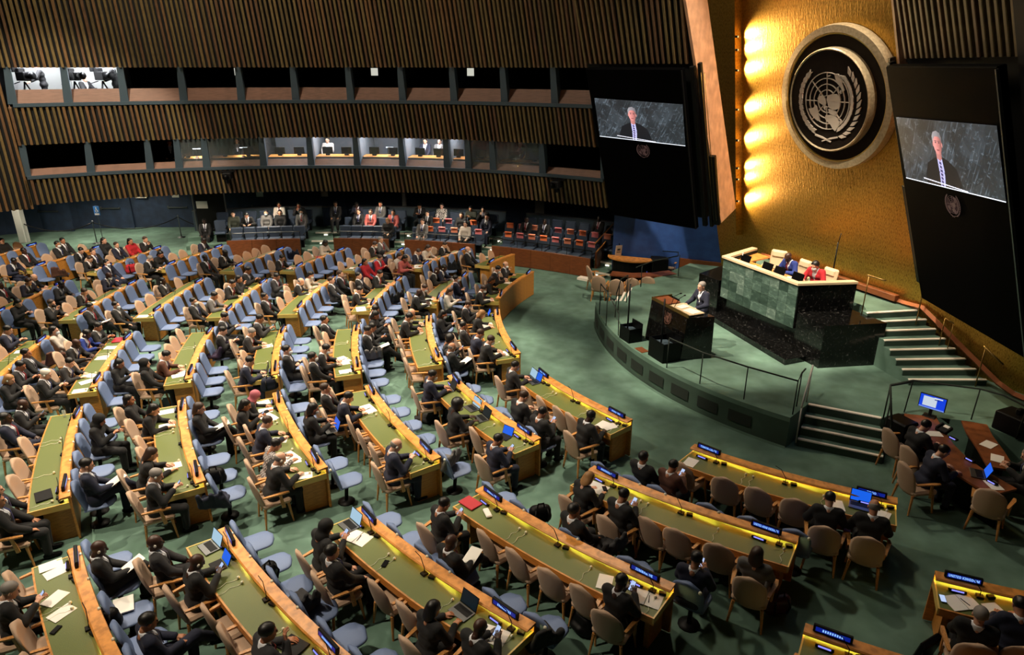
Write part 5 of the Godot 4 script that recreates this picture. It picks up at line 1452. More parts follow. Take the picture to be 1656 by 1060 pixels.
func people_kit() -> void:
	skin = {"l": plain(rgb(214, 164, 138), 0.55), "t": plain(rgb(176, 122, 92), 0.55), "b": plain(rgb(112, 72, 52), 0.5), "d": plain(rgb(64, 40, 31), 0.45)}
	for k in skin: skin[k].subsurf_scatter_enabled = true; skin[k].subsurf_scatter_strength = 0.08
	var c := {"k": [22, 22, 25], "n": [26, 32, 58], "c": [44, 43, 46], "g": [110, 108, 108], "w": [216, 206, 196], "r": [196, 30, 44], "p": [196, 96, 92], "b": [28, 58, 148], "u": [96, 56, 40], "v": [56, 40, 72], "q": [120, 114, 112], "s": [150, 70, 78], "m": [52, 58, 48], "y": [150, 120, 150]}
	var weave := noise(0.3, [[0.2, Color(0.7, 0.7, 0.7)], [0.8, Color(1, 1, 1)]], 41, FastNoiseLite.TYPE_SIMPLEX, 2, 128)
	for k in c:
		cloth[k] = textured(rgb(c[k][0], c[k][1], c[k][2]), weave, Vector3(6, 6, 6), 0.85, 0.0, false)
		cloth[k].rim_enabled = true
		cloth[k].rim = 0.25
	# small black and white checks
	var im := Image.create(16, 16, false, Image.FORMAT_RGB8)
	im.fill(Color(0.75, 0.72, 0.72))
	im.fill_rect(Rect2i(0, 0, 8, 8), Color(0.03, 0.03, 0.03)); im.fill_rect(Rect2i(8, 8, 8, 8), Color(0.05, 0.05, 0.05))
	cloth.q = textured(Color.WHITE, ImageTexture.create_from_image(im), Vector3(14, 14, 14), 0.85, 0.0, false)
	var spots := noise(0.05, [[0.0, Color(0.03, 0.03, 0.03)], [0.5, Color(0.04, 0.04, 0.04)], [0.53, Color(0.85, 0.82, 0.8)], [1.0, Color(0.9, 0.9, 0.9)]], 43, FastNoiseLite.TYPE_SIMPLEX, 1, 128)
	cloth.o = textured(Color.WHITE, spots, Vector3(3, 3, 3), 0.85, 0.0, false)
	M.hair_k = plain(rgb(14, 11, 10), 0.45)
	M.hair_n = plain(rgb(52, 34, 24), 0.5)
	M.hair_g = plain(rgb(128, 122, 118), 0.6)
	M.hair_w = plain(rgb(206, 198, 188), 0.6)
	M.hair_y = plain(rgb(150, 110, 68), 0.5)
	M.scarf_k = plain(rgb(12, 12, 14), 0.8)
	M.scarf_p = plain(rgb(176, 96, 108), 0.8)
	M.shirt = plain(rgb(220, 222, 230), 0.7)
	M.mask = plain(rgb(214, 222, 230), 0.7)
	M.mask_black = plain(rgb(20, 20, 22), 0.7)
	M.ties = [plain(rgb(120, 24, 34), 0.6), plain(rgb(30, 40, 90), 0.6), plain(rgb(70, 66, 80), 0.6), plain(rgb(28, 26, 30), 0.6)]
	M.eye = plain(rgb(24, 16, 14), 0.2)
	M.lips = plain(rgb(120, 62, 58), 0.5)
	M.band = plain(rgb(224, 222, 214), 0.5)
	for lod in [1.0, 1.6]: heads[lod] = head_field(0.0075 * lod)
	for lod in [1.0, 1.6]:
		for id in ["D", "T", "P", "X", "C", "F", "L"]: kit[id + str(lod)] = build_pose(id, lod)
	for id in ["S", "K"]: kit[id + "1.0"] = build_pose(id, 1.0)
	# hair shapes, in the frame of the head
	var face_cut := func(p: Vector3) -> float: return (p - Vector3(0, 0.062, -0.05)).dot(Vector3(0, -0.6, -0.8))
	var mk := func(parts: Array, cutter: Callable, lo: Vector3, hi: Vector3) -> ArrayMesh:
		var f := Field.new(lo, hi, 0.01)
		for q in parts: f.ell(q[0], q[1], 0.02)
		f.cut(cutter)
		return Bag.new().add(f.net()).done()
	var lo := Vector3(-0.16, -0.32, -0.15)
	var hi := Vector3(0.16, 0.2, 0.2)
	var cap := [Vector3(0, 0.045, 0.02), Vector3(0.086, 0.09, 0.106)]
	hairs.short = mk.call([cap], func(p): return maxf(face_cut.call(p), -0.055 - p.y - p.z * 0.3), lo, hi)
	hairs.bald = mk.call([[Vector3(0, 0.03, 0.02), Vector3(0.083, 0.09, 0.103)]], func(p): return maxf(maxf(face_cut.call(p), -0.05 - p.y), p.y - 0.03 - p.z * 0.25), lo, hi)
	hairs.long = mk.call([cap, [Vector3(0, -0.06, 0.05), Vector3(0.105, 0.17, 0.075)]], func(p): return maxf(maxf(face_cut.call(p), 0.0 - 1.0), (-p.z - 0.035) if p.y < 0.03 else -1.0), lo, hi)
	hairs.bob = mk.call([[Vector3(0, 0.02, 0.02), Vector3(0.1, 0.118, 0.112)]], func(p): return maxf(maxf(face_cut.call(p), -0.09 - p.y), (-p.z - 0.045) if p.y < 0.03 else -1.0), lo, hi)
	hairs.curly = mk.call([[Vector3(0, 0.05, 0.035), Vector3(0.128, 0.125, 0.13)], [Vector3(0.06, -0.02, 0.05), Vector3(0.07, 0.08, 0.07)], [Vector3(-0.06, -0.02, 0.05), Vector3(0.07, 0.08, 0.07)]], func(p): return maxf(face_cut.call(p), (-p.z - 0.03) if p.y < 0.03 else -1.0), lo, hi)
	hairs.scarf = mk.call([[Vector3(0, 0.03, 0.012), Vector3(0.096, 0.112, 0.118)], [Vector3(0, -0.13, 0.02), Vector3(0.12, 0.1, 0.105)], [Vector3(0, -0.06, 0.02), Vector3(0.085, 0.12, 0.09)]], func(p): return maxf(0.0 - 1.0, -(Vector3(p.x / 0.062, (p.y + 0.015) / 0.085, 0).length() - 1.0) * 0.06 if p.z < -0.03 else -1.0), lo, hi)
	var mf := Field.new(Vector3(-0.1, -0.14, -0.16), Vector3(0.1, 0.02, 0.05), 0.008)
	mf.ell(Vector3(0, -0.05, -0.036), Vector3(0.068, 0.066, 0.09), 0.01)
	mf.cut(func(p): return maxf(maxf(p.z + 0.045, p.y + 0.012), -0.105 - p.y))
	M.mask_mesh = Bag.new().add(mf.net()).done()
	M.eye_mesh = G.new().smooth(true).ball(Vector3(0.032, 0.008, -0.089), Vector3(0.012, 0.007, 0.007), 6).ball(Vector3(-0.032, 0.008, -0.089), Vector3(0.012, 0.007, 0.007), 6).done()
	M.brow_mesh = G.new().smooth(true).ball(Vector3(0.033, 0.029, -0.088), Vector3(0.019, 0.0045, 0.008), 5).ball(Vector3(-0.033, 0.029, -0.088), Vector3(0.019, 0.0045, 0.008), 5).done()
	M.lip_mesh = G.new().smooth(true).ball(Vector3(0, -0.06, -0.096), Vector3(0.022, 0.008, 0.006), 6).done()
	M.pod_mesh = G.new().smooth(true).ball(Vector3(0.088, -0.005, 0.01), Vector3(0.012, 0.026, 0.02), 6).ball(Vector3(-0.088, -0.005, 0.01), Vector3(0.012, 0.026, 0.02), 6).done()
	M.phone_mesh = G.new().box(Vector3.ZERO, Vector3(0.074, 0.15, 0.009), Transform3D(), 0.003).done()
	M.phone_face = G.new().box(Vector3(0, 0, 0.005), Vector3(0.066, 0.138, 0.002)).done()
	M.sheet_mesh = G.new().box(Vector3.ZERO, Vector3(0.21, 0.004, 0.297)).done()

const COLOR_WORD := {"k": "black", "n": "navy", "c": "charcoal", "g": "grey", "w": "white", "r": "red", "p": "coral", "b": "blue", "u": "rust brown", "v": "purple", "q": "checked", "s": "rose", "m": "olive", "y": "lilac", "o": "spotted"}
const POSE_WORD := {"D": "leaning forward", "T": "typing", "P": "reading phone", "X": "legs crossed", "C": "chin propped", "F": "arms folded", "L": "sitting back", "S": "standing at the lectern", "K": "standing at a camera"}

func person(t: Transform3D, sk: String, hr: String, cl: String, pose: String, flags: String, label: String, near: bool, group := "") -> Node3D:
	var lod := "1.0" if near or pose in ["S", "K"] else "1.6"
	var k: Dictionary = kit[pose + lod]
	var o := thing("person", label, "person", t, group)
	part("body", k.body, skin[sk], o)
	var woman: bool = hr in ["L", "N", "h", "y", "s", "a"] and not "j" in flags
	var bare: bool = woman or cl in ["q", "o", "m"]
	if bare:
		part("top", k.top, cloth[cl], o)
	else:
		part("jacket", k.jacket, cloth[cl], o)
		part("shirt", k.shirt, M.shirt, o)
		if not "o" in flags: part("tie", k.tie, M.ties[rng.randi() % 4], o)
	part("trousers", k.trousers, cloth["k" if cl in ["r", "w", "p", "q", "o", "b", "s", "u", "v", "y"] else cl], o)
	part("shoe", k.shoes, M.gloss_black, o)
	var style := {"k": ["short", "hair_k"], "n": ["short", "hair_n"], "g": ["short", "hair_g"], "w": ["short", "hair_w"], "b": ["bald", "hair_k"], "L": ["long", "hair_k"], "N": ["long", "hair_n"], "y": ["long", "hair_y"], "a": ["curly", "hair_k"], "h": ["scarf", "scarf_k"], "s": ["scarf", "scarf_p"], "B": ["bob", "hair_k"]}[hr] as Array
	if hr == "b" and sk in ["l", "t"]: style = ["bald", "hair_g"]
	if cl == "v": style = ["scarf", "scarf_k"]
	if not (hr == "b" and sk in ["d", "b"]): part("headscarf" if style[0] == "scarf" else "hair", hairs[style[0]], M[style[1]], o, k.head)
	part("eyes", M.eye_mesh, M.eye, o, k.head)
	if style[0] != "scarf" and near: part("eyebrows", M.brow_mesh, M[style[1]], o, k.head)
	if "m" in flags: part("face_mask", M.mask_mesh, M.mask if rng.randf() < 0.75 else M.mask_black, o, k.head)
	elif near: part("lips", M.lip_mesh, M.lips, o, k.head)
	if "e" in flags: part("headphones", M.pod_mesh, M.band, o, k.head)
	return o

func phone(at: Transform3D, label: String, lit := true, group := "") -> void:
	var o := thing("phone", label, "phone", at, group)
	part("case", M.phone_mesh, M.gloss_black, o)
	part("screen", M.phone_face, M.phone_screen if lit else M.gloss_black, o)

# ---------------------------------------------------------------- the curved desks
# name, radius and angle of the far end, radius and angle of the near end
const DESKS := """
A1 11.41 22.96 11.12 40.55
A2 13.36 19.00 12.98 34.41
A3 15.28 15.79 15.04 29.66
A4 17.18 13.18 16.83 25.78
A5 19.10 10.86 18.76 21.80
A6 21.07 8.82 20.78 18.60
B1 11.79 0.91 11.51 15.86
B2 13.74 -1.58 13.46 13.22
B3 15.62 -2.22 15.38 11.17
B4 17.58 -3.34 17.24 8.33
B5 19.51 -4.25 19.19 6.28
B6 21.52 -5.11 21.23 4.61
C1 11.82 -20.95 11.83 -4.54
C2 13.79 -19.03 13.77 -5.39
C3 15.76 -16.79 15.72 -5.57
C4 17.75 -17.02 17.60 -6.66
C5 19.70 -17.34 19.51 -7.59
C6 21.73 -16.77 21.49 -7.79
C7 23.86 -16.89 23.78 -7.90
D1 11.26 -41.61 11.83 -25.94
D2 13.34 -37.28 13.72 -24.30
D3 15.41 -33.65 15.62 -22.06
D4 17.65 -32.52 17.73 -21.28
D5 19.77 -30.44 19.72 -20.68
D6 21.91 -29.90 21.82 -20.77
D7 24.01 -28.79 23.88 -20.58
D8 26.32 -28.12 26.32 -20.70
E1 12.79 -50.69 13.07 -43.76
E2 14.75 -49.99 15.24 -39.08
E3 16.95 -46.27 17.38 -36.25
E4 19.11 -43.51 19.51 -34.54
E5 21.41 -41.49 21.61 -33.41
E6 23.97 -40.44 24.16 -32.87
E7 26.16 -38.49 26.15 -31.24
E8 28.51 -37.39 28.70 -30.98
E9 31.34 -36.80 31.40 -30.60
K1 12.87 42.50 12.87 58.50
K2 14.78 36.10 14.70 50.00
"""
# desk, row of chairs (t tan at the desk, b blue before the desk), then where along the desk the empty ones stand, in sixths
const EMPTY := """
A1 t 0.42,1.59,2.58,3.50
A2 t 2.72,3.40,4.42
A2 b 0.10,3.58,4.74,5.90
A3 t 1.69,2.65,3.59,4.49
A3 b 0.10,1.26,4.74
A4 t 2.73,3.70
A4 b 0.10,1.26,2.42,4.74,5.90
A5 t 2.71,3.57,5.42
A5 b 0.10,1.26,2.42,3.58,4.74,5.90
A6 t 0.42,2.42,3.42
A6 b 0.10,2.42,3.58
B1 t 1.56,2.64,3.68,4.42
B2 t 4.42
B2 b 0.10,1.26,2.42
B3 t 0.06,2.42,3.42,4.42
B3 b 0.10,1.26,2.42,3.58,4.74,5.90
B4 t 2.42
B4 b 0.10,1.26,4.74,5.90
B5 t 2.63,3.42
B5 b 0.10,1.26,3.58,4.74,5.90
B6 t 2.05,3.45,4.42
B6 b 0.10,1.26,3.58,4.74
C2 t 3.10,4.72,5.75
C2 b 0.10,2.42,3.58
C3 t 1.43,2.54,3.42
C3 b 3.58,4.74,5.90
C4 t 3.42,4.42
C4 b 0.10,1.26,2.42,3.58,5.90
C5 t 0.42,1.42,2.42,3.42
C5 b 3.58,4.74,5.90
C6 t 3.42
C6 b 0.10,1.26,2.42,3.58,5.90
C7 t 1.42,2.42,3.42
C7 b 2.42
D1 t 1.42,3.42
D2 t 2.42,3.42
D2 b 0.10,1.26,2.42,4.74
D3 t 3.42,5.42
D3 b 0.10,1.26,2.42,3.58,4.74,5.90
D4 t 0.42,3.42,4.42
D4 b 0.10,3.58,4.74,5.90
D5 t 3.42
D5 b 0.10,2.42,3.58,4.74,5.90
D6 t 0.42,3.42,4.42
D6 b 0.10,1.26,2.42,3.58,4.74,5.90
D7 t 1.42,2.42,4.42
D7 b 0.10,1.26,2.42,3.58,4.74
D8 t 3.42,4.42,5.42
D8 b 0.10,1.26,3.58
E1 t 1.00,3.00
E2 t 0.42
E2 b 0.10,1.26,2.42,3.58,4.74,5.90
E3 t 2.42,3.42,4.42,5.42
E3 b 0.10,1.26,2.42
E4 t 2.42,3.42
E4 b 0.10,1.26,2.42,3.58,4.74,5.90
E5 t 0.42,1.42,2.42,3.42
E5 b 0.10,1.26,2.42,3.58,4.74,5.90
E6 t 2.42,3.42
E6 b 0.10,1.26,2.42,3.58,4.74,5.90
E7 t 3.42
E7 b 0.10,1.26,2.42,3.58,4.74
E8 t 0.42,3.42,5.42
E8 b 2.42,4.74,5.90
E9 t 0.42,2.42,3.42
E9 b 0.10,1.26,2.42,3.58,4.74
K2 t 0.42
"""
# desk, row, place along it, offset out from the ledge, skin, hair, clothing, posture, flags
const SEATED := """
E9 t 1.54 0.55 l L k L .
E8 t 4.35 0.92 d k k L .
E8 t 6.25 0.55 d k n D .
E8 t 2.38 0.55 t k k L m
E8 t 1.33 0.92 t k k L .
E8 b 3.15 -0.50 l k k D .
E7 t 5.19 0.75 l n k D .
E7 t 4.19 0.84 l n k L .
E8 b 0.62 -0.50 l L k L .
E7 t 2.00 0.91 l n n L .
E7 t 1.18 0.68 t L r L .
E7 t 0.35 0.59 l n k C .
E6 t 6.08 0.55 l g k D m
E6 t 5.05 0.55 t L k D .
D8 t 0.75 0.82 l b k D .
D8 t 1.69 0.55 l n n D .
D8 t 2.51 0.88 d k k L .
D7 t 0.66 0.75 d b n D m
E7 b 6.24 -0.50 l k n L m
D6 t 1.97 0.56 d k k L e
D8 b 1.96 -0.50 d k c D .
D7 t 3.29 0.64 l n k D .
D8 b 5.28 -0.50 l L k P .
D7 t 5.45 0.83 l n k C m
D7 b 6.20 -0.50 t k k X .
D6 t 5.88 0.81 l k k L m
E6 t 0.91 0.55 d k n D .
E5 t 5.83 0.92 d k k L .
E5 t 4.44 0.92 d k k D .
E4 t 5.09 0.80 l k k D .
E4 t 0.83 0.62 d L w D .
D5 t 0.17 0.55 t k k P .
D5 t 1.51 0.55 l L k C .
D5 t 2.49 0.55 l k k D .
D5 b 0.89 -0.50 t k c P .
D4 t 2.52 0.60 l b k D .
D4 t 1.42 0.55 l L w D m
D4 b 2.33 -0.50 l n c L .
D4 t 5.33 0.83 t k k L .
D5 t 5.49 0.78 l k k L m
D5 t 4.67 0.62 t k g D .
C4 t 0.35 0.56 t k c P .
C5 b 0.18 -0.30 l k k P .
E3 t 1.63 0.80 l n k D m
E3 t 0.33 0.78 l g g L .
E3 b 4.76 -0.49 l n r P .
E3 b 3.94 -0.50 t h v L m
E2 t 5.54 0.92 l N w P .
E2 t 6.36 0.55 t L p D .
E2 t 4.03 0.74 l n n D .
E2 t 3.10 0.67 l N w D .
E2 t 1.43 0.55 l n k D .
E1 t 4.97 0.82 l b k L m
E3 b 6.25 -0.50 t L r L .
D2 t 1.54 0.81 d b k D e
D2 t 0.72 0.73 d k n D e
D4 b 0.96 -0.50 l n k L .
D3 t 1.91 0.85 l k k L .
D3 t 1.09 0.55 l k k D .
D3 t 4.41 0.59 l k k D .
D2 b 3.22 -0.30 l k n F m
D2 t 4.89 0.55 l n k D m
D2 t 6.06 0.55 d b k D .
D2 b 5.62 -0.32 l N w P .
D1 t 4.17 0.55 t N k D .
D1 t 0.62 0.81 l b k C m
D1 t 2.13 0.79 l k k D m
D1 t 5.69 0.56 l n k D m
C2 t 0.88 0.55 l b k D .
C2 t 1.73 0.61 t k k D m
C3 b 1.91 -0.37 t k k P .
C3 b 0.32 -0.43 t L k P .
C2 b 1.49 -0.30 t L k P m
C1 t 0.68 0.82 l n k P m
C1 t 1.90 0.57 l y k D .
C1 t 3.45 0.91 t k c L .
C1 t 4.49 0.83 t n n D m
C1 t 5.31 0.68 l n k D m
C2 b 4.75 -0.30 t a k P m
C7 t 0.52 0.74 l k n P .
C7 b 0.78 -0.50 l L w L m
C6 t 1.09 0.92 d k b D e
C6 t 2.30 0.92 d b k D .
C6 t 0.27 0.71 t k k P .
C7 b 3.25 -0.49 t k k L .
C7 b 4.50 -0.50 t k k P .
C7 b 5.56 -0.50 l y k P e
C6 t 5.60 0.92 l w k P e
C6 t 4.16 0.75 l k c D .
B6 t 0.23 0.92 d b k P e
B6 t 1.31 0.92 d k n L .
C6 b 4.83 -0.37 t L k P e
C5 t 5.38 0.75 l h k L .
C5 t 4.56 0.63 l k u D .
B5 t 0.35 0.79 t L k L .
B5 t 1.39 0.56 l L k D .
B6 b 2.34 -0.45 t h k P .
C5 b 1.95 -0.44 l k k P .
C4 t 1.93 0.73 l g c D .
C4 t 5.51 0.62 l k n D .
B4 t 0.83 0.55 t s k D .
B4 t 1.65 0.70 t L k P .
B4 t 3.17 0.56 l n n D .
C4 b 4.91 -0.34 l k k F m
C3 t 4.42 0.77 l k k D m
C3 t 5.36 0.83 t k k L m
B3 t 0.77 0.84 l n k L .
B3 t 1.60 0.75 l k n D .
B4 b 3.01 -0.30 t L k T m
B5 b 2.10 -0.35 l N k X .
C3 b -0.50 -0.40 l k c P .
C3 b 2.73 -0.37 t k k X .
C3 t 0.52 0.66 t k k L .
B2 t 0.81 0.61 t k n T m
B2 t 3.43 0.79 d a k T m
C2 b 5.91 -0.33 t b k X .
B6 b 5.44 -0.40 l k n X .
B5 t 5.87 0.62 l g k P e
B5 t 4.53 0.70 l N k D .
B4 t 5.65 0.74 l b k D e
B4 t 4.65 0.63 t k q D .
A6 b 1.17 -0.30 d b k X e
A5 t 0.44 0.80 d b c L e
A5 t 1.62 0.62 d b k P e
A6 t 1.65 0.76 l g k P .
A6 b 4.49 -0.44 t k n X .
A5 t 4.68 0.57 t k c C .
A4 t 0.89 0.79 t h k P .
A4 t 1.78 0.86 l k k L .
B6 t 5.52 0.74 l k k L .
B6 t 6.34 0.68 t k k L .
B3 t 5.43 0.61 l b n P e
B2 t 5.87 0.86 t k n P .
A3 t 0.47 0.92 t k k P .
A4 b 3.22 -0.30 d b k X .
A4 t 4.49 0.74 t L k T .
A4 t 5.55 0.62 d b k P .
A3 t 5.22 0.57 d k k P .
A2 t 0.63 0.67 l y k D .
A2 t 1.88 0.72 t k k P .
A3 b 3.04 -0.30 t k k L .
A2 b 1.24 -0.50 t k k L .
A2 b 2.06 -0.50 t k u P .
A1 t 4.37 0.92 l k k D .
A1 t 5.36 0.92 t b k D .
A2 t 5.40 0.88 l N g L .
A3 b 6.25 -0.30 t k n P .
K1 t 0.51 0.88 l g k L .
K1 t 1.33 0.70 t k n D .
B1 t 0.15 0.61 l k c T m
B2 b 4.01 -0.34 l n k D m
B2 b 5.36 -0.32 t k k P .
B1 t 5.43 0.92 d k k D .
"""

var D := {}   # desk name -> [r0, a0, r1, a1]
const BLOCK := {"K": "far-right block", "A": "nearest block", "B": "second block", "C": "third block", "D": "fourth block", "E": "farthest block"}
const ROW := ["", "front", "second", "third", "fourth", "fifth", "sixth", "seventh", "eighth", "ninth"]
const NTH := ["first", "second", "third", "fourth", "fifth", "sixth", "seventh", "eighth", "ninth", "tenth", "eleventh", "twelfth"]

func desk_place(id: String) -> String:
	var n := int(id.substr(1)) + (1 if id[0] == "K" else 0)
	return "%s desk of the %s" % [ROW[n], BLOCK[id[0]]]

func dpol(id: String, s: float, dr: float, h := 0.0) -> Vector3:
	var q: Array = D[id]
	return pol(lerpf(q[0], q[2], s / 6.0) + dr, lerpf(q[1], q[3], s / 6.0), h)

func dface(id: String, s: float, dr: float, h := 0.0) -> Transform3D:   # -Z towards the stage
	var q: Array = D[id]
	return face(dpol(id, s, dr, h), -outward(lerpf(q[1], q[3], s / 6.0)))

func sweep(id: String, s0: float, s1: float, prof: Array, n := 12) -> ArrayMesh:   # profile (dr, h) swept along a desk
	var rings := []
	for i in n + 1:
		var s := lerpf(s0, s1, float(i) / n)
		rings.append(prof.map(func(p): return dpol(id, s, p[0], p[1])))
	return G.new().loft(rings).done()

func make_desk(id: String) -> void:
	var o := thing("assembly_desk", "curved wooden desk with green top, the %s" % desk_place(id), "desk", Transform3D(), "curved desks of the assembly")
	part("desktop", sweep(id, 0.03, 5.97, [[0.46, 0.735], [-0.11, 0.752], [-0.11, 0.7], [0.46, 0.7]]), M.leather, o)
	part("edge_band", sweep(id, 0.0, 6.0, [[0.485, 0.738], [0.46, 0.74], [0.46, 0.62], [0.485, 0.62]]), M.wood, o)
	for e in [[0.0, 0.035], [5.965, 6.0]]:
		part("end_trim", sweep(id, e[0], e[1], [[0.485, 0.741], [-0.11, 0.758], [-0.11, 0.64], [0.485, 0.64]], 1), M.edge, o)
	part("ledge", sweep(id, 0.0, 6.0, [[0.02, 0.85], [0.0, 0.868], [-0.15, 0.88], [-0.16, 0.84], [0.02, 0.835]]), M.rail_wood, o)
	part("front_panel", sweep(id, 0.0, 6.0, [[-0.11, 0.86], [-0.145, 0.86], [-0.145, 0.03], [-0.11, 0.03]]), M.wood, o)
	for s in [0.2, 5.68]:
		part("side_panel", sweep(id, s, s + 0.12, [[0.3, 0.7], [-0.11, 0.7], [-0.11, 0.0], [0.3, 0.0]], 1), M.wood, o)
	part("light_strip", sweep(id, 0.12, 5.88, [[-0.075, 0.836], [-0.1, 0.836], [-0.1, 0.83], [-0.075, 0.83]]), M.led, o)
	for k in 3:
		var l := AreaLight3D.new()
		l.name = "light"
		var len := (dpol(id, 1.0 + k * 2.0, -0.08) - dpol(id, 3.0 + k * 2.0, -0.08)).length()
		l.area_size = Vector2(len * 0.96, 0.03)
		l.light_energy = LED
		l.light_color = Color(1.0, 0.93, 0.5)
		var t := dface(id, 1.0 + k * 2.0, -0.05, 0.828)
		l.transform = t * Transform3D(Basis(Vector3.RIGHT, -PI / 2 + 1.1), Vector3.ZERO)
		l.shadow_enabled = true
		o.add_child(l, true)

const LED := 0.6
var plate_text := {"A1 5.3": "TOGO", "A1 0.5": "TIMOR-LESTE", "A2 5.2": "UNITED ARAB EMIRATES", "K1 0.55": "UNITED KINGDOM", "A3 5.3": "ZIMBABWE"}

func make_plates() -> void:
	# lit name plates on the ledges, two to a desk; and the small consoles, microphones and earphones below them
	var box := G.new().box(Vector3(0, 0.055, 0), Vector3(0.46, 0.1, 0.05), Transform3D(), 0.008).done()
	var lit := G.new().box(Vector3(0, 0.056, 0.0), Vector3(0.4, 0.06, 0.054)).done()
	var bars := G.new()
	for k in 9: bars.box(Vector3(-0.11 + k * 0.0275, 0.056, 0), Vector3(0.017, 0.034, 0.057))
	var bars_m := bars.done()
	var con := G.new().box(Vector3(0, 0.022, 0), Vector3(0.22, 0.04, 0.05), Transform3D(Basis(Vector3.RIGHT, -0.5), Vector3(0, 0.006, 0)), 0.006).done()
	var con_lit := G.new().box(Vector3(0, 0.022, 0.024), Vector3(0.15, 0.02, 0.006), Transform3D(Basis(Vector3.RIGHT, -0.5), Vector3(0, 0.006, 0))).done()
	var mic := G.new().smooth(true).ring([Vector3(0, 0.01, 0), Vector3(0.0, 0.1, -0.01), Vector3(-0.1, 0.24, -0.02), Vector3(-0.2, 0.29, 0.0)], 5, 0.006).done()
	var mic_base := G.new().box(Vector3(0, 0.014, 0), Vector3(0.09, 0.028, 0.09), Transform3D(), 0.005).box(Vector3(0.14, 0.02, 0.02), Vector3(0.1, 0.04, 0.07), Transform3D(Basis(Vector3.UP, 0.4), Vector3.ZERO), 0.006).done()
	var pod := G.new().smooth(true).ball(Vector3(0, 0.026, 0), Vector3(0.02, 0.026, 0.024), 6).done()
	var cord := G.new().smooth(true).ring([Vector3(0, 0.012, 0.015), Vector3(0.01, 0.006, 0.08), Vector3(-0.02, 0.006, 0.16), Vector3(0.03, 0.006, 0.26), Vector3(0.03, 0.006, 0.34)], 4, 0.0035).done()
	for id in D:
		for e in [[0.55, "far"], [5.3, "near"]]:
			if id == "E1" and e[1] == "far": continue
			var s: float = e[0]
			if id == "A2" and e[1] == "near": s = 5.2
			var words: String = plate_text.get("%s %s" % [id, {0.55: "0.5", 5.3: "5.3", 5.2: "5.2"}[s] if not id == "K1" else "0.55"], "") if not (id == "K1" and e[1] == "near") else ""
			var t := dface(id, s, -0.07, 0.872) * Transform3D(Basis(Vector3.RIGHT, -0.12), Vector3.ZERO)
			var o := thing("name_plate", "%s, %s end of the %s" % ["plate reading %s" % words if words else "black plate lit blue", e[1], desk_place(id)], "sign", t, "lit name plates on the desks")
			part("case", box, M.black, o)
			part("display", lit, M.sign, o)
			if words:
				var tm := TextMesh.new()
				tm.text = words
				var sf := SystemFont.new()
				sf.font_names = PackedStringArray(["Droid Sans"])
				sf.font_weight = 700
				tm.font = sf
				tm.font_size = 32
				tm.pixel_size = 0.052 / 32.0
				tm.depth = 0.004
				var wide := minf(1.0, 0.37 / maxf(0.01, tm.get_aabb().size.x))
				part("lettering", tm, M.sign_text, o, Transform3D(Basis.from_scale(Vector3(wide, 1, 1)), Vector3(0, 0.056, 0.028)))
				part("lettering", tm, M.sign_text, o, Transform3D(Basis(Vector3.UP, PI) * Basis.from_scale(Vector3(wide, 1, 1)), Vector3(0, 0.056, -0.028)))
			else:
				part("lettering", bars_m, M.sign_text, o)
			var c := thing("voting_console", "small lit console, %s end of the %s" % [e[1], desk_place(id)], "console", dface(id, s - 0.1, 0.06, 0.748), "small consoles on the desks")
			part("case", con, M.black, c)
			part("display", con_lit, M.console, c)
		for k in (3 if id[0] in ["A", "B", "K", "C"] else 1):
			var s: float = [3.0, 0.9, 5.6][k]
			var m := thing("desk_microphone", "black gooseneck microphone at the %s of the %s" % [["middle", "far end", "near end"][k], desk_place(id)], "microphone", dface(id, s, 0.03, 0.75), "microphones on the desks")
			part("base", mic_base, M.black, m)
			part("stem", mic, M.black, m)
		if id[0] in ["A", "B", "K", "C"]:
			for k in 4:
				var s: float = [1.9, 2.12, 4.1, 5.75][k]
				var p := thing("earphone", "pale corded earphone %s, %s" % [["in the far third", "second from the far end", "past the middle", "by the near console"][k], desk_place(id)], "earphone", dface(id, s, 0.13, 0.745), "earphones lying on the desks")
				part("shell", pod, M.pod, p)
				part("cord", cord, M.pod, p)

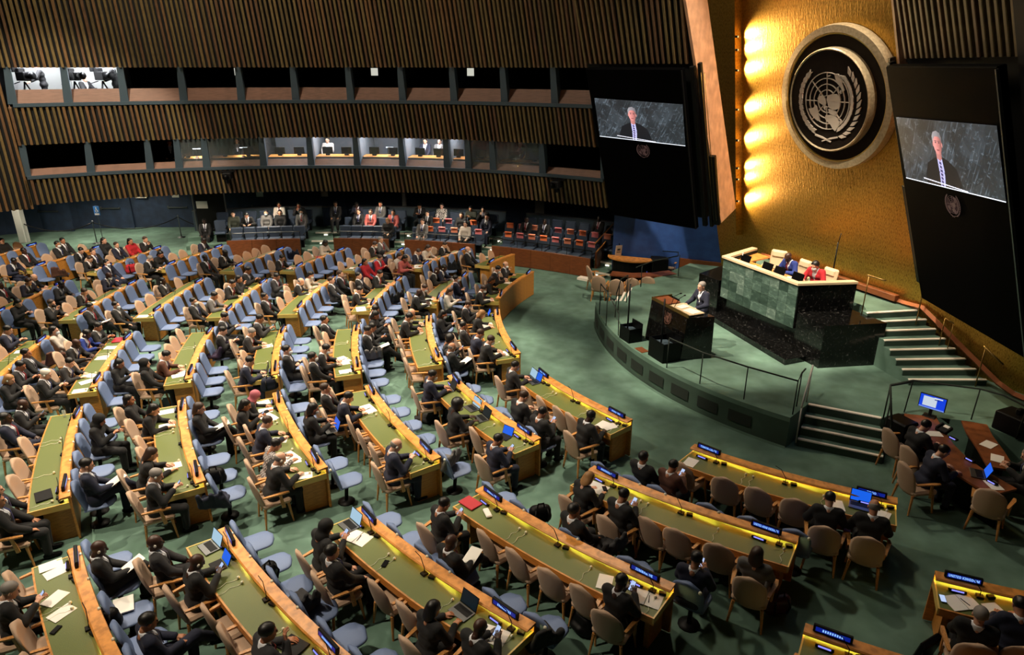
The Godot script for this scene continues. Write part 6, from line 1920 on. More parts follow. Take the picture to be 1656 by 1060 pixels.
# ---------------------------------------------------------------- chairs
func tan_chair() -> Node3D:
	var o := thing("armchair", "", "chair")
	# one curved shell for the back, rounded at the top, leaning
	var rings := []
	for i in 11:
		var v := i / 10.0
		var y := lerpf(0.36, 0.97, v)
		var w := 0.245 * (0.82 + 0.18 * smoothstep(0.0, 0.35, v)) * sqrt(maxf(0.02, 1.0 - pow(maxf(0.0, (v - 0.55) / 0.46), 2.6)))
		var z := 0.2 + 0.15 * v + 0.02 * sin(v * PI)
		var q := []
		for k in 12:
			var a := TAU * k / 12
			var x := cos(a) * w
			q.append(Vector3(x, y + sin(a) * 0.0, z - sin(a) * 0.033 - 0.06 * (x / 0.25) * (x / 0.25)))
		rings.append(q)
	part("back", G.new().smooth(true).loft(rings).done(), M.tan, o)
	var seat := G.new().smooth(false)
	seat.box(Vector3(0, 0.43, -0.02), Vector3(0.49, 0.1, 0.48), Transform3D(), 0.035)
	part("seat", seat.done(), M.tan, o)
	for s: float in [-1.0, 1.0]:
		var arm := G.new()
		arm.loft([[Vector3(s * 0.25 - 0.02, 0.635, 0.22), Vector3(s * 0.25 + 0.02, 0.635, 0.22), Vector3(s * 0.25 + 0.02, 0.66, 0.22), Vector3(s * 0.25 - 0.02, 0.66, 0.22)], [Vector3(s * 0.29 - 0.032, 0.645, -0.1), Vector3(s * 0.29 + 0.032, 0.645, -0.1), Vector3(s * 0.29 + 0.032, 0.672, -0.1), Vector3(s * 0.29 - 0.032, 0.672, -0.1)], [Vector3(s * 0.285 - 0.02, 0.635, -0.22), Vector3(s * 0.285 + 0.02, 0.635, -0.22), Vector3(s * 0.285 + 0.02, 0.66, -0.22), Vector3(s * 0.285 - 0.02, 0.66, -0.22)]])
		arm.ring([Vector3(s * 0.265, 0.36, -0.1), Vector3(s * 0.285, 0.65, -0.06)], 6, [0.026, 0.02], Transform3D(), true, Vector2(0.7, 1.4))
		part("arm", arm.done(), M.arm_wood, o)
		for z in [-0.2, 0.2]:
			part("leg", G.new().ring([Vector3(s * 0.2, 0.38, z), Vector3(s * 0.24, 0.0, z * 1.2)], 6, [0.026, 0.015]).done(), M.arm_wood, o)
	return o

func blue_chair() -> Node3D:
	var o := thing("pedestal_chair", "", "chair")
	var rings := []
	for i in 10:   # back
		var v := i / 9.0
		var w := 0.235 * sqrt(maxf(0.03, 1.0 - pow(maxf(0.0, (v - 0.6) / 0.41), 3.0)))
		var q := []
		for k in 12:
			var a := TAU * k / 12
			q.append(Vector3(cos(a) * w, lerpf(0.42, 0.93, v), 0.17 + 0.13 * v - sin(a) * 0.042))
		rings.append(q)
	part("back", G.new().smooth(true).loft(rings).done(), M.blue, o)
	rings = []
	for i in 10:   # seat
		var v := i / 9.0
		var w := 0.235 * sqrt(maxf(0.03, 1.0 - pow(maxf(0.0, (v - 0.6) / 0.41), 3.0)))
		var q := []
		for k in 12:
			var a := TAU * k / 12
			q.append(Vector3(cos(a) * w, 0.43 + sin(a) * 0.045 + 0.015 * v, 0.2 - 0.47 * v))
		rings.append(q)
	part("seat", G.new().smooth(true).loft(rings).done(), M.blue, o)
	part("pedestal", G.new().smooth(true).ring([Vector3(0, 0.02, 0.06), Vector3(0, 0.4, 0.02)], 8, 0.035).lathe([Vector2(0.16, 0), Vector2(0.16, 0.015), Vector2(0.04, 0.04)], 12, Transform3D(Basis(), Vector3(0, 0, 0.06))).done(), M.black, o)
	part("earphone_hook", G.new().smooth(true).ball(Vector3(0.2, 0.88, 0.34), Vector3(0.028, 0.03, 0.022), 5).done(), M.pod, o)
	return o

func chair_rows() -> void:
	var seen := {"t": tan_chair(), "b": blue_chair()}
	var fresh := {"t": true, "b": true}
	# gather every chair of a row, empty or taken, to count them from the near end
	var rows := {}
	for l in EMPTY.strip_edges().split("\n"):
		var w := l.split(" ", false)
		for s in w[2].split(","):
			rows.get_or_add(w[0] + w[1], []).append([float(s), false, 0.0])
	for l in SEATED.strip_edges().split("\n"):
		var w := l.split(" ", false)
		rows.get_or_add(w[0] + w[1], []).append([float(w[2]), true, float(w[3])])
	for key: String in rows:
		var id := key.substr(0, 2)
		var kind := key[2]
		var list: Array = rows[key]
		list.sort_custom(func(a, b): return a[0] > b[0])
		for i in list.size():
			var q: Array = list[i]
			var dr: float = (q[2] + 0.05 if q[1] else 0.42) if kind == "t" else -0.5
			var t := dface(id, q[0], dr)
			t.basis = t.basis * Basis(Vector3.UP, rng.randf_range(-0.12, 0.12) if kind == "t" else rng.randf_range(-0.05, 0.05))
			var lab := "%s tan armchair, %s from the near end, %s" % ["occupied" if q[1] else "empty", NTH[i], desk_place(id)]
			if kind == "b": lab = "%s blue seat, %s from near end, before the %s" % ["occupied" if q[1] else "empty", NTH[i], desk_place(id)]
			var group := "tan armchairs at the desks" if kind == "t" else "blue seats before the desks"
			if fresh[kind]:
				seen[kind].transform = t
				seen[kind].set_meta("label", lab); seen[kind].set_meta("group", group)
				fresh[kind] = false
			else:
				copy(seen[kind], t, lab, group)

func desks() -> void:
	for l in DESKS.strip_edges().split("\n"):
		var w := l.split(" ", false)
		D[w[0]] = [float(w[1]), float(w[2]), float(w[3]), float(w[4])]
	for id in D: make_desk(id)
	make_plates()
	chair_rows()

func seat_people() -> void:
	var count := {}
	var lines := SEATED.strip_edges().split("\n")
	var order := {}
	for l in lines:
		var w := l.split(" ", false)
		order.get_or_add(w[0] + w[1], []).append(float(w[2]))
	for k in order: order[k].sort(); order[k].reverse()
	for l in lines:
		var w := l.split(" ", false)
		var id := w[0]
		var s := float(w[2])
		var dr := float(w[3])
		var fl: String = w[8] if w.size() > 8 else ""
		var t := dface(id, s, dr + 0.06 if w[1] == "t" else dr - 0.06)
		t.basis = t.basis * Basis(Vector3.UP, rng.randf_range(-0.18, 0.18)) * Basis.from_scale(Vector3.ONE * rng.randf_range(0.95, 1.03))
		var near: bool = id[0] in ["A", "K"] or id in ["B1", "B2", "B3", "B4", "B5", "B6", "C1", "C2"]
		var i: int = order[w[0] + w[1]].find(s)
		var who := "person in %s" % COLOR_WORD[w[6]]
		if "m" in fl: who += " and mask"
		var lab := "%s, %s, %s of the seated %s the %s" % [who, POSE_WORD[w[7]], NTH[i], "at" if w[1] == "t" else "before", desk_place(id)]
		lab = lab.replace(" of the seated", "")
		var o := person(t, w[4], w[5], w[6], w[7], fl, lab, near)
		var k: Dictionary = kit[w[7] + ("1.0" if near else "1.6")]
		var place := "%s person, %s" % [NTH[i], ("at " if w[1] == "t" else "before ") + "the " + desk_place(id)]
		match w[7]:
			"P":
				var hl: Transform3D = k.hands[0]
				var hr: Transform3D = k.hands[1]
				var mid := (hl * Vector3(0, -0.02, -0.07) + hr * Vector3(0, -0.02, -0.07)) / 2
				phone(t * Transform3D(Basis(Vector3.RIGHT, -0.75), mid + Vector3(0, 0.035, -0.01)), "phone held by the %s" % place, true, "phones in hands")
			"T":
				if w[1] == "t": laptop(dface(id, s, 0.2, 0.745), "laptop of the %s" % place, "screen_white" if rng.randf() < 0.5 else "screen_dark")
				else: laptop(t * Transform3D(Basis(), Vector3(0, 0.62, -0.42)), "laptop on the knees of the %s" % place, "screen_blue")
			"D":
				if rng.randf() < 0.7 and w[1] == "t":
					tag(part("paper_sheet", M.sheet_mesh, M.paper, self, dface(id, s + 0.1, 0.24, 0.747) * Transform3D(Basis(Vector3.UP, rng.randf_range(-0.4, 0.4)), Vector3.ZERO)), "sheet before the %s" % place, "paper", "papers on the desks")
			"X":
				if rng.randf() < 0.6:
					tag(part("paper_sheet", M.sheet_mesh, M.paper, self, t * Transform3D(Basis(Vector3.RIGHT, 0.3) * Basis(Vector3.UP, 0.3), Vector3(0.02, 0.755, -0.36))), "sheet in the lap of the %s" % place, "paper", "papers in laps")

func laptop(t: Transform3D, label: String, scr: String, group := "laptops in use") -> void:
	var o := thing("laptop", label, "laptop", t, group)
	part("base", G.new().box(Vector3(0, 0.009, 0), Vector3(0.32, 0.016, 0.22), Transform3D(), 0.004).done(), M.steel, o)
	part("keyboard", G.new().box(Vector3(0, 0.018, -0.03), Vector3(0.27, 0.003, 0.11)).done(), M.black, o)
	var lid := Transform3D(Basis(Vector3.RIGHT, -0.35), Vector3(0, 0.016, -0.11))
	part("lid", G.new().box(Vector3(0, 0.105, -0.004), Vector3(0.32, 0.21, 0.007), lid, 0.003).done(), M.black, o)
	part("screen", G.new().box(Vector3(0, 0.108, 0.0005), Vector3(0.295, 0.182, 0.002), lid).done(), M[scr], o)

# ---------------------------------------------------------------- people away from the desks, tables in the corners, loose things
# tier, angle on the arc, skin, hair, clothing, posture, flags
const GALLERY := """
1 -12.80 l k m L .
1 -11.15 l k k D .
1 -8.95 l L g L m
2 -7.80 t k w L .
1 -7.29 l L k L .
2 -5.35 t k k C .
1 -4.72 l k g L m
2 -1.03 t k c L .
2 1.67 d k n P .
1 2.35 l n k L .
1 3.90 l n p L .
2 4.50 l k g L .
1 6.75 t k p L .
2 9.51 t k k P .
1 11.11 l k k L .
2 12.17 l L o L .
0 11.30 l n g L .
0 6.79 l y k X .
1 15.49 l L k L .
2 15.97 t k m P .
2 17.60 l k k C .
0 16.95 l L w L .
1 18.77 l k n L .
1 23.86 d k k L .
1 26.17 d k k L .
2 31.81 d k k L .
"""

func exec_chair(t: Transform3D, label: String) -> void:
	var o := thing("office_chair", label, "chair", t, "")
	var tilt := Transform3D(Basis(Vector3.RIGHT, 0.2), Vector3(0, 0.45, 0.2))
	part("back", G.new().box(Vector3(0, 0.3, 0), Vector3(0.46, 0.56, 0.1), tilt, 0.045).done(), M.cream, o)
	part("head_pad", G.new().box(Vector3(0, 0.46, -0.06), Vector3(0.34, 0.16, 0.06), tilt, 0.028).done(), M.cream, o)
	part("seat", G.new().box(Vector3(0, 0.42, -0.03), Vector3(0.52, 0.12, 0.5), Transform3D(), 0.045).done(), M.cream, o)
	for s in [-1, 1]: part("arm", G.new().box(Vector3(0.29 * s, 0.62, 0), Vector3(0.06, 0.05, 0.34), Transform3D(), 0.018).box(Vector3(0.29 * s, 0.5, 0.08), Vector3(0.04, 0.22, 0.06)).done(), M.cream, o)
	part("pedestal", G.new().smooth(true).lathe([Vector2(0.26, 0), Vector2(0.26, 0.03), Vector2(0.04, 0.07), Vector2(0.035, 0.38)], 12).done(), M.black, o)

func small_table(called: String, label: String, pts: Array, width: float, m: Material) -> void:
	# a curved table top along a line of points, on panel legs
	var o := thing(called, label, "table")
	var top := []
	var body := []
	for i in pts.size():
		var d: Vector3 = (pts[mini(i + 1, pts.size() - 1)] - pts[maxi(i - 1, 0)]).normalized()
		var n := d.cross(Vector3.UP) * width / 2
		var p: Vector3 = pts[i]
		top.append([p + n + Vector3(0, 0.7, 0), p - n + Vector3(0, 0.7, 0), p - n + Vector3(0, 0.74, 0), p + n + Vector3(0, 0.74, 0)])
		body.append([p + n * 0.1 + Vector3(0, 0, 0), p - n * 0.1 + Vector3(0, 0, 0), p - n * 0.1 + Vector3(0, 0.7, 0), p + n * 0.1 + Vector3(0, 0.7, 0)])
	part("top", G.new().loft(top).done(), m, o)
	part("modesty_panel", G.new().loft(body).done(), M.black, o)

func monitor(t: Transform3D, label: String, w: float, h: float, scr: Material) -> void:
	var o := thing("monitor", label, "monitor", t)
	part("housing", G.new().box(Vector3(0, 0.16 + h / 2, 0), Vector3(w, h, 0.04), Transform3D(), 0.01).done(), M.black, o)
	part("screen", G.new().box(Vector3(0, 0.16 + h / 2, 0.021), Vector3(w - 0.03, h - 0.03, 0.003)).done(), scr, o)
	part("stand", G.new().box(Vector3(0, 0.09, -0.02), Vector3(0.06, 0.18, 0.03)).box(Vector3(0, 0.01, 0), Vector3(0.24, 0.02, 0.18), Transform3D(), 0.006).done(), M.black, o)

func corner_tables() -> void:
	# the speaker and the two at the marble desk
	person(face(sp(6.98, 0.08, 0.72), UA), "l", "g", "n", "S", "o", "person in dark navy suit standing behind the black marble lectern", true)
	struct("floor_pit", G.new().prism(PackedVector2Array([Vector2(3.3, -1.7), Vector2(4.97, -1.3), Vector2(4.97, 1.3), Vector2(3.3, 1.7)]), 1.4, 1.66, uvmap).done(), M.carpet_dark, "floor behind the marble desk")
	for q in [[-0.85, "cream office chair, empty, left of three at the marble desk"], [0.12, "cream office chair behind the person in blue at the marble desk"], [0.98, "cream office chair behind the person in red at the marble desk"]]:
		exec_chair(face(sp(3.98 if q[0] > 0 else 3.85, q[0], 1.66), UA + VA * (0.0 if q[0] > 0 else 0.5)), q[1])
	var blue := cloth.n as Material
	cloth["i"] = textured(rgb(44, 66, 150), (cloth.n as StandardMaterial3D).albedo_texture, Vector3(6, 6, 6), 0.85, 0.0, false)
	person(face(sp(4.12, 0.1, 1.68), UA), "d", "b", "i", "D", "", "person in blue suit seated in the middle of the marble desk", true)
	var lady := person(face(sp(4.1, 0.96, 1.68), UA + VA * 0.2), "l", "B", "r", "D", "mo", "person in red jacket and white mask at the right of the marble desk", true)
	# camera crew in the upper booths
	for q in [[-29.3, 1.15, "person in dark coat bending to the camera in the leftmost lit booth", Vector3(-1, 0, 0.6)], [-22.3, 1.0, "person in dark clothes behind the camera in the second lit booth", Vector3(-1, 0, 0.3)], [-25.6, 1.3, "person low beside the smaller camera in the second lit booth", Vector3(1, 0, 0.3)]]:
		var at := cone(q[1], q[0], 5.94 if not "low" in q[2] else 5.5)
		person(face(at, q[3]), "l", "g" if "leftmost" in q[2] else "k", "k", "K", "o", q[2], true)
	# translators behind the glass of the lower booths
	for q in [[-0.4, "k", "w", "person in white seated in the first bright lower booth"], [11.6, "k", "n", "person in navy seated behind the monitor of the bright middle booth"], [13.4, "k", "g", "person in grey seated in the bright middle booth"], [-18.4, "k", "k", "person in black in the first glazed lower booth"], [23.4, "b", "u", "person in brown in the dim booth right of the bright ones"], [-11.0, "k", "k", "person in black in the second glazed lower booth"]]:
		person(face(cone(1.35, q[0], 3.45), BC - cone(1.35, q[0], 0) + Vector3(0, BC.y, 0)), "l", q[1], q[2], "L", "o", q[3], false)
	# gallery
	var nth := {}
	for l in GALLERY.strip_edges().split("\n"):
		var w := l.split(" ", false)
		var tier := int(w[0])
		var a := deg_to_rad(float(w[1]))
		var r := 19.45 + tier * 0.9
		var at := BC + Vector3(sin(a) * r, 0.17 * (tier + 1), -cos(a) * r)
		var block := "first" if float(w[1]) < -2.5 else ("second" if float(w[1]) < 8.5 else ("third" if float(w[1]) < 20 else "last"))
		nth[block + w[0]] = nth.get(block + w[0], -1) + 1
		person(face(at, BC - Vector3(at.x, 0, at.z)), w[2], w[3], w[4], w[5], w[6] if w[6] != "." else "", "person in %s, %s, %s from the left, %s row, %s gallery block" % [COLOR_WORD[w[4]], POSE_WORD[w[5]], NTH[nth[block + w[0]]], ["front", "middle", "back"][tier], block], false, "people in the gallery")
	person(face(Vector3(-13.5, 0, -29.6), Vector3(0.3, 0, 1)), "d", "k", "k", "L", "", "person in black sitting in the dark doorway left of the gallery", false)
	exec_like(face(Vector3(-13.5, 0, -29.6), Vector3(0.3, 0, 1)), "dark seat in the doorway left of the gallery")
	# corner table at the right with its screens and three people
	small_table("corner_table", "curved wooden table in the right corner, nearer of two arms", [sp(5.15, 5.1), sp(5.5, 5.55), sp(5.85, 6.0), sp(6.12, 6.5), sp(6.25, 7.0), sp(6.3, 7.6)], 0.6, M.brown_wood)
	small_table("corner_table", "curved wooden table in the right corner, farther of two arms", [sp(4.4, 5.75), sp(4.75, 6.1), sp(5.15, 6.6), sp(5.6, 7.1)], 0.45, M.brown_wood)
	var im := Image.create(96, 60, false, Image.FORMAT_RGB8)
	im.fill(rgb(20, 70, 235))
	im.fill_rect(Rect2i(12, 6, 52, 44), rgb(214, 226, 240))
	im.fill_rect(Rect2i(52, 4, 32, 6), rgb(230, 236, 246)); im.fill_rect(Rect2i(54, 12, 18, 4), rgb(16, 40, 140)); im.fill_rect(Rect2i(0, 54, 96, 6), rgb(120, 150, 240))
	var sm := plain(Color(0.01, 0.01, 0.01), 0.3)
	sm.emission_enabled = true
	sm.emission = Color.WHITE
	sm.emission_operator = BaseMaterial3D.EMISSION_OP_MULTIPLY
	sm.emission_texture = ImageTexture.create_from_image(im)
	sm.emission_energy_multiplier = 0.85
	var mt := face(sp(5.0, 5.2, 0.74), sp(4.0, 5.0) - sp(6.2, 5.9))
	monitor(mt, "bright blue monitor at the far end of the right corner table", 0.5, 0.32, M.black)
	var mg := G.new()
	mg.uvquad(Vector3(-0.235, 0.175, 0.024), Vector3(0.235, 0.175, 0.024), Vector3(0.235, 0.465, 0.024), Vector3(-0.235, 0.465, 0.024))
	part("picture", mg.done(), sm, get_node("monitor"), Transform3D())
	laptop(face(sp(6.2, 7.05, 0.745), sp(5.5, 7.5) - sp(6.3, 6.6)), "blue lit laptop on the near arm of the right corner table", "screen_blue")
	var tp := thing("desk_telephone", "black desk telephone with small screen on the right corner table", "telephone", face(sp(5.3, 5.75, 0.745), UA * -1.0))
	part("body", G.new().box(Vector3(0, 0.05, 0), Vector3(0.24, 0.07, 0.22), Transform3D(Basis(Vector3.RIGHT, 0.35), Vector3.ZERO), 0.012).done(), M.black, tp)
	part("display", G.new().box(Vector3(0.02, 0.088, -0.05), Vector3(0.11, 0.005, 0.07), Transform3D(Basis(Vector3.RIGHT, 0.35), Vector3.ZERO)).done(), M.paper, tp)
	part("handset", G.new().box(Vector3(-0.09, 0.1, 0), Vector3(0.05, 0.035, 0.2), Transform3D(Basis(Vector3.RIGHT, 0.35), Vector3.ZERO), 0.012).done(), M.black, tp)
	for q in [[5.6, 5.75, "white papers by the telephone on the right corner table"], [6.28, 7.4, "pale papers at the near end of the right corner table"], [5.0, 6.45, "papers and folders on the far arm of the right corner table"], [5.35, 6.85, "white sheet before the grey-haired reader at the corner table"]]:
		tag(part("paper_sheet", M.sheet_mesh, M.paper, self, face(sp(q[0], q[1], 0.746), UA) * Transform3D(Basis(Vector3.UP, q[1]), Vector3.ZERO)), q[2], "paper")
	for q in [[5.55, 5.95, "far"], [6.0, 6.6, "middle"], [6.35, 7.25, "near"]]:
		var cs := thing("voting_console", "small violet lit console at the %s part of the right corner table" % q[2], "console", face(sp(q[0] - 0.1, q[1] + 0.1, 0.745), -UA))
		part("case", G.new().box(Vector3(0, 0.02, 0), Vector3(0.18, 0.04, 0.07), Transform3D(), 0.008).done(), M.black, cs)
		part("display", G.new().box(Vector3(0, 0.03, 0.034), Vector3(0.12, 0.02, 0.006)).done(), M.console, cs)
	var chair: Node3D = get_node("armchair")
	for q in [[6.3, 5.6, 5.5, 5.75, "tan armchair at the far end of the right corner table"], [7.1, 6.6, 6.3, 6.8, "tan armchair behind the nearest person of the right corner table"], [6.5, 7.55, 5.9, 7.3, "tan armchair seen from behind at the right corner table"], [6.55, 6.2, 5.9, 6.3, "tan armchair under the middle person of the right corner table"]]:
		copy(chair, face(sp(q[0], q[1]), sp(q[2], q[3]) - sp(q[0], q[1])), q[4], "")
	person(face(sp(6.42, 5.9), sp(5.6, 6.05) - sp(6.42, 5.9)), "l", "k", "k", "D", "", "person in black suit reaching over the right corner table", true)
	person(face(sp(6.95, 6.62), sp(6.2, 6.95) - sp(6.95, 6.62)), "l", "k", "n", "D", "", "person in navy suit at the blue laptop of the right corner table", true)
	person(face(sp(5.45, 7.5), sp(5.9, 6.9) - sp(5.45, 7.5)), "l", "g", "k", "P", "", "person in black reading a sheet across the right corner table", true)
	var spk := thing("loudspeaker", "black floor loudspeaker beside the right-hand platform steps", "loudspeaker", face(sp(5.75, 5.15), UA))
	part("cabinet", G.new().box(Vector3(0, 0.4, 0), Vector3(0.5, 0.8, 0.4), Transform3D(), 0.03).done(), M.gloss_black, spk)
	part("cone", G.new().smooth(true).lathe([Vector2(0.16, 0.0), Vector2(0.17, 0.02), Vector2(0.05, 0.01)], 16, Transform3D(Basis(Vector3.RIGHT, -PI / 2), Vector3(0, 0.35, -0.2))).done(), M.black, spk)
	var bx := thing("equipment_box", "black equipment box with a camera on top behind the corner table", "box", face(sp(4.0, 6.3, 0.72), UA))
	part("box", G.new().box(Vector3(0, 0.2, 0), Vector3(0.62, 0.4, 0.5), Transform3D(), 0.02).done(), M.black, bx)
	part("camera", G.new().box(Vector3(0, 0.46, 0), Vector3(0.1, 0.12, 0.14), Transform3D(), 0.02).done(), M.black, bx)
	# half-round desk at the left of the stage
	var d := thing("operator_desk", "half-round yellow wooden desk with computers by the blue wall", "table", face(Vector3(4.6, 0, -25.3), Vector3(-0.35, 0, 0.94)))
	var half := PackedVector2Array()
	for i in 13: half.append(Vector2(cos(PI * i / 12.0) * 0.95, -sin(PI * i / 12.0) * 0.7))
	part("top", G.new().prism(half, 0.71, 0.76, func(x, y, z): return Vector3(x, y, z)).done(), M.rail_wood, d)
	part("base", G.new().prism(PackedVector2Array(Array(half).map(func(q): return q * 0.8 + Vector2(0, -0.02))), 0.0, 0.71, func(x, y, z): return Vector3(x, y, z)).done(), M.black, d)
	monitor(face(Vector3(5.1, 0.76, -25.7), Vector3(0.3, 0, -0.9)), "large black monitor on the half-round desk, right of two", 0.6, 0.4, M.gloss_black)
	monitor(face(Vector3(4.3, 0.76, -25.75), Vector3(-0.1, 0, -0.9)), "small black monitor on the half-round desk, left of two", 0.36, 0.26, M.gloss_black)
	var pl := thing("card_stand", "white printed card standing on the half-round desk", "card", face(Vector3(4.05, 0.76, -25.35), Vector3(-0.3, 0, -0.95)))
	part("card", G.new().box(Vector3(0, 0.24, 0), Vector3(0.26, 0.42, 0.015), Transform3D(Basis(Vector3.RIGHT, 0.15), Vector3.ZERO)).done(), M.paper, pl)
	part("print", G.new().box(Vector3(0, 0.28, 0.01), Vector3(0.12, 0.08, 0.006), Transform3D(Basis(Vector3.RIGHT, 0.15), Vector3.ZERO)).box(Vector3(0, 0.18, 0.01), Vector3(0.16, 0.03, 0.006), Transform3D(Basis(Vector3.RIGHT, 0.15), Vector3.ZERO)).done(), M.slate, pl)
	tag(part("equipment_case", G.new().box(Vector3(5.55, 0.42, -24.9), Vector3(0.6, 0.84, 0.5), Transform3D(), 0.03).done(), M.black, self), "tall black equipment case right of the half-round desk", "case")
	tag(part("bottle", G.new().smooth(true).lathe([Vector2(0.035, 0.0), Vector2(0.035, 0.3), Vector2(0.015, 0.36), Vector2(0.015, 0.4)], 10, Transform3D(Basis(), Vector3(5.0, 0.05, -24.35))).done(), glow(rgb(40, 90, 230), 0.35), self), "glowing blue tube at the foot of the half-round desk", "lamp")
	copy(chair, face(Vector3(6.0, 0.0, -25.1), Vector3(-0.6, 0, 0.8)), "tan armchair alone by the blue wall", "")
	var low := ["leftmost of four below the platform steps", "second of four below the platform steps", "third of four below the platform steps", "rightmost of four below the platform steps"]
	var sp4 := [Vector3(3.0, 0, -22.4), Vector3(3.55, 0, -22.0), Vector3(4.1, 0, -22.15), Vector3(4.65, 0, -22.3)]
	for i in 4: copy(chair, face(sp4[i], Vector3(0.25, 0, -0.95)), "tan armchair, %s" % low[i], "")
	copy(chair, face(Vector3(3.0, 0, -23.4), Vector3(0.95, 0, -0.3)), "tan armchair at the left of the low table by the platform steps", "")
	small_table("low_table", "low wooden table behind the tan chairs at the left platform steps", [Vector3(3.5, 0, -23.2), Vector3(4.2, 0, -22.95), Vector3(5.0, 0, -23.0), Vector3(5.7, 0, -23.3)], 0.5, M.brown_wood)
	# brown end wall of the gallery with its sloping rails
	var ge := thing("side_partition", "brown wooden side panel with sloping top at the right end of the gallery", "partition")
	part("panel", G.new().loft([[Vector3(3.22, 0, -25.75), Vector3(3.3, 0, -25.72), Vector3(3.3, 0.8, -25.72), Vector3(3.22, 0.8, -25.75)], [Vector3(4.3, 0, -28.0), Vector3(4.38, 0, -27.97), Vector3(4.38, 1.15, -27.97), Vector3(4.3, 1.15, -28.0)]]).done(), M.brown_wood, ge)
	part("handrail", G.new().smooth(true).ring([Vector3(3.28, 0.84, -25.74), Vector3(4.36, 1.19, -28.0)], 6, 0.03).done(), M.rail_wood, ge)
	part("upper_rail", G.new().smooth(true).ring([Vector3(3.2, 1.1, -25.9), Vector3(4.3, 1.5, -28.1)], 6, 0.025).done(), M.rail_wood, ge)

func exec_like(t: Transform3D, label: String) -> void:
	copy(get_node("auditorium_chair"), t, label, "")

# ---------------------------------------------------------------- coats, bags, papers and machines left about
func lump(id: int, flat: bool) -> ArrayMesh:
	var r := RandomNumberGenerator.new()
	r.seed = 100 + id
	var f := Field.new(Vector3(-0.4, -0.1, -0.4), Vector3(0.4, 0.45, 0.4), 0.02)
	if flat:   # a coat thrown over a seat
		for k in 6:
			var x := -0.2 + 0.08 * k
			var a := Vector3(x, 0.06 + r.randf_range(0.0, 0.03), -0.2 + r.randf_range(-0.06, 0.1))
			var b := Vector3(x * 0.9, 0.09 + r.randf_range(0.0, 0.04), 0.14)
			f.cap(a, b, r.randf_range(0.035, 0.05), 0.055, 0.035)
			f.cap(b, Vector3(x * 0.8 + r.randf_range(-0.03, 0.03), 0.36 + r.randf_range(-0.08, 0.06), 0.24), 0.055, r.randf_range(0.03, 0.045), 0.035)
		f.cap(Vector3(-0.14, 0.1, -0.04), Vector3(0.06, 0.12, -0.2), 0.05, 0.04, 0.05)
		f.cap(Vector3(0.2, 0.3, 0.24), Vector3(0.26, 0.02, 0.1), 0.05, 0.035, 0.05)
	else:      # a soft bag
		f.cap(Vector3(-0.1, 0.1, 0), Vector3(0.1, 0.1, 0), 0.11, 0.11, 0.05)
		f.cap(Vector3(-0.09, 0.24, 0.02), Vector3(0.09, 0.23, 0.02), 0.1, 0.1, 0.06)
		f.cap(Vector3(-0.06, 0.12, -0.1), Vector3(0.06, 0.12, -0.1), 0.06, 0.06, 0.04)
	return Bag.new().add(f.net()).done()

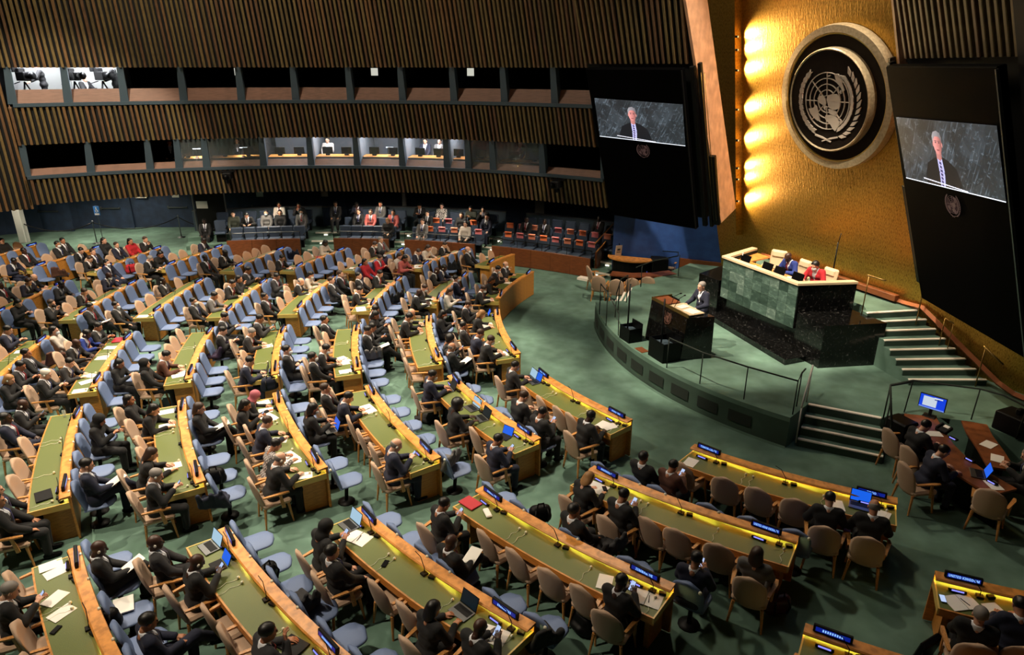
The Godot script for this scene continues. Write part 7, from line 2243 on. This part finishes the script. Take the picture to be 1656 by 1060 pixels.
func belongings() -> void:
	var shapes := [lump(0, false), lump(1, true), lump(2, true), lump(3, true)]
	var strap := G.new().smooth(true).ring([Vector3(-0.06, 0.32, 0.06), Vector3(-0.05, 0.4, 0.06), Vector3(0.05, 0.4, 0.06), Vector3(0.06, 0.32, 0.06)], 5, 0.012).done()
	var side := G.new().smooth(true).ring([Vector3(-0.1, 0.3, 0.1), Vector3(-0.12, 0.2, 0.15), Vector3(-0.1, 0.06, 0.12)], 5, 0.016).ring([Vector3(0.1, 0.3, 0.1), Vector3(0.12, 0.2, 0.15), Vector3(0.1, 0.06, 0.12)], 5, 0.016).done()
	# place, height, turn, kind, colour, label
	var red := plain(rgb(70, 20, 24), 0.5)
	var things := [
		[Vector3(-5.42, 0.45, -10.62), 0.4, 0, M.black, "black backpack on a blue seat beside the curved fifth desk"],
		[Vector3(-5.15, 0.45, -9.95), 0.2, 2, cloth.n, "navy coat thrown over the last blue seat of its row"],
		[Vector3(-3.62, 0.45, -8.05), 1.2, 0, M.black, "black shoulder bag on a blue seat in the near aisle row"],
		[Vector3(-3.0, 0.45, -7.5), 0.8, 1, cloth.c, "charcoal coat heaped on a blue seat near the bottom edge"],
		[Vector3(0.46, 0.45, -9.51), 0.3, 0, M.black, "black backpack standing on a blue seat in the middle of the nearest block"],
		[Vector3(1.0, 0.0, -7.6), 2.2, 0, M.black, "large black backpack on the floor by the chair back"],
		[Vector3(0.35, 0.45, -6.95), 0.5, 3, cloth.k, "black coat and patterned scarf on a blue seat at the bottom edge"],
		[Vector3(-1.3, 0.5, -11.1), 1.0, 1, cloth.g, "grey patterned scarf hung over a blue seat back"],
		[Vector3(1.45, 0.45, -8.75), 0.6, 2, cloth.c, "dark jacket with straps on a blue seat behind the second desk"],
		[Vector3(3.92, 0.0, -7.96), 0.2, 0, red, "dark red handbag on the floor beside a tan chair"],
		[Vector3(-1.95, 0.0, -13.85), 1.1, 3, cloth.k, "black bag slumped on the floor by a blue seat of the second block"],
		[Vector3(-5.7, 0.45, -14.49), 0.6, 0, cloth.n, "navy bag on the lap side of a blue seat in the third block"],
		[Vector3(-7.71, 0.45, -16.4), 1.4, 1, cloth.v, "dark purple padded coat on a blue seat of the third block"],
		[Vector3(-8.58, 0.45, -26.1), 0.1, 2, cloth.n, "navy coat over a blue seat of the farthest block"],
		[Vector3(-14.0, 0.45, -24.2), 0.9, 0, cloth.r, "bright red bag on a blue seat of the farthest block"],
		[Vector3(-16.3, 0.45, -23.65), 0.4, 3, cloth.u, "brown coat lying on a blue seat of the farthest block"],
		[Vector3(-2.2, 0.45, -24.6), 0.2, 1, cloth.k, "black coat over a blue seat before the second farthest desk"],
		[Vector3(-3.8, 0.45, -20.85), 0.7, 2, cloth.k, "black coat on a blue seat of the fourth block"],
		[Vector3(-11.7, 0.45, -15.9), 1.0, 3, cloth.u, "brown coat on a blue seat of the sixth row, third block"],
		[Vector3(-3.68, 0.45, -16.3), 0.5, 1, cloth.g, "grey coat on a blue seat of the third row, third block"],
		[Vector3(-5.5, 0.45, -7.2), 0.2, 0, M.black, "black bag on the blue seat beside the white notebook"],
	]
	for i in things.size():
		var q: Array = things[i]
		var bag: bool = q[2] == 0
		var o := thing(["backpack", "coat", "coat", "coat"][q[2]] if not "handbag" in q[4] else "handbag", q[4], "bag" if bag else "coat", Transform3D(Basis(Vector3.UP, q[1]), q[0]))
		part("body", shapes[q[2]], q[3], o)
		if bag:
			part("handle", strap, M.black, o)
			part("strap", side, M.black, o)
	# on the desks: desk, place, offset, turn, kind
	var on := [["A4", 0.3, 0.2, 0.1, "laptop_white"], ["A1", 5.05, 0.16, 0.0, "laptop_blue"], ["A5", 0.35, 0.22, 0.2, "laptop_white"], ["A5", 1.15, 0.15, 0.1, "tablet"], ["B2", 2.6, 0.14, 0.1, "laptop_white"], ["B2", 4.9, 0.16, 0.3, "tablet"], ["A3", 0.2, 0.22, 0.1, "folder"], ["A3", 0.85, 0.2, 1.2, "bag"], ["A3", 5.6, 0.2, 0.2, "notebook"], ["A3", 4.6, 0.25, 0.4, "sheet"],
		["A4", 0.85, 0.24, 0.4, "notebook"], ["A4", 2.1, 0.28, 0.6, "phone"], ["A4", 5.4, 0.25, 0.3, "notebook"], ["A2", 0.45, 0.24, 0.2, "sheet"], ["A2", 0.8, 0.18, 0.9, "phone"], ["A1", 0.3, 0.3, 0.1, "sheet"], ["A1", 4.5, 0.28, 0.3, "sheet"], ["A1", 5.65, 0.28, -0.2, "sheet"], ["K1", 0.5, 0.24, 0.5, "notebook"], ["K1", 0.12, 0.27, 0.1, "phone"], ["K1", 1.15, 0.25, 0.5, "sheet"],
		["A6", 0.15, 0.25, 0.1, "sheet"], ["A6", 0.5, 0.2, 0.3, "sheet"], ["A6", 1.5, 0.28, 0.7, "sheet"], ["A6", 2.1, 0.25, 0.5, "sheet"], ["A6", 2.6, 0.36, 0.8, "phone"], ["A5", 4.65, 0.18, 0.3, "folder"], ["B6", 5.3, 0.26, 0.2, "folder"], ["B5", 4.3, 0.25, 0.1, "sheet"], ["B4", 4.5, 0.25, 0.3, "notebook"], ["B3", 1.5, 0.2, 0.2, "notebook"], ["B1", 5.25, 0.28, 0.2, "sheet"], ["B1", 0.55, 0.2, 0.1, "laptop_blue"],
		["C1", 5.3, 0.25, 0.2, "sheet"], ["C1", 0.3, 0.2, 0.1, "tablet"], ["C1", 1.6, 0.25, 0.2, "sheet"], ["C3", 4.1, 0.25, 0.5, "notebook"], ["C3", 5.5, 0.22, 0.1, "sheet"], ["C4", 5.2, 0.25, 0.1, "laptop_dark"], ["C5", 5.1, 0.22, 0.3, "sheet"], ["C6", 5.75, 0.25, 0.1, "sheet"], ["C6", 2.3, 0.2, 0.4, "sheet"], ["C6", 0.3, 0.22, 0.1, "folder"], ["C6", 4.9, 0.22, 0.6, "sheet"], ["B4", 0.3, 0.25, 0.2, "sheet"], ["B4", 1.5, 0.25, 0.5, "notebook"], ["B5", 0.4, 0.25, 0.1, "sheet"], ["B6", 0.2, 0.2, 0.1, "bottle"], ["D1", 5.7, 0.24, 0.1, "sheet"], ["D1", 1.6, 0.2, 0.3, "folder"], ["D2", 5.7, 0.24, 0.2, "sheet"], ["D3", 5.6, 0.24, 0.3, "notebook"], ["D6", 5.7, 0.26, 0.1, "sheet"], ["E2", 5.3, 0.24, 0.4, "notebook"], ["E3", 5.3, 0.24, 0.2, "sheet"], ["E4", 2.2, 0.24, 0.4, "folder"], ["E8", 5.2, 0.24, 0.1, "sheet"], ["C7", 4.4, 0.24, 0.5, "sheet"], ["C7", 1.2, 0.24, 0.2, "sheet"]]
	var blueg := plain(rgb(60, 80, 120), 0.5)
	var redf := plain(rgb(168, 26, 40), 0.5)
	var n := {}
	for q in on:
		var t := dface(q[0], q[1], q[2], 0.748) * Transform3D(Basis(Vector3.UP, q[3]), Vector3.ZERO)
		var kind: String = q[4]
		var end := "far end" if q[1] < 1.0 else ("far third" if q[1] < 2.0 else ("far half" if q[1] < 3.0 else ("near half" if q[1] < 4.4 else ("near third" if q[1] < 5.2 else "near end"))))
		var where := "%s of the %s" % [end, desk_place(q[0])]
		match kind:
			"laptop_white": laptop(t, "open laptop with white screen, %s" % where, "screen_white", "")
			"laptop_blue": laptop(t, "open laptop with blue screen, %s" % where, "screen_blue", "")
			"laptop_dark": laptop(t, "open laptop with dark screen, %s" % where, "screen_dark", "")
			"tablet":
				var o := thing("tablet", "lit blue tablet propped up, %s" % where, "tablet", t)
				part("case", G.new().box(Vector3(0, 0.1, 0), Vector3(0.26, 0.18, 0.012), Transform3D(Basis(Vector3.RIGHT, -0.45), Vector3.ZERO), 0.004).done(), M.black, o)
				part("screen", G.new().box(Vector3(0, 0.1, 0.007), Vector3(0.24, 0.16, 0.002), Transform3D(Basis(Vector3.RIGHT, -0.45), Vector3.ZERO)).done(), M.screen_blue, o)
				part("cover", G.new().box(Vector3(0, 0.006, 0.1), Vector3(0.26, 0.01, 0.18)).done(), M.black, o)
			"folder": tag(part("folder", G.new().box(Vector3(0, 0.012, 0), Vector3(0.34, 0.024, 0.25), Transform3D(), 0.006).done(), redf if q[0] in ["C6", "A3", "E4"] else M.black, self, t), "%s folder, %s" % ["red" if q[0] in ["C6", "A3", "E4"] else "black", where], "folder")
			"notebook":
				var o := thing("notebook", "open notebook with a pen, %s" % where, "notebook", t)
				for s in [-1, 1]: part("page", G.new().box(Vector3(0.105 * s, 0.006, 0), Vector3(0.2, 0.008, 0.28), Transform3D(Basis(Vector3.BACK, -0.05 * s), Vector3.ZERO)).done(), M.paper, o)
				part("pen", G.new().smooth(true).ring([Vector3(0.02, 0.016, -0.06), Vector3(0.05, 0.016, 0.08)], 5, 0.005).done(), M.black, o)
			"bag": tag(part("pouch", G.new().box(Vector3(0, 0.02, 0), Vector3(0.1, 0.04, 0.24), Transform3D(), 0.015).done(), M.paper, self, t), "white plastic pouch, %s" % where, "pouch")
			"phone": phone(t * Transform3D(Basis(Vector3.RIGHT, -PI / 2), Vector3(0, 0.006, 0)), "phone lying flat, %s" % where, q[0] == "K1")
			"bottle": tag(part("water_glass", G.new().smooth(true).lathe([Vector2(0.03, 0), Vector2(0.036, 0.15), Vector2(0.032, 0.15), Vector2(0.026, 0.01)], 12).done(), M.glass, self, t), "clear drinking glass, %s" % where, "glass")
			_:
				var key: String = where
				n[key] = n.get(key, 0) + 1
				tag(part("paper_sheet", M.sheet_mesh, M.paper, self, t), "%swhite paper sheet, %s" % ["" if n[key] == 1 else "second ", where], "paper")
	# papers on the seats and floor
	tag(part("notebook", G.new().box(Vector3(0, 0.012, 0), Vector3(0.26, 0.02, 0.34), Transform3D(), 0.004).done(), M.paper, self, Transform3D(Basis(Vector3.UP, 0.5), Vector3(-5.46, 0.5, -7.55))), "closed white notebook on a blue seat near the bottom left", "notebook")
	var bc := thing("briefcase", "upright black folder case beside the bottom right tan chair", "case", Transform3D(Basis(Vector3.UP, 0.5), Vector3(5.6, 0.0, -7.1)))
	part("case", G.new().box(Vector3(0, 0.2, 0), Vector3(0.4, 0.4, 0.1), Transform3D(Basis(Vector3.RIGHT, 0.2), Vector3(0, 0.01, 0)), 0.02).done(), M.gloss_black, bc)
	part("strap", G.new().smooth(true).ring([Vector3(-0.2, 0.3, 0.1), Vector3(-0.4, 0.12, 0.1), Vector3(-0.42, 0.02, 0.05), Vector3(-0.22, 0.06, 0.0)], 5, 0.008).done(), M.black, bc)
